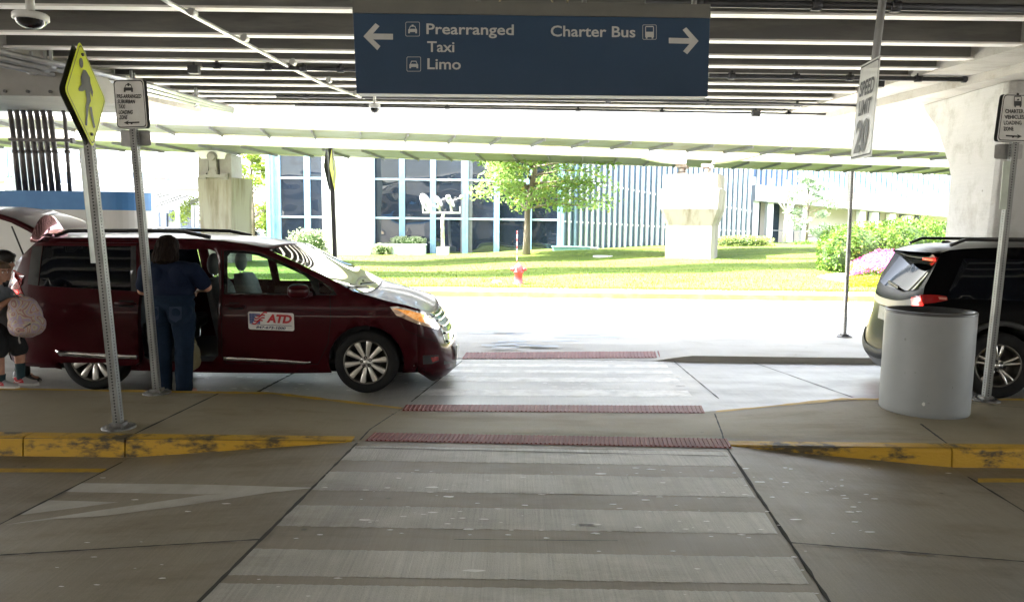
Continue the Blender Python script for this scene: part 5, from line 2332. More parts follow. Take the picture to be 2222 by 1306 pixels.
for i in range(15):
    s_ = -1 + 2 * i / 14
    y = -.62 + .31 * s_
    h_ = .285 * max(0, 1 - abs(s_) ** 2.4)
    rws.append([V((hx + .10 - .06 * t + .03 * math.sin(math.pi * t), y, hz_ - .06 + h_ * t)) for t in (0, .2, .4, .6, .8, .92, 1)])
m.grid(rws, False, True)
sp_o = m.build('spoiler', M('spoiler_pink_reflection', (.42, .22, .24), .07, .85, scale=5), tg, local=True, fix=False)  # pale pink base carries the bright reflection; the paint itself is burgundy
so2 = sp_o.modifiers.new('solid', 'SOLIDIFY')
so2.thickness = .03
so2.offset = 0
for s_ in (-1, 1):
    m = MB()
    m.tube([V((hx - .12, s_ * .72, 1.22)), V((hx - .22, s_ * .66, 1.45))], .016, 8)
    m.tube([V((hx - .22, s_ * .66, 1.45)), V((hx - .36, s_ * .62, hz_ + .1))], .009, 8)
    m.build('gas_strut', BLK, tg, local=True)
# magnetic sign on the door
P0, P1, P2 = VC.hit(540, 714, .006), VC.hit(639, 718, .006), VC.hit(538.5, 675.5, .006)
Xm, Um = P1 - P0, P2 - P0
Nm = V((0, -1, 0))
sg = thing('door_sign', 'white magnetic door sign with a flag and ATD in red, stuck on the burgundy van', 'sign', VC.o)
Ws, Hs = Xm.length, Um.length
mpt = lambda a, b_: P0 + Xm * a + Um * b_
m = MB()
rr = [(x / Ws, y / Hs) for x, y in roundrect(0, Ws, 0, Hs, .022)]
m.prism([mpt(a, b_) for a, b_ in rr], V((0, -.004, 0)))
m.build('plate', M('magnet_white', (.72, .71, .69), .4), sg, local=True)
m = MB()
flatpoly(m, [mpt(a, b_) for a, b_ in ((.03, .32), (.03, .90), (.26, .90), (.26, .32))], Nm, .006)
m.build('canton', M('flag_blue', (.03, .06, .25), .5), sg, local=True)
m = MB()
for i in range(7):
    for j in range(6):
        c = mpt(.048 + i * .031, .37 + j * .095)
        m.add([c + V((.0035 * math.cos(2 * math.pi * k / 5), -.008, .0035 * math.sin(2 * math.pi * k / 5))) for k in range(5)], [list(range(5))])
m.build('stars', M('magnet_white', (.72, .71, .69), .4), sg, local=True, fix=False)
sg.children[-1]['kind'] = 'stuff'
RED = M('sign_red', (.50, .02, .03), .45)
m = MB()
for k in range(4):
    rws = []
    for i in range(13):
        t = i / 12
        x = .17 + .23 * t + (.02 if k % 2 else 0)
        b0_ = .30 + k * .15 + .18 * t - .06 * math.sin(t * 6.28)
        if x > .1:
            rws.append([mpt(x - .08 * (1 - k / 3), b0_) + Nm * .009, mpt(x - .08 * (1 - k / 3), b0_ + .08) + Nm * .009])
    m.grid(rws, False, False)
m.build('stripes', RED, sg, local=True, fix=False)
m = MB()
for k in range(3):
    rws = []
    for i in range(13):
        t = i / 12
        x = .18 + .22 * t
        b0_ = .38 + k * .15 + .18 * t - .06 * math.sin(t * 6.28)
        rws.append([mpt(x - .07 * (1 - k / 3), b0_) + Nm * .008, mpt(x - .07 * (1 - k / 3), b0_ + .07) + Nm * .008])
    m.grid(rws, False, False)
m.build('white_stripes', M('magnet_white', (.72, .71, .69), .4), sg, local=True, fix=False)
m = MB()
text(m, 'ATD', mpt(.40, .45), Xm * .56, Um * .42, Nm, .05, .25, .010)
m.build('lettering', RED, sg, local=True, fix=False)
NAVY = M('sign_navy', (.02, .03, .10), .5)
m = MB()
flatpoly(m, [mpt(a, b_) for a, b_ in ((.06, .275), (.06, .30), (.95, .30), (.95, .275))], Nm, .007)
m.build('rule', NAVY, sg, local=True)
m = MB()
text(m, '847-673-1000', mpt(.17, .075), Xm * .65, Um * .135, Nm, .03, .25, .008)
m.build('phone_number', NAVY, sg, local=True, fix=False)

# ---- the black SUV ----------------------------------------------------------
HW2 = .90


def suv_inset(x, z):
    i = interp([(.2, .1), (.35, .05), (.5, .015), (.8, 0), (.98, .008), (1.08, .04), (1.2, .075), (1.45, .14), (1.6, .19), (1.72, .27)], z)
    if x < -1.85:
        i += .15 * ((-1.85 - x) / .5) ** 2.2
    if x > 1.7:
        i += .22 * ((x - 1.7) / .7) ** 2.2
    return i


YAW = R(-9)
wc = PY(2167, 805, 7.98)
RT2 = .37
WB = 1.43
ux, uy = V((math.cos(YAW), math.sin(YAW), 0)), V((-math.sin(YAW), math.cos(YAW), 0))
so_ = V((wc.x, wc.y, 0)) + ux * WB + uy * HW2
SV = Car(so_, YAW, HW2, suv_inset)
suv = thing('suv', 'black suv with lit red tail lights, parked at the right behind the grey bin', 'suv', so_, rz=YAW)
PB = M('black_paint', (.0018, .0018, .0024), .3, .0, spec=.06, coat=.02, scale=200)
edge = SV.S([(2012, 800), (1992, 776), (1986, 745), (1990, 718), (1999, 695), (2003, 655), (2003, 640), (2006, 622), (2042, 549)])
roofl = SV.S([(2060, 543), (2090, 540), (2132, 538), (2222, 537)])
zr2 = roofl[-1][1]
f_a = arc(WB, RT2, .45, math.degrees(math.asin((.27 - RT2) / .45)), 180 - math.degrees(math.asin((.27 - RT2) / .45)))
r_a = arc(-WB, RT2, .45, math.degrees(math.asin((.27 - RT2) / .45)), 180 - math.degrees(math.asin((.27 - RT2) / .45)))
outl = edge[::-1][:0] + roofl + [(.2, zr2 - .01), (.55, zr2 - .06), (1.3, 1.08), (2.0, 1.02), (2.25, .9), (2.3, .6), (2.25, .3)] + f_a + [(.5, .25), (-.5, .25)] + r_a + edge
m = MB()
SV.skin(m, outl, (), .09, bvh=True)
cent_px = [(1930, 792), (1888, 778), (1875, 758), (1876, 738), (1890, 704), (1900, 655), (1902, 640), (1916, 620), (1984, 554)]
srows = []
for (u, v), e_ in zip(cent_px, edge):
    q = SV.plane(u, v, .5)
    yk = HW2 - suv_inset(e_[0], e_[1])
    lo_, hi_ = e_[0] - .8, e_[0] + .1
    for _ in range(18):                                  # bulge of the tail so that its outline falls where it is seen
        cx_ = (lo_ + hi_) / 2
        r = []
        for i in range(25):
            s_ = -1 + 2 * i / 24
            r.append(V((cx_ + (e_[0] - cx_) * abs(s_) ** 3.2, s_ * yk, q.z + (e_[1] - q.z) * abs(s_) ** 3)))
        if min(SV.px(p) for p in r[:21]) < u:
            lo_ = cx_
        else:
            hi_ = cx_
    srows.append(r)
m.grid(srows, False, True)
SV.reg(srows)
rr_ = []
tops = [edge[-1]] + roofl + [(.2, zr2 - .01), (.55, zr2 - .06)]
for i, e_ in enumerate(lerp2(tops, 18)):
    yk = HW2 - suv_inset(e_[0], e_[1])
    zz = .05 if i > 2 else .02 * i
    rr_.append([V((e_[0] - (0.14 * max(0, 1 - i / 3)) * (1 - abs(s_) ** 3), s_ * yk, e_[1] + zz * (1 - abs(s_) ** 2.2))) for s_ in [-1 + 2 * k / 20 for k in range(21)]])
m.grid(rr_, False, True)
SV.reg(rr_)
# bonnet and nose (out of the frame)
fr = [(1.3, 1.08), (2.0, 1.02), (2.25, .9), (2.3, .6), (2.25, .3)]
m.grid([[V((x + .12 * (1 - abs(s_) ** 2.5), s_ * (HW2 - suv_inset(x, z)), z + (.05 if z > .95 else 0) * (1 - s_ * s_))) for s_ in [-1 + 2 * k / 12 for k in range(13)]] for x, z in fr], False, True)
sb = m.build('body', PB, suv, local=True, fix=False)
SV.tree()
m = MB()
m.grid([[V((x + .1 * (1 - abs(s_) ** 2.5), s_ * (HW2 - suv_inset(x, z)), z + .03)) for s_ in [-1 + 2 * k / 12 for k in range(13)]] for x, z in ((.55, zr2 - .06), (.9, 1.36), (1.3, 1.08))], False, True)
m.build('windscreen', PRIV, suv, local=True, fix=False)

for x0, x1, k in [(a, b_, k) for a, b_ in ((-2.0, -1.16), (-1.1, -.12), (-.05, .75)) for k in (0, 1)]:
    m = MB()
    zt_ = zr2 - .13
    SV.skin(m, [(x0 + (.0 if x0 > -1.9 else .0), 1.1), (x1, 1.09), (x1 - (.0 if x1 < .5 else .35), zt_), (x0 + (.02 if x0 > -1.9 else .2), zt_)], (), .1, out=.004, sides=(k,))
    m.build('side_window', PRIV, suv, local=True, fix=False)
m = MB()
rws = [[p + V((-.008, 0, 0)) for p in r[2:23]] for r in srows[7:9]]
rws = [rws[0], [a.lerp(b_, .85) for a, b_ in zip(rws[0], rws[1])]]
m.grid(rws, False, True)
rw = m.build('rear_window', M('rear_glass_dark', (.0015, .002, .003), .04, spec=.05), suv, local=True, fix=False)
m = MB()
p_ = srows[7][9] + V((-.03, 0, .03))
m.bar(p_, srows[7][17].lerp(srows[8][17], .15) + V((-.03, 0, 0)), .02, .03)
m.build('wiper', BLK, rw, local=True)
# spoiler with high stop lamp
m = MB()
e8 = srows[8]
rws = []
for dx, dz in ((.16, .045), (-.02, .035), (-.1, .0), (-.05, -.035), (.1, -.02)):
    rws.append([p + V((dx, 0, dz)) for p in e8[1:24]])
m.grid(rws, False, True)
m.build('spoiler', PB, suv, local=True, fix=False)
m = MB()
q = e8[12] + V((-.095, 0, -.0))
m.box(q.x - .012, q.x + .02, -.5, -.2, q.z - .03, q.z - .008)
m.build('stop_lamp', REDON, suv, local=True)
m = MB()
rws = [[p + V((-.012, 0, 0)) for p in r[1:24]] for r in srows[5:7]]
m.grid(rws, False, True)
m.build('chrome_bar', M('bar_grey_chrome', (.10, .10, .105), .35, .8, scale=3), suv, local=True, fix=False)
m = MB()
a = srows[4][12].lerp(srows[5][12], .5)
m.hexa([(a.x - .022, -.16, a.z - .02), (a.x + .02, -.16, a.z - .02), (a.x + .02, .16, a.z - .02), (a.x - .022, .16, a.z - .02), (a.x - .01, -.16, a.z + .14), (a.x + .03, -.16, a.z + .14), (a.x + .03, .16, a.z + .14), (a.x - .01, .16, a.z + .14)])
m.build('number_plate', M('plate_grey', (.16, .17, .18), .4, col2=(.08, .09, .10), scale=18), suv, local=True)
m = MB()
rws = [[p + V((-.01, 0, 0)) for p in r[1:24]] for r in (srows[2], srows[3])]
rws2 = [[a.lerp(b_, t) + V((-.02 * math.sin(math.pi * t), 0, 0)) for a, b_ in zip(*rws)] for t in (0, .25, .5, .75, 1)]
m.grid(rws2, False, True)
m.build('bumper', M('bumper_grey', (.012, .012, .013), .5, spec=.2), suv, local=True, fix=False)
m = MB()
rws = [[p + V((-.012, 0, 0)) for p in r[2:23]] for r in (srows[1], srows[2])]
m.grid(rws, False, True)
m.build('skid_plate', M('skid_silver', (.10, .10, .105), .45, .3), suv, local=True, fix=False)
tl = SV.dec('tail_light', REDL, suv, [(1979, 645), (2000, 640), (2030, 640), (2054, 643), (2056, 652), (2030, 657), (2006, 660), (2000, 672), (1980, 670)], .012, 7)
SV.dec('lens', REDON, tl, [(1980, 648), (2000, 645), (2004, 668), (1982, 669)], .018, 6)
m = MB()
tmp = MB()
SV.decal(tmp, [(2008, 641), (2030, 640), (2054, 643), (2056, 652), (2030, 657), (2010, 660)], .012, 7)
m.add([V((p.x, -p.y, p.z)) for p in tmp.v], [f[::-1] for f in tmp.f], True)
m.build('tail_light', REDL, suv, local=True, fix=False)
SV.dec('reflector', M('reflector_orange', (.6, .2, .15), .15, coat=1), tl, [(2036, 645), (2054, 646), (2053, 651), (2038, 650)], .018, 6)
# arch cladding
for x, sgn, f in [(x, s_, f) for x in (WB, -WB) for s_, f in ((0, SV.near), (1, SV.far))]:
    m = MB()
    out_, in_ = arc(x, RT2, .50, -10, 190, 30), arc(x, RT2, .445, -10, 190, 30)
    m.grid([[f(a, .0), f(a, .018), f(b_, .018), f(b_, -.05)] for a, b_ in zip(out_, in_)], False, True)
    m.build('arch_trim', M('cladding_grey', (.035, .035, .036), .55), suv, local=True, fix=False)
for k in (0, 1):
    m = MB()
    SV.skin(m, [(-.95, .26), (.95, .26), (.95, .40), (-.95, .40)], (), .1, out=.012, sides=(k,))
    m.build('sill_trim', M('cladding_grey', (.035, .035, .036), .55), suv, local=True, fix=False)
for s_ in (-1, 1):
    m = MB()
    m.tube([(-1.9, s_ * .62, zr2 + .01), (-1.75, s_ * .62, zr2 + .075), (-.2, s_ * .62, zr2 + .08), (.1, s_ * .62, zr2 + .02)], .02, 8)
    m.build('roof_rail', M('rail_black', (.02, .02, .022), .3, .3), suv, local=True)
m = MB()
f0 = SV.plane(2068, 536, 0)
m.hexa([(f0.x - .13, -.03, f0.z - .02), (f0.x + .13, -.03, f0.z - .02), (f0.x + .13, .03, f0.z - .02), (f0.x - .13, .03, f0.z - .02), (f0.x - .13, -.006, f0.z + .075), (f0.x - .06, -.012, f0.z + .075), (f0.x - .06, .012, f0.z + .075), (f0.x - .13, .006, f0.z + .075)])
m.build('aerial_fin', BLKG, suv, local=True, bevel=.01)
m = MB()
m.box(-2.0, 2.0, -.7, .7, .22, .32)
m.build('underbody', UB, suv, local=True, fix=False)
for x in (WB, -WB):
    for y in (-.68, .68):
        m = MB()
        m.grid([[V((x + .44 * math.cos(t), y + d_, RT2 + .44 * math.sin(t))) for d_ in (-.2, .2)] for t in [math.pi * k / 20 for k in range(21)]])
        m.build('wheel_well', UB, suv, local=True, fix=False)
for x in (WB, -WB):
    for s_ in (-1, 1):
        make_wheel(suv, x, s_, HW2, RT2, .232, 'double', M('rim_bright', (.7, .69, .66), .25, .9, scale=4), turn=.32)
# ------------------------------------------------------------------ signs
ALU = M('sign_back_aluminium', (.34, .34, .33), .45, .5, col2=(.28, .28, .28), scale=12)
POST = perforated('perforated_post', (.24, .245, .24))
SWHITE = M('sign_white', (.62, .62, .60), .4, col2=(.55, .55, .53), scale=7)
SBLACK = M('sign_black', (.02, .02, .022), .5)
SHADEW = M('edge_dark', (.06, .06, .065), .5)


def square_post(root, base, topp, w, name='post', mat=None, face=V((0, -1, 0)), chips=True):
    """square tube with a UV strip so that the row of holes follows the post; u = metres from the centre line, v = metres up"""
    d = (topp - base).normalized()
    a = d.cross(face).normalized()
    b_ = a.cross(d).normalized()
    L_ = (topp - base).length
    me = bpy.data.meshes.new(name)
    off = wloc(root)
    vs, fs, uv = [], [], []
    cs = [(-1, 1), (1, 1), (1, -1), (-1, -1)]
    for k in range(4):
        (p, q), (r, s_) = cs[k], cs[(k + 1) % 4]
        o = len(vs)
        for t in (0, L_):
            vs.append(base + d * t + a * p * w / 2 + b_ * q * w / 2 - off)
            vs.append(base + d * t + a * r * w / 2 + b_ * s_ * w / 2 - off)
        fs.append((o, o + 1, o + 3, o + 2))
        uv += [(-w / 2, 0), (w / 2, 0), (w / 2, L_), (-w / 2, L_)]
    o = len(vs)
    vs += [base + d * L_ + a * p * w / 2 + b_ * q * w / 2 - off for p, q in cs]
    fs.append((o, o + 1, o + 2, o + 3))
    uv += [(w, .0127 + .0)] * 4
    me.from_pydata([tuple(v) for v in vs], [], fs)
    l = me.uv_layers.new(name='UVMap')
    for i, q in enumerate(uv):
        l.data[i].uv = q
    me.materials.append(mat or POST)
    ob = bpy.data.objects.new(name, me)
    COL.objects.link(ob)
    ob.parent = root
    return ob


def base_plate(root, c, w=.13):
    m = MB()
    m.lathe([(0, 0), (w, 0), (w, .012), (w * .92, .018), (.05, .02)], 24, Matrix.Translation(c))
    m.box(c.x - .05, c.x + .05, c.y - .05, c.y + .05, c.z + .015, c.z + .05)
    for k in range(4):
        a = math.pi / 4 + k * math.pi / 2
        m.tube([c + V((w * .72 * math.cos(a), w * .72 * math.sin(a), .015)), c + V((w * .72 * math.cos(a), w * .72 * math.sin(a), .032))], .012, 6)
    m.build('base_plate', M('galvanised', (.25, .25, .25), .55, .5, col2=(.13, .12, .11), scale=15), root)


def rotate_plate(pts, N, th):
    m = MB()
    m.prism(pts, -N * th)
    return m


# ---- near pedestrian crossing sign (yellow diamond, back to back) ------------
Yd = 5.99
b0 = PZ(258, 928, .15)
Yd = b0.y
t0 = PY(173, 112, Yd)
ped = thing('crossing_sign', 'yellow green diamond pedestrian sign on a leaning perforated post, nearest on the island', 'street sign', b0)
square_post(ped, b0 + V((0, 0, .02)), t0, .062)
base_plate(ped, b0)
DY = M('diamond_yellow', (.60, .66, .015), .35, col2=(.56, .62, .02), scale=6)
PIC = M('pictogram_grey', (.06, .065, .05), .4)
C3 = PY(187, 205, Yd - .06)
dup_ = (t0 - b0).normalized()


def diamond(root, corners_px, C, Yt, Yr, Yb, Yl):
    return [PY(u, v, y) for (u, v), y in zip(corners_px, (Yt, Yr, Yb, Yl))]


def rounded(pts, r=.09, n=4):
    out = []
    k = len(pts)
    for i in range(k):
        p, a, b_ = pts[i], pts[i - 1], pts[(i + 1) % k]
        p0, p1 = p.lerp(a, r), p.lerp(b_, r)
        for j in range(n + 1):
            t = j / n
            out.append(p0 * (1 - t) ** 2 + p * 2 * t * (1 - t) + p1 * t * t)
    return out


cor = diamond(ped, ((174, 88), (228, 217), (203, 322), (139, 195)), C3, Yd - .06, Yd + .22, Yd - .06, Yd - .34)
N = (cor[1] - cor[3]).cross(cor[0] - cor[2]).normalized()
if N.dot(CAM - cor[0]) < 0:
    N = -N
pn = cor[0]
# flatten the corners on one plane
cc = (cor[0] + cor[1] + cor[2] + cor[3]) / 4
cor = [p - N * ((p - cc).dot(N)) for p in cor]
m = rotate_plate(rounded(cor), N, .004)
m.build('panel', DY, ped)
m = MB()
inn = [cc + (p - cc) * .95 for p in cor]
inn2 = [cc + (p - cc) * .925 for p in cor]
A, B = rounded(inn, .09, 5), rounded(inn2, .09, 5)
m.grid([[p + N * .003, q + N * .003] for p, q in zip(A + A[:1], B + B[:1])], False, False)
m.build('border', PIC, ped, fix=False)
back = [cc + (p - cc) * .98 - N * .05 for p in cor]
m = rotate_plate(rounded(back), N, .004)
m.build('rear_panel', M('sign_back_dark', (.05, .052, .055), .5, .3), ped)
Z1 = lambda x, y: PP(x / 2.967, y / 2.967, cc, N)
m = MB()
flatpoly(m, [Z1(520 + 13 * math.cos(t) + 3 * math.sin(t), 407 + 34 * math.sin(t)) for t in [2 * math.pi * k / 16 for k in range(16)]], N, .004)
flatpoly(m, [Z1(*p) for p in [(533, 450), (550, 455), (577, 500), (582, 560), (577, 600), (582, 650), (568, 690), (562, 760), (558, 812), (545, 808), (550, 740), (547, 690), (555, 640), (545, 582), (528, 590), (505, 588), (502, 572), (520, 545), (516, 500)]], N, .004)
flatpoly(m, [Z1(*p) for p in [(575, 520), (597, 595), (592, 628), (580, 600)]], N, .004)
flatpoly(m, [Z1(*p) for p in [(572, 690), (588, 690), (599, 760), (610, 820), (600, 830), (584, 765)]], N, .004)
m.build('pictogram', PIC, ped, fix=False)
for x, y in ((528, 354), (587, 866)):
    c = Z1(x, y)
    m = MB()
    m.tube([c - N * .005, c + N * .012], .013, 8)
    m.build('bolt', SBLACK, ped)
m = MB()
pl = [PY(172, 322, Yd - .02), PY(187, 322, Yd + .12), PY(214, 571, Yd + .12), PY(198, 571, Yd - .02)]
pl = [p + V((-.0, 0, 0)) for p in pl]
nn = (pl[1] - pl[0]).cross(pl[3] - pl[0]).normalized()
m.prism(pl, nn * .004)
m.build('side_plate', ALU, ped)

# ---- far crossing sign, seen nearly edge on --------------------------------
Yf = 11.3
g0 = PY(729, 600, Yf)
t1 = PY(718, 322, Yf)
dl = (t1 - g0) / (t1.z - g0.z)
b1 = g0 + dl * (.08 - g0.z)
ped2 = thing('crossing_sign', 'far dark backed yellow diamond sign seen almost edge on behind the van bonnet', 'street sign', b1)
square_post(ped2, b1, t1, .06, mat=M('post_dark', (.12, .12, .125), .5, .4, scale=8))
base_plate(ped2, b1)
cor2 = [PY(720.5, 320, Yf - .02), PY(731, 371, Yf + .2), PY(727, 416, Yf - .02), PY(714, 361, Yf - .25)]
c2 = sum(cor2, V((0, 0, 0))) / 4
N2 = (cor2[1] - cor2[3]).cross(cor2[0] - cor2[2]).normalized()
if N2.dot(CAM - c2) < 0:
    N2 = -N2
cor2 = [p - N2 * (p - c2).dot(N2) for p in cor2]
m = rotate_plate(rounded(cor2), N2, .004)
m.build('panel', DY, ped2)
m = rotate_plate(rounded([p - N2 * .08 for p in cor2]), N2, .005)
m.build('rear_panel', M('sign_back_dark', (.05, .052, .055), .5, .3), ped2)
m = MB()
Z6 = lambda x, y: PP(560 + x / 3.957, 310 + y / 3.957, c2, N2)
flatpoly(m, [Z6(*p) for p in ((645, 110), (660, 150), (664, 260), (655, 350), (648, 350), (650, 250), (640, 180))], N2, .004)
m.build('pictogram', M('pictogram_far', (.25, .3, .1), .5), ped2, fix=False)

# ---- loading zone signs ------------------------------------------------------
def car_icon(m, P, N, cx, cy, w, gap=.004, roof=True, bus=False):
    """front view of a vehicle: P maps picture points to the sign's plane"""
    q = lambda pts: flatpoly(m, [P(cx + x * w, cy + y * w) for x, y in pts], N, gap)
    if not bus:
        q([(-.5, .0), (-.42, -.08), (.42, -.08), (.5, .0), (.5, .28), (-.5, .28)])
        q([(-.5, .28), (-.3, .28), (-.3, .42), (-.5, .42)])
        q([(.3, .28), (.5, .28), (.5, .42), (.3, .42)])
        q([(-.42, -.08), (-.28, -.42), (.28, -.42), (.42, -.08), (.34, -.08), (.22, -.33), (-.22, -.33), (-.34, -.08)])
        if roof:
            q([(-.12, -.42), (-.12, -.55), (.12, -.55), (.12, -.42)])
    else:
        q([(-.42, -.1), (.42, -.1), (.42, .42), (-.42, .42)])
        q([(-.42, -.1), (-.42, -.55), (-.34, -.55), (-.34, -.1)])
        q([(.34, -.1), (.34, -.55), (.42, -.55), (.42, -.1)])
        q([(-.42, -.55), (-.34, -.66), (.34, -.66), (.42, -.55)])
        q([(-.36, .42), (-.2, .42), (-.2, .56), (-.36, .56)])
        q([(.2, .42), (.36, .42), (.36, .56), (.2, .56)])


def zone_sign(name, label, base_px, top_px, corners, rows, arrow, icon, small, lean_off, zb_=.15, off=V((.03, .03, 0))):
    b_ = PZ(*base_px, zb_)
    Yz = b_.y
    o = thing(name, label, 'street sign', b_)
    tp_ = PY(*top_px, Yz)
    square_post(o, b_ + V((0, 0, .02)), tp_, .06)
    base_plate(o, b_)
    c = [PY(u, v, Yz - .045 + dy) for (u, v), dy in zip(corners, (0, .0, .0, 0))]
    Nn = (c[1] - c[0]).cross(c[2] - c[1]).normalized()
    if Nn.dot(CAM - c[0]) < 0:
        Nn = -Nn
    c0_ = c[0]
    P = lambda u, v: PP(u, v, c0_, Nn)
    c = [P(u, v) for u, v in corners]
    rc = rounded(c, .1)
    m = rotate_plate(rc, Nn, .004)
    m.build('panel', SWHITE, o)
    m = rotate_plate([p + off - Nn * .035 for p in rc], Nn, .004)
    m.build('rear_panel', M('sign_back_dark', (.05, .052, .055), .5, .3), o)
    cc_ = sum(c, V((0, 0, 0))) / 4
    m = MB()
    sc = lambda k: rounded([cc_ + (p - cc_) * k for p in c], .1)
    A, B = sc(.965), sc(.925)
    m.grid([[p + Nn * .003, q + Nn * .003] for p, q in zip(A + A[:1], B + B[:1])], False, False)
    m.build('border', SBLACK, o, fix=False)
    m = MB()
    for s_, u0, u1, v, hpx, sl in rows:
        O, E, U = P(u0, v + hpx / 2), P(u1, v + hpx / 2 + (u1 - u0) * sl), P(u0 - hpx * lean_off, v - hpx / 2)
        text(m, s_, O, E - O, U - O, Nn, .03, 0, .004)
    m.build('lettering', SBLACK, o, fix=False)
    m = MB()
    (ax0, ay0), (ax1, ay1) = arrow
    d_ = 1 if ax1 > ax0 else -1
    flatpoly(m, [P(x, y) for x, y in ((ax0, ay0 - 1.6), (ax1 - d_ * 9, ay1 - 1.6), (ax1 - d_ * 11, ay1 - 5), (ax1, ay1), (ax1 - d_ * 11, ay1 + 5), (ax1 - d_ * 9, ay1 + 1.6), (ax0, ay0 + 1.6))], Nn, .004)
    m.build('arrow', SBLACK, o, fix=False)
    m = MB()
    car_icon(m, P, Nn, *icon[:3], roof=True, bus=icon[3])
    if icon[3]:
        flatpoly(m, [P(icon[0] + 3 * math.cos(t), icon[1] - icon[2] * .85 + 3 * math.sin(t)) for t in [k * .7854 for k in range(8)]], Nn, .004)
    m.build('icon', SBLACK, o, fix=False)
    sp_ = [PY(u, v, Yz + .05) for u, v in small]
    m = rotate_plate(rounded(sp_, .12), (sp_[1] - sp_[0]).cross(sp_[0] - sp_[3]).normalized(), .004)
    m.build('small_plate', ALU, o)
    for t in (.12, .9):
        p = c[0].lerp(c[1], .5).lerp(c[3].lerp(c[2], .5), t)
        m = MB()
        m.tube([p - Nn * .02, p + Nn * .009], .008, 8)
        m.build('bolt', SBLACK, o)
    return o


z2 = lambda x: x / 2.967
zone_sign('loading_zone_sign', 'white pre-arranged suburban taxi loading zone sign on a post beside the person in jeans', (341, 853), (281, 176),
          [(245, 173.5), (311, 172.5), (320, 278), (254, 280)],
          [('PRE-ARRANGED', 254, 307, 209.6, 8, .0), ('SUBURBAN', 255.5, 293, 221, 8, 0), ('TAXI', 257, 271.5, 232, 8, 0), ('LOADING', 258, 288, 244, 8, 0), ('ZONE', 259, 276.5, 255.3, 8, 0)],
          ((303, 266), (269, 267)), (279, 192, 20, False), [(261, 283), (325, 283), (328.6, 317), (263, 318)], -.08, off=V((.012, .0, 0)))
zr_ = zone_sign('loading_zone_sign', 'white charter vehicles loading zone sign at the right edge beside the grey bin', (2139, 869), (2212, 206),
                [(2177.7, 204), (2243, 205), (2229, 309), (2163.5, 307)],
                [('CHARTER', 2181, 2221, 242, 8, 0), ('VEHICLES', 2179.5, 2222, 254.5, 8, 0), ('LOADING', 2178, 2216.5, 267, 8, 0), ('ZONE', 2177, 2199, 280, 8, 0)],
                ((2182, 295), (2217, 296.5)), (2208, 222, 20, True), [(2159, 313), (2220, 313), (2218, 346), (2157, 345)], .1, off=V((-.012, .0, 0)))
m = MB()
Yz = wloc(zr_).y - .05
p = [PY(u, v, Yz) for u, v in ((2178, 350), (2193, 350), (2184, 455), (2169, 454))]
m.prism(p, V((0, .01, 0)))
m.build('post_plate', M('post_plate_pale', (.52, .58, .5), .4), zr_)

# thin post with an edge-on sign on the far island
b3 = PZ(1832, 731, .08)
t3 = PY(1849, 372, b3.y)
thin = thing('sign_post', 'thin perforated post with a sign seen edge on, standing on the far island', 'street sign', b3)
square_post(thin, b3, t3, .05, mat=perforated('perforated_pale', (.55, .55, .54)))
base_plate(thin, b3, .12)
m = MB()
p = [PY(u, v, b3.y) for u, v in ((1848, 372), (1852, 372), (1850, 440), (1846, 440))]
for q in p:
    q.y -= .02
m.prism([p[0], p[3], p[3] + V((.06, .3, 0)), p[0] + V((.06, .3, 0))], V((.008, -.002, 0)))
m.build('panel', ALU, thin)

# ---- hanging speed limit sign ---------------------------------------------
cs = [PY(1869, 143, 5.76), PY(1911.5, 120, 5.38), PY(1892, 339, 5.38), PY(1845, 350, 5.76)]
cS = sum(cs, V((0, 0, 0))) / 4
NS = (cs[1] - cs[0]).cross(cs[2] - cs[1]).normalized()
if NS.dot(CAM - cS) < 0:
    NS = -NS
PS = lambda u, v: PP(u, v, cS, NS)
cs = [PS(u, v) for u, v in ((1869, 143), (1911.5, 120), (1892, 339), (1845, 350))]
spd = thing('speed_limit_sign', 'white speed limit 20 sign hanging from the deck on a pipe, seen obliquely', 'street sign', cS)
m = MB()
rows = []
rnd = random.Random(5)
for j in range(17):
    r = []
    for i in range(9):
        p = cs[0].lerp(cs[1], i / 8).lerp(cs[3].lerp(cs[2], i / 8), j / 16)
        k = max(0, j / 16 - .72) / .28
        r.append(p + NS * (.002 * k * math.sin(i * 2.3 + j * .9)))
    rows.append(r)
m.grid(rows, False, True)
m.build('panel', M('speed_sign_white', (.60, .60, .57), .3, col2=(.48, .49, .46), scale=6, bump=.15), spd, fix=False)
cSm = lambda k: [cS + (p - cS) * k for p in cs]
m = MB()
A, B = rounded(cSm(.955), .06), rounded(cSm(.925), .06)
m.grid([[p + NS * .006, q + NS * .006] for p, q in zip(A + A[:1], B + B[:1])], False, False)
m.build('border', SBLACK, spd, fix=False)
m = MB()
Hh = (cs[1] - cs[0])
Vv = (cs[3] - cs[0])
at = lambda a, b_: cs[0] + Hh * a + Vv * b_
for s_, a0, a1, b0_, b1_, bo in (('SPEED', .12, .88, .335, .19, .03), ('LIMIT', .18, .82, .535, .39, .03), ('20', .17, .83, .91, .61, .045)):
    text(m, s_, at(a0, b0_), at(a1, b0_) - at(a0, b0_), at(a0, b1_) - at(a0, b0_), NS, bo, 0, 0.005)
m.build('lettering', M('speed_black', (.05, .05, .052), .45), spd, fix=False)
pt = at(.5, .0)
tp_ = PY(1913, -60, pt.y)
k = (HB + .5 - pt.z) / (tp_.z - pt.z)
m = MB()
m.tube([at(.5, .5) - NS * .03, pt - NS * .03, pt - NS * .03 + (tp_ - pt) * k], .028, 10)
m.build('hanger', M('hanger_pipe', (.30, .30, .30), .45, .5, scale=8), spd)

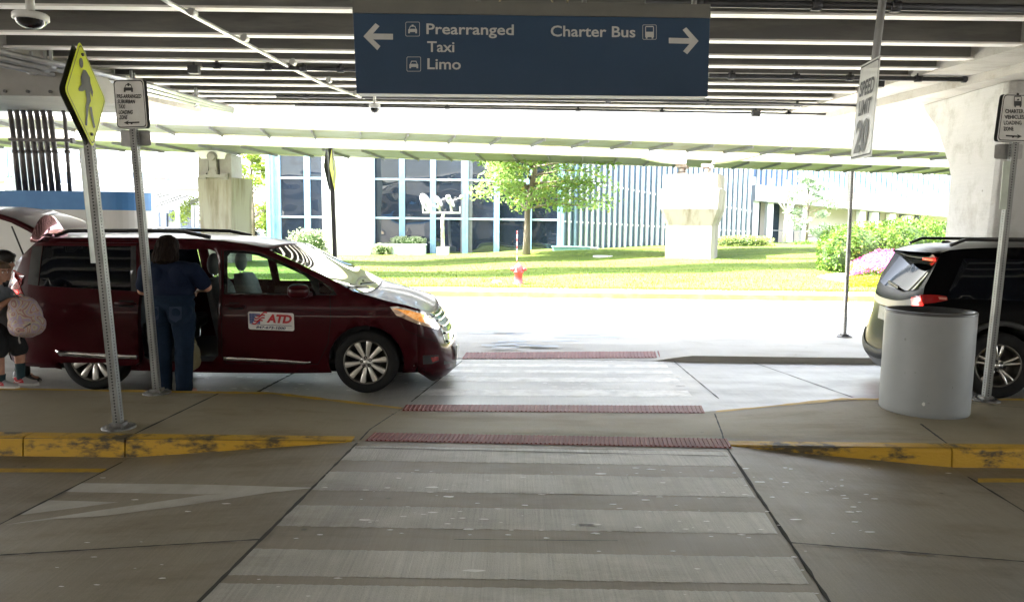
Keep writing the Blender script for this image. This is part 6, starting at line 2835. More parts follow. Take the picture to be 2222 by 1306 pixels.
# ---- big blue direction sign -----------------------------------------------
YSg = 6.3
tl_, tr_, br_, bl_ = [PY(u, v, YSg) for u, v in ((765, 29), (1541, 40), (1536, 210), (773, 203))]
cB = (tl_ + tr_ + br_ + bl_) / 4
big = thing('direction_sign', 'large dark blue hanging sign pointing to prearranged taxi, limo and charter bus', 'sign', cB)
NB_ = V((0, -1, 0))
PB_ = lambda u, v: PP(u, v, cB, NB_)
tl_, tr_, br_, bl_ = [PB_(u, v) for u, v in ((765.5, 29), (1541, 40), (1536, 210), (773, 203))]
BLUE = M('sign_blue', (.0085, .034, .078), .5, col2=(.0105, .038, .086), scale=2)
m = MB()
m.prism([tl_, tr_, br_, bl_], V((0, .16, 0)))
m.build('panel', BLUE, big, bevel=.006)
m = MB()
h0, h1 = PB_(764.5, 0), PB_(1542, 10)
m.prism([h0 + V((0, .004, 0)), h1 + V((0, .004, 0)), tr_ + V((.004, .004, .002)), tl_ + V((-.004, .004, .002))], V((0, .15, 0)))
m.build('housing', M('housing_grey', (.10, .10, .09), .55, col2=(.12, .118, .105), scale=3), big)
for t in (.04, .35, .65, .96):
    p = h0.lerp(h1, t)
    m = MB()
    m.tube([p + V((0, .08, -.02)), V((p.x, p.y + .08, HB + .1))], .022, 8)
    m.build('hanger', M('hanger_pipe', (.30, .30, .30), .45, .5, scale=8), big)
for t, w_ in ((.41, .05), (.56, -.06), (.60, .03)):
    p = h0.lerp(h1, t)
    m = MB()
    m.tube([p + V((0, .02, .0)), p + V((w_ * .5, .0, .05)), p + V((w_ * 1.5, .03, .12)), p + V((w_ * 2.2, .1, .3))], .008, 6)
    m.build('cable', M('cable_tan', (.45, .38, .25), .5), big)
LETT = M('sign_letter_grey', (.46, .46, .45), .5, col2=(.42, .42, .41), scale=12)


def poly_part(nm, polys):
    m = MB()
    for p in polys:
        flatpoly(m, [PB_(u, v) for u, v in p], NB_, .004)
    return m.build(nm, LETT, big, fix=False)


z2p = lambda pts: [(740 + x / 2.967, y / 2.967) for x, y in pts]
z3p = lambda pts: [(1480 + x / 2.967, y / 2.967) for x, y in pts]
poly_part('arrow', [z2p([(145, 237), (222, 152), (248, 172), (207, 219), (335, 221), (335, 258), (208, 257), (254, 300), (234, 326)])])
poly_part('arrow', [[(1451, 83), (1496, 84), (1481, 66), (1489, 60.5), (1515.5, 90), (1491, 118.5), (1482, 112), (1496, 96), (1451, 95)]])
for s_, u0, u1, vb_, vt in (('Prearranged', 925.4, 1114.8, 74.5, 52.5), ('Taxi', 927, 986, 113, 91), ('Limo', 927.5, 1000, 150.5, 128), ('Charter Bus', 1195, 1378.5, 79.5, 57)):
    m = MB()
    O = PB_(u0, vb_)
    text(m, s_, O, PB_(u1, vb_ + (u1 - u0) * .012) - O, PB_(u0, vt) - O, NB_, .016, 0, .004)
    m.build('lettering', LETT, big, fix=False)


def icon_box(x0, x1, y0, y1, roof, bus):
    m = MB()
    A = [PB_(u, v) for u, v in roundrect(x0, x1, y0, y1, 3)]
    B = [PB_(u, v) for u, v in roundrect(x0 + 1, x1 - 1, y0 + 1, y1 - 1, 2.4)]
    m.grid([[p + NB_ * .004, q + NB_ * .004] for p, q in zip(A + A[:1], B + B[:1])], False, False)
    cx, cy = (x0 + x1) / 2, (y0 + y1) / 2
    car_icon(m, PB_, NB_, cx, cy + (1 if not bus else 1.5), (x1 - x0) * (.62 if not bus else .74), .004, roof, bus)
    return m.build('icon', LETT, big, fix=False)


icon_box(880, 911, 48.5, 80, True, False)
icon_box(882.5, 913.5, 124, 156, False, False)
icon_box(1394, 1424.5, 54.5, 87, False, True)

# ---- grey bin ---------------------------------------------------------------
bc = PZ(2002, 905, .15)
bc.y += .30
rB = 178 / 2 / F * (bc.y)
zB = PY(2019, 675, bc.y).z
lean = V((PY(2019, 675, bc.y).x - PY(2002, 905, bc.y).x, 0, 0))
bc.x = PY(2002, 905, bc.y).x
bin_ = thing('litter_bin', 'tall grey cylindrical litter bin standing on the island in front of the black suv', 'bin', bc)
GREYB = M('bin_grey', (.25, .26, .265), .45, .1, col2=(.232, .242, .247), scale=2.5, r2=.6)
hB_ = zB - .15


def bin_ring(prof, n=56):
    rows = []
    for r, z in prof:
        c = bc + lean * (z / hB_) + V((0, 0, z))
        rows.append([c + V((r * math.cos(2 * math.pi * k / n), r * math.sin(2 * math.pi * k / n), 0)) for k in range(n)])
    return rows


m = MB()
m.grid(bin_ring([(rB * .985, .0), (rB * 1.0, .012), (rB, .04), (rB, hB_ - .03), (rB * .995, hB_ - .012)]), True, True)
m.build('body', GREYB, bin_)
m = MB()
m.grid(bin_ring([(rB * 1.004, hB_ - .014), (rB * 1.006, hB_), (rB * .99, hB_ + .012), (rB * .95, hB_ + .014), (rB * .93, hB_ - .01), (rB * .86, hB_ - .06), (rB * .6, hB_ - .09), (.01, hB_ - .1)]), True, True)
m.build('lid', M('bin_lid_dark', (.05, .05, .052), .35, .2), bin_)
m = MB()
m.grid(bin_ring([(rB * .97, -.001), (rB * .97, .011), (rB * .99, .011)]), True, True)
m.build('foot', M('bin_foot', (.02, .02, .02), .7), bin_)
m = MB()
ang = math.atan2(-bc.y, -bc.x) - .0
for k in range(1):
    pts = []
    for i in range(10):
        t = 2 * math.pi * i / 10
        a = ang + .035 * math.cos(t) * (1.1 if i % 2 else .8)
        z = .13 + .018 * math.sin(t)
        c = bc + lean * (z / hB_) + V((0, 0, z))
        pts.append(c + V((rB * 1.003 * math.cos(a), rB * 1.003 * math.sin(a), 0)))
    m.add(pts, [list(range(10))])
m.build('scuff', M('scuff_pale', (.6, .6, .58), .6), bin_, fix=False)

m = MB()
random.seed(77)
for k in range(7):
    a0, z0 = ang + random.uniform(-1.0, 1.0), random.uniform(.05, .8)
    pts = []
    nn_ = 9
    ra, rz2 = random.uniform(.006, .03), random.uniform(.003, .014)
    for i in range(nn_):
        t = 2 * math.pi * i / nn_
        a, z = a0 + ra * math.cos(t) * random.uniform(.6, 1.2), z0 + rz2 * math.sin(t) * random.uniform(.6, 1.2)
        c = bc + lean * (z / hB_) + V((0, 0, z))
        pts.append(c + V((rB * 1.002 * math.cos(a), rB * 1.002 * math.sin(a), 0)))
    m = MB()
    m.add(pts, [list(range(nn_))])
    m.build('smudge', M('smudge_dark', (.185, .19, .19), .6), bin_, fix=False)
# ------------------------------------------------------------------ people
def fuse(name, prims, voxel, mat, parent, smooth=6, wrinkle=0.0, wscale=9.0, seed=0, zs=.8):
    """tapered limbs and rounded masses fused into one continuous skin (voxel remesh, then relaxed)"""
    bm = bmesh.new()

    def ell(c, r, rot=None):
        mt = Matrix.Translation(V(c)) @ (rot.to_4x4() if rot else Matrix.Identity(4)) @ Matrix.Diagonal((*r, 1))
        bmesh.ops.create_icosphere(bm, subdivisions=3, radius=1, matrix=mt)

    def cap(p, q, r0, r1, fl=1.0):
        p, q = V(p), V(q)
        d = q - p
        n = max(2, int(d.length / (min(r0, r1) * .45)))
        rows = []
        a = d.cross(V((0, 1, 0)))
        if a.length < 1e-4:
            a = d.cross(V((1, 0, 0)))
        a.normalize()
        b_ = d.normalized().cross(a)
        mb = MB()
        ts = [-1, -.86, -.5, 0] + [i / 6 for i in range(1, 6)] + [1, 1.5, 1.86, 2]
        for t in ts:
            if t <= 0:
                c, r = p + d.normalized() * t * r0, r0 * math.sqrt(max(0.0, 1 - t * t))
            elif t >= 1:
                c, r = q + d.normalized() * (t - 1) * r1, r1 * math.sqrt(max(0.0, 1 - (t - 1) ** 2))
            else:
                c, r = p + d * t, r0 + (r1 - r0) * t
            r = max(r, 1e-4)
            rows.append([c + a * math.cos(2 * math.pi * k / 14) * r + b_ * math.sin(2 * math.pi * k / 14) * r * fl for k in range(14)])
        mb.grid(rows, True)
        vs = [bm.verts.new(v) for v in mb.v]
        for f in mb.f:
            bm.faces.new([vs[i] for i in f])
        bm.faces.new([vs[i] for i in range(14)][::-1])
        bm.faces.new([vs[len(vs) - 14 + i] for i in range(14)])
    for p in prims:
        if p[0] == 'e':
            ell(*p[1:])
        else:
            cap(*p[1:])
    bmesh.ops.recalc_face_normals(bm, faces=bm.faces)
    me = bpy.data.meshes.new(name)
    bm.to_mesh(me)
    bm.free()
    o = bpy.data.objects.new(name, me)
    COL.objects.link(o)
    rm = o.modifiers.new('r', 'REMESH')
    rm.mode = 'VOXEL'
    rm.voxel_size = voxel
    if smooth:
        sm = o.modifiers.new('s', 'SMOOTH')
        sm.iterations = smooth
        sm.factor = .5
    dg = bpy.context.evaluated_depsgraph_get()
    dg.update()
    m2 = bpy.data.meshes.new_from_object(o.evaluated_get(dg))
    m2.name = name
    bpy.data.objects.remove(o)
    bpy.data.meshes.remove(me)
    if wrinkle:
        from mathutils import noise
        nrm = [v.normal.copy() for v in m2.vertices]
        for v, vn in zip(m2.vertices, nrm):
            p = V((v.co.x * wscale, v.co.y * wscale, v.co.z * wscale * zs + seed))
            k = noise.noise(p) + .5 * noise.noise(p * 2.3)
            v.co = v.co + vn * wrinkle * k
    m2.materials.clear()
    m2.materials.append(mat)
    m2.polygons.foreach_set('use_smooth', [True] * len(m2.polygons))
    ob = bpy.data.objects.new(name, m2)
    COL.objects.link(ob)
    ob.parent = parent
    return ob


SKIN = M('skin', (.42, .22, .15), .5, col2=(.36, .18, .12), scale=25)
SKIN.node_tree.nodes['Principled BSDF'].inputs['Subsurface Weight'].default_value = .1
SKIN.node_tree.nodes['Principled BSDF'].inputs['Subsurface Radius'].default_value = (.02, .01, .005)


def hand(prims, wrist, d, up, side, size=1.0, curl=.6):
    """palm and five bent fingers: d points down the hand, up is the back of the hand, side is the thumb's side"""
    d, up, side = V(d).normalized(), V(up).normalized(), V(side).normalized()
    w = V(wrist)
    s_ = size
    prims.append(('c', w, w + d * .05 * s_ + side * .012 * s_, .024 * s_, .026 * s_, .6))
    prims.append(('c', w + side * -.012 * s_, w + d * .06 * s_ - side * .024 * s_, .022 * s_, .02 * s_, .7))
    for i, (o, l) in enumerate(((.030, .070), (.011, .078), (-.009, .073), (-.029, .058))):
        b0 = w + d * .075 * s_ + side * o * s_
        a = curl * (.8 + .1 * i)
        d1 = (d * math.cos(a) - up * math.sin(a)).normalized()
        d2 = (d * math.cos(a * 2.1) - up * math.sin(a * 2.1)).normalized()
        k1 = b0 + d1 * l * .45 * s_
        k2 = k1 + d2 * l * .4 * s_
        k3 = k2 + d2 * l * .18 * s_ - up * .006 * s_
        prims += [('c', w + d * .045 * s_ + side * o * .8 * s_, b0, .011 * s_, .0105 * s_), ('c', b0, k1, .0105 * s_, .0095 * s_), ('c', k1, k2, .0095 * s_, .0085 * s_), ('c', k2, k3, .0085 * s_, .007 * s_)]
    t0 = w + d * .02 * s_ + side * .026 * s_
    t1 = t0 + (d * .6 + side * .8 - up * .3).normalized() * .04 * s_
    t2 = t1 + (d * .9 + side * .25 - up * .4).normalized() * .035 * s_
    prims += [('c', t0, t1, .014 * s_, .012 * s_), ('c', t1, t2, .0115 * s_, .009 * s_)]


def head(prims, c, face, s_=1.0):
    """skull, jaw, nose, ears; c is the centre of the skull, face the way it looks"""
    f = V(face).normalized()
    z = V((0, 0, 1))
    sd_ = f.cross(z).normalized()
    z = sd_.cross(f)
    q = Matrix((sd_, f, z)).transposed()
    T = lambda a, b_, h: V(c) + sd_ * a * s_ + f * b_ * s_ + z * h * s_
    prims.append(('e', T(0, -.012, .02), (.073 * s_, .092 * s_, .095 * s_), q))
    prims.append(('e', T(0, .025, -.045), (.056 * s_, .062 * s_, .068 * s_), q))
    prims.append(('e', T(0, .058, -.085), (.026 * s_, .024 * s_, .022 * s_), q))
    prims.append(('c', T(0, .078, .008), T(0, .1, -.03), .009 * s_, .013 * s_))
    prims.append(('e', T(0, .075, -.058), (.024 * s_, .014 * s_, .007 * s_), q))
    prims.append(('e', T(0, .074, -.068), (.021 * s_, .013 * s_, .007 * s_), q))
    prims.append(('c', T(-.035, .07, .022), T(.035, .07, .022), .011 * s_, .011 * s_))
    for k in (-1, 1):
        prims.append(('e', T(k * .074, -.012, -.012), (.010 * s_, .02 * s_, .031 * s_), q))
        prims.append(('e', T(k * .036, .05, -.03), (.022 * s_, .022 * s_, .02 * s_), q))
    return T, q


def eyes(root, T, s_):
    for k in (-1, 1):
        m = MB()
        m.ball(T(k * .031, .071, .006), .0105 * s_, 12, 9)
        e = m.build('eye', M('eye_white', (.7, .68, .65), .2), root, local=True)
        m = MB()
        m.ball(T(k * .031, .0785, .006), .0056 * s_, 10, 7)
        m.build('iris', M('iris_brown', (.04, .02, .012), .15), e, local=True)
        m = MB()
        m.tube([T(k * .014, .088, .024), T(k * .031, .086, .028), T(k * .05, .074, .023)], .0042 * s_, 6)
        m.build('eyebrow', M('brow_brown', (.05, .03, .02), .8), root, local=True)


# ---- adult in dark blue polo and jeans, back to the viewer -------------------
Yw = 7.63
wb = PY(374, 700, Yw)
wb = V((wb.x, Yw, 0))
woman = thing('person', 'person seen from behind in a dark blue polo and jeans, at the van side door', 'person', wb)
hd_c = (-.035, .05, 1.545)
bp_ = []
Tw, qw = head(bp_, hd_c, (.1, .93, -.32), 1.0)
bp_ += [('c', (-.025, .02, 1.38), (-.035, .04, 1.48), .066, .058)]
bp_ += [('e', (-.0, .01, 1.22), (.21, .13, .2)), ('e', (0, .02, 1.0), (.21, .14, .17)), ('c', (-.16, .0, 1.33), (.2, .0, 1.33), .085, .085)]
# arms: right one bent with the elbow out and the hand in front, left hanging and forward
shR, elR, wrR = V((.235, .0, 1.33)), V((.345, .06, 1.16)), V((.2, .27, 1.12))
shL, elL, wrL = V((-.235, .0, 1.33)), V((-.325, .05, 1.12)), V((-.24, .27, 1.04))
for s0, e0, w0 in ((shR, elR, wrR), (shL, elL, wrL)):
    bp_ += [('c', s0, e0, .068, .052), ('c', e0, w0, .05, .032)]
hand(bp_, wrR, (-.75, .6, -.1), (.2, .1, 1), (.2, .5, .6), 1, .9)
hand(bp_, wrL, (.6, .75, -.1), (0, .1, 1), (.3, -.3, .8), 1, .8)
for sx in (-1, 1):
    bp_ += [('c', (sx * .11, .0, .9), (sx * .115, .01, .5), .11, .075), ('c', (sx * .115, .01, .5), (sx * .12, -.02, .1), .07, .045)]
    bp_ += [('c', (sx * .12, -.03, .055), (sx * .14, .14, .04), .045, .036)]
fuse('body', bp_, .0085, SKIN, woman, 5)
eyes(woman, Tw, 1.0)
hp = [('e', Tw(0, -.03, .035), (.115, .115, .115), qw), ('e', Tw(0, -.055, -.045), (.125, .085, .115), qw), ('e', Tw(-.075, -.02, -.085), (.055, .06, .095), qw), ('e', Tw(.075, -.02, -.085), (.055, .06, .095), qw), ('e', Tw(0, -.075, -.10), (.115, .055, .08), qw)]
rnd = random.Random(9)
for k in range(26):
    a = rnd.uniform(-2.6, -.5) if k % 2 else rnd.uniform(-3.1, 0)
    p = Tw(.115 * math.cos(a), -.02 + .09 * math.sin(a), rnd.uniform(-.06, .02))
    hp.append(('c', p, Tw(.125 * math.cos(a) + rnd.uniform(-.02, .02), -.02 + .1 * math.sin(a), rnd.uniform(-.165, -.12)), .024, .013))
HAIR = M('hair_dark_brown', (.007, .0035, .0025), .8, spec=.1, col2=(.014, .008, .005), scale=18, stretch=(3, 3, .3), bump=.4, bscale=60)
fuse('hair', hp, .006, HAIR, woman, 3, .008, 42, 0, .12)
sp_ = [('e', (0, .01, 1.20), (.228, .152, .2)), ('e', (.0, .015, 1.14), (.235, .165, .12)), ('c', (-.17, -.005, 1.335), (.175, -.005, 1.335), .10, .10), ('c', (-.02, .01, 1.37), (-.03, .03, 1.43), .092, .075),
       ('e', (.1, -.045, 1.27), (.11, .1, .13)), ('e', (-.1, -.045, 1.27), (.11, .1, .13))]
for s0, e0 in ((shR, elR), (shL, elL)):
    sp_ += [('c', s0 + V((0, 0, .0)), s0.lerp(e0, .72), .095, .082)]
sp_ += [('e', (0, .015, 1.105), (.228, .162, .06))]
POLO = M('polo_navy', (.005, .0095, .026), .85, spec=.15, col2=(.0065, .0125, .032), scale=40, bump=.15, bscale=300)
fuse('shirt', sp_, .009, POLO, woman, 6, .008, 8, 1)
jp = [('e', (0, .01, .99), (.232, .165, .14)), ('e', (.105, -.05, .9), (.13, .135, .15)), ('e', (-.105, -.05, .9), (.13, .135, .15)), ('e', (.0, .03, .92), (.22, .15, .13))]
for sx in (-1, 1):
    jp += [('c', (sx * .118, .0, .86), (sx * .115, .0, .52), .125, .095), ('c', (sx * .115, .0, .52), (sx * .105, -.02, .08), .095, .082)]
JEAN = M('jeans_blue', (.007, .0155, .031), .9, spec=.15, col2=(.013, .025, .047), scale=4, lo=.4, hi=.65, bump=.2, bscale=250)
fuse('jeans', jp, .009, JEAN, woman, 5, .009, 9, 3)
m = MB()
for i in range(26):
    a, b_ = 2 * math.pi * i / 26, 2 * math.pi * (i + 1) / 26
    P_ = lambda t, z, k: V((.228 * k * math.cos(t), .012 + .165 * k * math.sin(t), z))
    m.add([P_(a, 1.045, 1), P_(b_, 1.045, 1), P_(b_, 1.085, 1), P_(a, 1.085, 1)], [(0, 1, 2, 3)], True)
m.build('waistband', JEAN, woman, local=True)
for sx in (-1, 1):
    m = MB()
    pts = []
    for u_, v_ in ((-.06, .07), (.06, .07), (.06, -.05), (0, -.085), (-.06, -.05)):
        x = sx * .115 + u_
        z = .905 + v_
        y = -.05 - .140 * math.sqrt(max(.05, 1 - ((x - sx * .105) / .15) ** 2 - ((z - .9) / .19) ** 2)) - .006
        pts.append(V((x, y, z)))
    m.prism(pts, V((0, .004, 0)))
    m.build('back_pocket', M('pocket_denim', (.012, .025, .055), .9), woman, local=True)
    m = MB()
    c = V((sx * .12, .03, .0))
    rows = []
    for t, w_, h_ in ((-.13, .035, .05), (-.10, .05, .075), (0, .05, .085), (.09, .055, .06), (.14, .045, .045), (.165, .02, .03)):
        rows.append([c + V((w_ * math.cos(a), t, max(.0, h_ * math.sin(a) + .0))) for a in [math.pi * k / 8 for k in range(9)]] + [c + V((-w_ * .8, t, 0)), c + V((w_ * .8, t, 0))])
    m.grid(rows, True, True)
    m.add(rows[0], [list(range(11))])
    m.add(rows[-1], [list(range(11))[::-1]])
    m.build('shoe', M('shoe_dark', (.03, .03, .033), .6), woman, local=True)
# bag hanging beyond her right leg
bgp = PY(419, 775, Yw + .16)
bag = thing('bag', 'rounded olive tan bag hanging beside the right leg of the person in jeans', 'bag', bgp)
pr_b = [('e', (0, 0, .02), (.055, .13, .14)), ('e', (0, 0, -.05), (.06, .14, .09))]
BAGM = M('bag_olive', (.19, .16, .085), .75, col2=(.15, .125, .06), scale=12, bump=.2)
fuse('bag_body', pr_b, .01, BAGM, bag, 5, .006, 14)
m = MB()
m.tube([(0, -.08, .13), (0, -.03, .26), (-.02, .02, .33), (-.02, .05, .26), (0, .09, .13)], .009, 8)
m.build('strap', BAGM, bag, local=True)

# ---- boy with the backpack -----------------------------------------------------
Yc_ = 7.17
q_ = PZ(12, 838, .15)
Yc_ = q_.y
cbs = V((PY(6, 700, Yc_).x, Yc_, .15))
boy = thing('person', 'boy in a grey shirt and black shorts holding a patterned backpack, at the left edge', 'person', cbs)
toL = lambda u, v, dy=0.0: PY(u, v, Yc_ + dy) - cbs
bs = .93
hc = toL(-2, 590)
hc = V((hc.x, .0, hc.z))
bp_ = []
Tb, qb = head(bp_, hc, (1, -.12, -.12), bs)
shz = toL(0, 634).z
bp_ += [('c', (hc.x - .03, 0, shz + .02), (hc.x - .02, 0, hc.z - .06), .045, .042)]
bp_ += [('e', (-.03, 0, shz - .12), (.085, .12, .15)), ('e', (-.03, 0, shz - .30), (.085, .115, .14)), ('c', (-.03, -.11, shz - .01), (-.03, .11, shz - .01), .045, .045)]
haR = toL(34, 651, -.05)
elr = toL(2, 668, -.1)
shr = V((-.03, -.135, shz - .015))
wr1 = V((haR.x - .05, -.07, haR.z))
bp_ += [('c', shr, (elr.x, -.16, elr.z), .041, .034), ('c', (elr.x, -.16, elr.z), wr1, .033, .024)]
hand(bp_, wr1, (1, .1, -.15), (0, -.25, 1), (.1, .4, .5), .82, .85)
wl1 = V((haR.x - .03, .07, haR.z - .02))
ell_ = V((elr.x + .02, .15, elr.z))
bp_ += [('c', (-.03, .135, shz - .015), ell_, .041, .034), ('c', ell_, wl1, .033, .024)]
hand(bp_, wl1, (1, -.1, -.15), (0, .25, 1), (.1, -.4, .5), .82, .85)
kz = toL(10, 770).z
az = toL(10, 825).z
legs = ((-.075, -.01, 0.0), (.075, .10, .10))      # y, knee x, foot x
for yy, kx, fx in legs:
    bp_ += [('c', (-.02, yy, kz + .25), (kx, yy, kz), .075, .052), ('c', (kx, yy, kz), (fx, yy, .08), .052, .034), ('c', (fx, yy, .045), (fx + .12, yy, .03), .032, .026)]
fuse('body', bp_, .0065, SKIN, boy, 4)
eyes(boy, Tb, bs)
hp = [('e', Tb(0, -.03, .045), (.088 * bs, .1 * bs, .09 * bs), qb), ('e', Tb(0, -.06, .0), (.082 * bs, .065 * bs, .085 * bs), qb), ('e', Tb(0, .045, .085), (.068 * bs, .04 * bs, .028 * bs), qb)]
for k in range(22):
    a = rnd.uniform(-.3, 3.44)
    p = Tb(.075 * math.cos(a), -.02 - .07 * math.sin(a) * .9, .05)
    hp.append(('c', p, Tb(.085 * math.cos(a), -.02 - .085 * math.sin(a), rnd.uniform(-.06, .0)), .018, .01))
for k in range(7):
    hp.append(('c', Tb(-.05 + k * .017, .05, .085), Tb(-.055 + k * .018, .083, .052), .014, .008))
fuse('hair', hp, .0075, M('hair_brown', (.055, .03, .017), .5, col2=(.09, .05, .028), scale=20, bump=.4, bscale=60), boy, 3, .005, 45, 0, .2)
sp_ = [('e', (-.03, 0, shz - .13), (.105, .14, .165)), ('e', (-.03, 0, shz - .31), (.11, .14, .15)), ('c', (-.03, -.12, shz - .01), (-.03, .12, shz - .01), .058, .058), ('c', (-.03, 0, shz), (-.03, 0, shz + .045), .06, .052),
       ('c', shr, shr.lerp(V((elr.x, -.16, elr.z)), .7), .058, .052), ('c', (-.03, .135, shz - .015), V((-.03, .135, shz - .015)).lerp(ell_, .7), .058, .052), ('e', (-.03, 0, toL(0, 706).z), (.112, .142, .05))]
fuse('shirt', sp_, .008, M('shirt_grey', (.13, .14, .155), .85, col2=(.11, .12, .135), scale=30, bump=.15, bscale=250), boy, 5, .006, 10, 5)
shp = [('e', (-.02, 0, toL(0, 720).z), (.115, .14, .08))]
for yy, kx, fx in legs:
    shp += [('c', (-.02, yy, kz + .28), (kx * .9, yy, kz + .06), .098, .092)]
fuse('shorts', shp, .008, M('shorts_black', (.012, .012, .014), .85), boy, 5, .006, 9, 8)
for (yy, kx, fx) in legs:
    m = MB()
    m.tube([(fx * .98 + kx * .02, yy, .23 if yy > 0 else .14), (fx, yy, .10), (fx + .0, yy, .06)], [.046, .04, .04], 12)
    m.build('sock', M('sock_dark', (.02, .05, .06), .85), boy, local=True)
    # sneaker: grey upper, pale sole, red heel patch with a white curved stroke
    sh = bpy.data.objects.new('sneaker', None)
    COL.objects.link(sh)
    sh.parent = boy
    sh.empty_display_size = .05
    c = V((fx, yy, 0))
    m = MB()
    rows = []
    for t, w_, h_ in ((-.06, .022, .075), (-.045, .034, .095), (0, .036, .1), (.05, .04, .08), (.1, .043, .06), (.15, .038, .048), (.18, .015, .035)):
        rows.append([c + V((t, w_ * math.cos(a), .02 + (h_ - .02) * math.sin(a))) for a in [math.pi * k / 8 for k in range(9)]])
    m.grid(rows, False, True)
    m.add(rows[0], [list(range(9))])
    m.build('upper', M('sneaker_grey', (.36, .36, .37), .7, bump=.2, bscale=200), sh, local=True)
    m = MB()
    rows = []
    for z in (.0, .024):
        rows.append([c + V((x, w_, z)) for x, w_ in ((-.064, .0), (-.055, .03), (0, .04), (.1, .046), (.16, .04), (.188, .0), (.16, -.04), (.1, -.046), (0, -.04), (-.055, -.03))])
    m.grid(rows, True, False)
    m.add(rows[1], [list(range(10))])
    m.build('sole', M('sole_white', (.62, .62, .60), .6), sh, local=True)
    m = MB()
    for sgn in (-1, 1):
        pass
    ys_ = yy - .045
    m.prism([(fx - .05, ys_ + .008, .03), (fx + .055, ys_ + .002, .03), (fx + .045, ys_ + .006, .055), (fx - .0, ys_ + .012, .082), (fx - .05, ys_ + .014, .085)], (0, .02, 0))
    pa = m.build('side_patch', M('sneaker_red', (.55, .03, .05), .6), sh, local=True)
    m = MB()
    flatpoly(m, [V((fx + a, ys_ - .001, z)) for a, z in ((-.035, .062), (-.02, .045), (.0, .044), (.05, .06), (.0, .036), (-.028, .036), (-.042, .05))], V((0, -1, 0)), .003)
    m.build('curved_stroke', M('sole_white', (.62, .62, .60), .6), pa, local=True, fix=False)
# backpack, held out in front of him
bk = PY(57, 690, Yc_ - .05)
pack = thing('backpack', 'pale backpack with mauve and purple swirls held by the boy in grey', 'backpack', bk)
pm = bpy.data.materials.new('swirl_fabric')
pm.use_nodes = True
nt, b = nodes_of(pm)
N_, L_ = nt.nodes.new, nt.links.new
tc = N_('ShaderNodeTexCoord')
nz = N_('ShaderNodeTexNoise')
nz.inputs['Scale'].default_value = 9
nz.inputs['Detail'].default_value = 1
L_(tc.outputs['Object'], nz.inputs['Vector'])
mx = N_('ShaderNodeMix')
mx.data_type = 'VECTOR'
mx.inputs[0].default_value = .12
L_(tc.outputs['Object'], mx.inputs[4])
L_(nz.outputs['Color'], mx.inputs[5])
vo = N_('ShaderNodeTexVoronoi')
vo.inputs['Scale'].default_value = 11
L_(mx.outputs[1], vo.inputs['Vector'])
wv = N_('ShaderNodeMath')
wv.operation = 'MULTIPLY'
wv.inputs[1].default_value = 16
L_(vo.outputs['Distance'], wv.inputs[0])
sn = N_('ShaderNodeMath')
sn.operation = 'SINE'
L_(wv.outputs[0], sn.inputs[0])
r1 = N_('ShaderNodeValToRGB')
for el, (p_, c_) in zip([r1.color_ramp.elements[0], r1.color_ramp.elements[1]], ((.0, (.30, .14, .15)), (1.0, (.30, .25, .36)))):
    el.position = p_
    el.color = (*c_, 1)
for p_, c_ in ((.35, (.42, .36, .26)), (.6, (.40, .38, .30)), (.8, (.36, .22, .22))):
    e_ = r1.color_ramp.elements.new(p_)
    e_.color = (*c_, 1)
mr = N_('ShaderNodeMapRange')
mr.inputs[1].default_value = -1
mr.inputs[2].default_value = 1
L_(sn.outputs[0], mr.inputs[0])
L_(mr.outputs[0], r1.inputs[0])
L_(r1.outputs[0], b.inputs['Base Color'])
b.inputs['Roughness'].default_value = .7
wd = 77 / F * bk.y / 2
hh = 92 / F * bk.y / 2
fuse('pack_body', [('e', (-.01, 0, .02), (wd * .88, .14, hh * .95)), ('e', (.0, .0, -.07), (wd, .15, hh * .62)), ('e', (-.02, 0, .1), (wd * .75, .12, hh * .5)), ('e', (.03, -.08, -.08), (wd * .7, .09, hh * .42)), ('e', (-.05, -.03, .12), (wd * .5, .1, hh * .42))], .009, pm, pack, 4, .010, 9, 2)
m = MB()
m.tube([(-.06, -.02, hh * .9), (-.1, -.02, hh * 1.12), (-.03, 0, hh * 1.1), (.0, .0, hh * .9)], .012, 8)
m.build('handle', M('pack_strap', (.3, .27, .25), .8), pack, local=True)
m = MB()
m.tube([(.02, -.162, -.11), (.08, -.158, -.075), (.13, -.135, -.035)], .006, 6)
m.build('zip', M('zip_dark', (.04, .04, .045), .5), pack, local=True)
m = MB()
m.tube([(.0, -.12, -hh * .75), (.01, -.14, -hh * .95), (.012, -.13, -hh * 1.12)], .008, 6)
m.build('strap_end', M('pack_strap', (.3, .27, .25), .8), pack, local=True)

# ---- second child behind the van's tail ------------------------------------------
Y2 = 8.42
pb = V((PY(38, 700, Y2).x, Y2, 0))
kid = thing('person', 'person with dark hair and black trousers behind the van tail, mostly hidden by the boy', 'person', pb)
bp_ = []
hc = PY(12, 566, Y2) - pb
hc = V((hc.x, 0, hc.z - .01))
Tk, qk = head(bp_, hc, (1, .2, -.2), .97)
shz = hc.z - .25
dx = hc.x * .7
bp_ += [('c', (dx, 0, shz), (hc.x - .01, 0, hc.z - .06), .05, .046), ('e', (dx, 0, shz - .14), (.1, .15, .17)), ('e', (dx * .6, 0, shz - .36), (.1, .14, .16)), ('c', (dx, -.14, shz - .03), (dx, .14, shz - .03), .055, .055)]
for yy in (-.17, .17):
    e_ = V((dx + .08, yy * 1.1, shz - .26))
    w_ = V((dx + .27, yy * .7, shz - .22))
    bp_ += [('c', (dx, yy, shz - .04), e_, .045, .036), ('c', e_, w_, .035, .026)]
    hand(bp_, w_, (1, 0, .0), (0, 0, 1), (.1, -math.copysign(1, yy), .1), .9, .7)
fX = (PY(72, 800, Y2) - pb).x
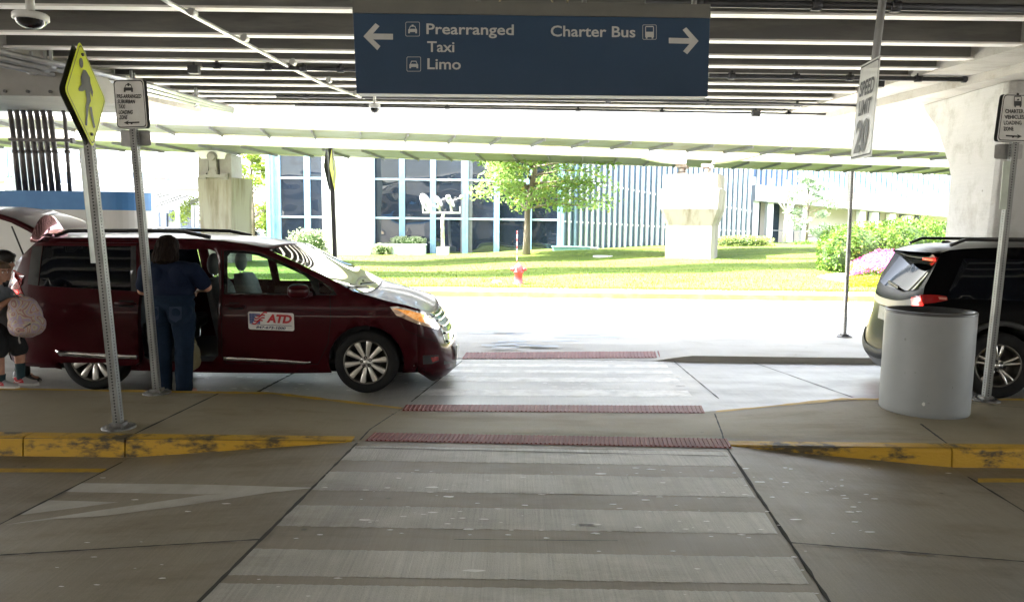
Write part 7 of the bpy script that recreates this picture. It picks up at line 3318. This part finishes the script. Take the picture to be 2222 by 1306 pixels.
for yy, fx in ((-.08, fX - .04), (.09, fX - .22)):
    bp_ += [('c', (dx * .3, yy, .72), ((dx * .3 + fx) / 2 + .03, yy, .42), .08, .058), ('c', ((dx * .3 + fx) / 2 + .03, yy, .42), (fx, yy, .08), .056, .036), ('c', (fx, yy, .045), (fx + .13, yy, .03), .034, .027)]
fuse('body', bp_, .008, SKIN, kid, 4)
eyes(kid, Tk, .97)
fuse('hair', [('e', Tk(0, -.02, .045), (.092, .108, .092), qk), ('e', Tk(0, -.06, -.0), (.09, .07, .1), qk), ('e', Tk(0, .05, .085), (.07, .045, .03), qk)], .009, M('hair_black', (.01, .009, .009), .5), kid, 4, .004, 25)
BT = M('black_cotton', (.012, .012, .014), .85)
fuse('shirt', [('e', (dx, 0, shz - .15), (.125, .17, .19)), ('e', (dx * .6, 0, shz - .38), (.13, .165, .16)), ('c', (dx, -.15, shz - .03), (dx, .15, shz - .03), .07, .07)] + [('c', (dx, yy, shz - .04), (dx + .06, yy * 1.08, shz - .2), .062, .055) for yy in (-.17, .17)], .01, BT, kid, 5, .006, 9)
tr = [('e', (dx * .3, 0, .76), (.13, .16, .12))]
for yy, fx in ((-.08, fX - .04), (.09, fX - .22)):
    k_ = ((dx * .3 + fx) / 2 + .03, yy, .42)
    tr += [('c', (dx * .3, yy, .74), k_, .1, .075), ('c', k_, (fx, yy, .09), .072, .052)]
fuse('trousers', tr, .01, BT, kid, 5, .006, 9, 4)
for yy, fx in ((-.08, fX - .04), (.09, fX - .22)):
    m = MB()
    rows = []
    for t, w_, h_ in ((-.07, .025, .07), (-.04, .036, .09), (.05, .042, .075), (.12, .044, .05), (.17, .02, .03)):
        rows.append([V((fx + t, yy + w_ * math.cos(a), h_ * math.sin(a))) for a in [math.pi * k / 8 for k in range(9)]])
    m.grid(rows, False, True)
    m.add(rows[0], [list(range(9))])
    sh = m.build('shoe', M('shoe_black', (.015, .015, .016), .5), kid, local=True)
    m = MB()
    m.prism([(fx - .07, yy - .03, .0), (fx - .0, yy - .047, .0), (fx + .13, yy - .047, 0), (fx + .175, yy, 0), (fx + .13, yy + .047, 0), (fx - .07, yy + .03, 0)], (0, 0, .016))
    m.build('sole', M('sole_white', (.62, .62, .60), .6), sh, local=True)
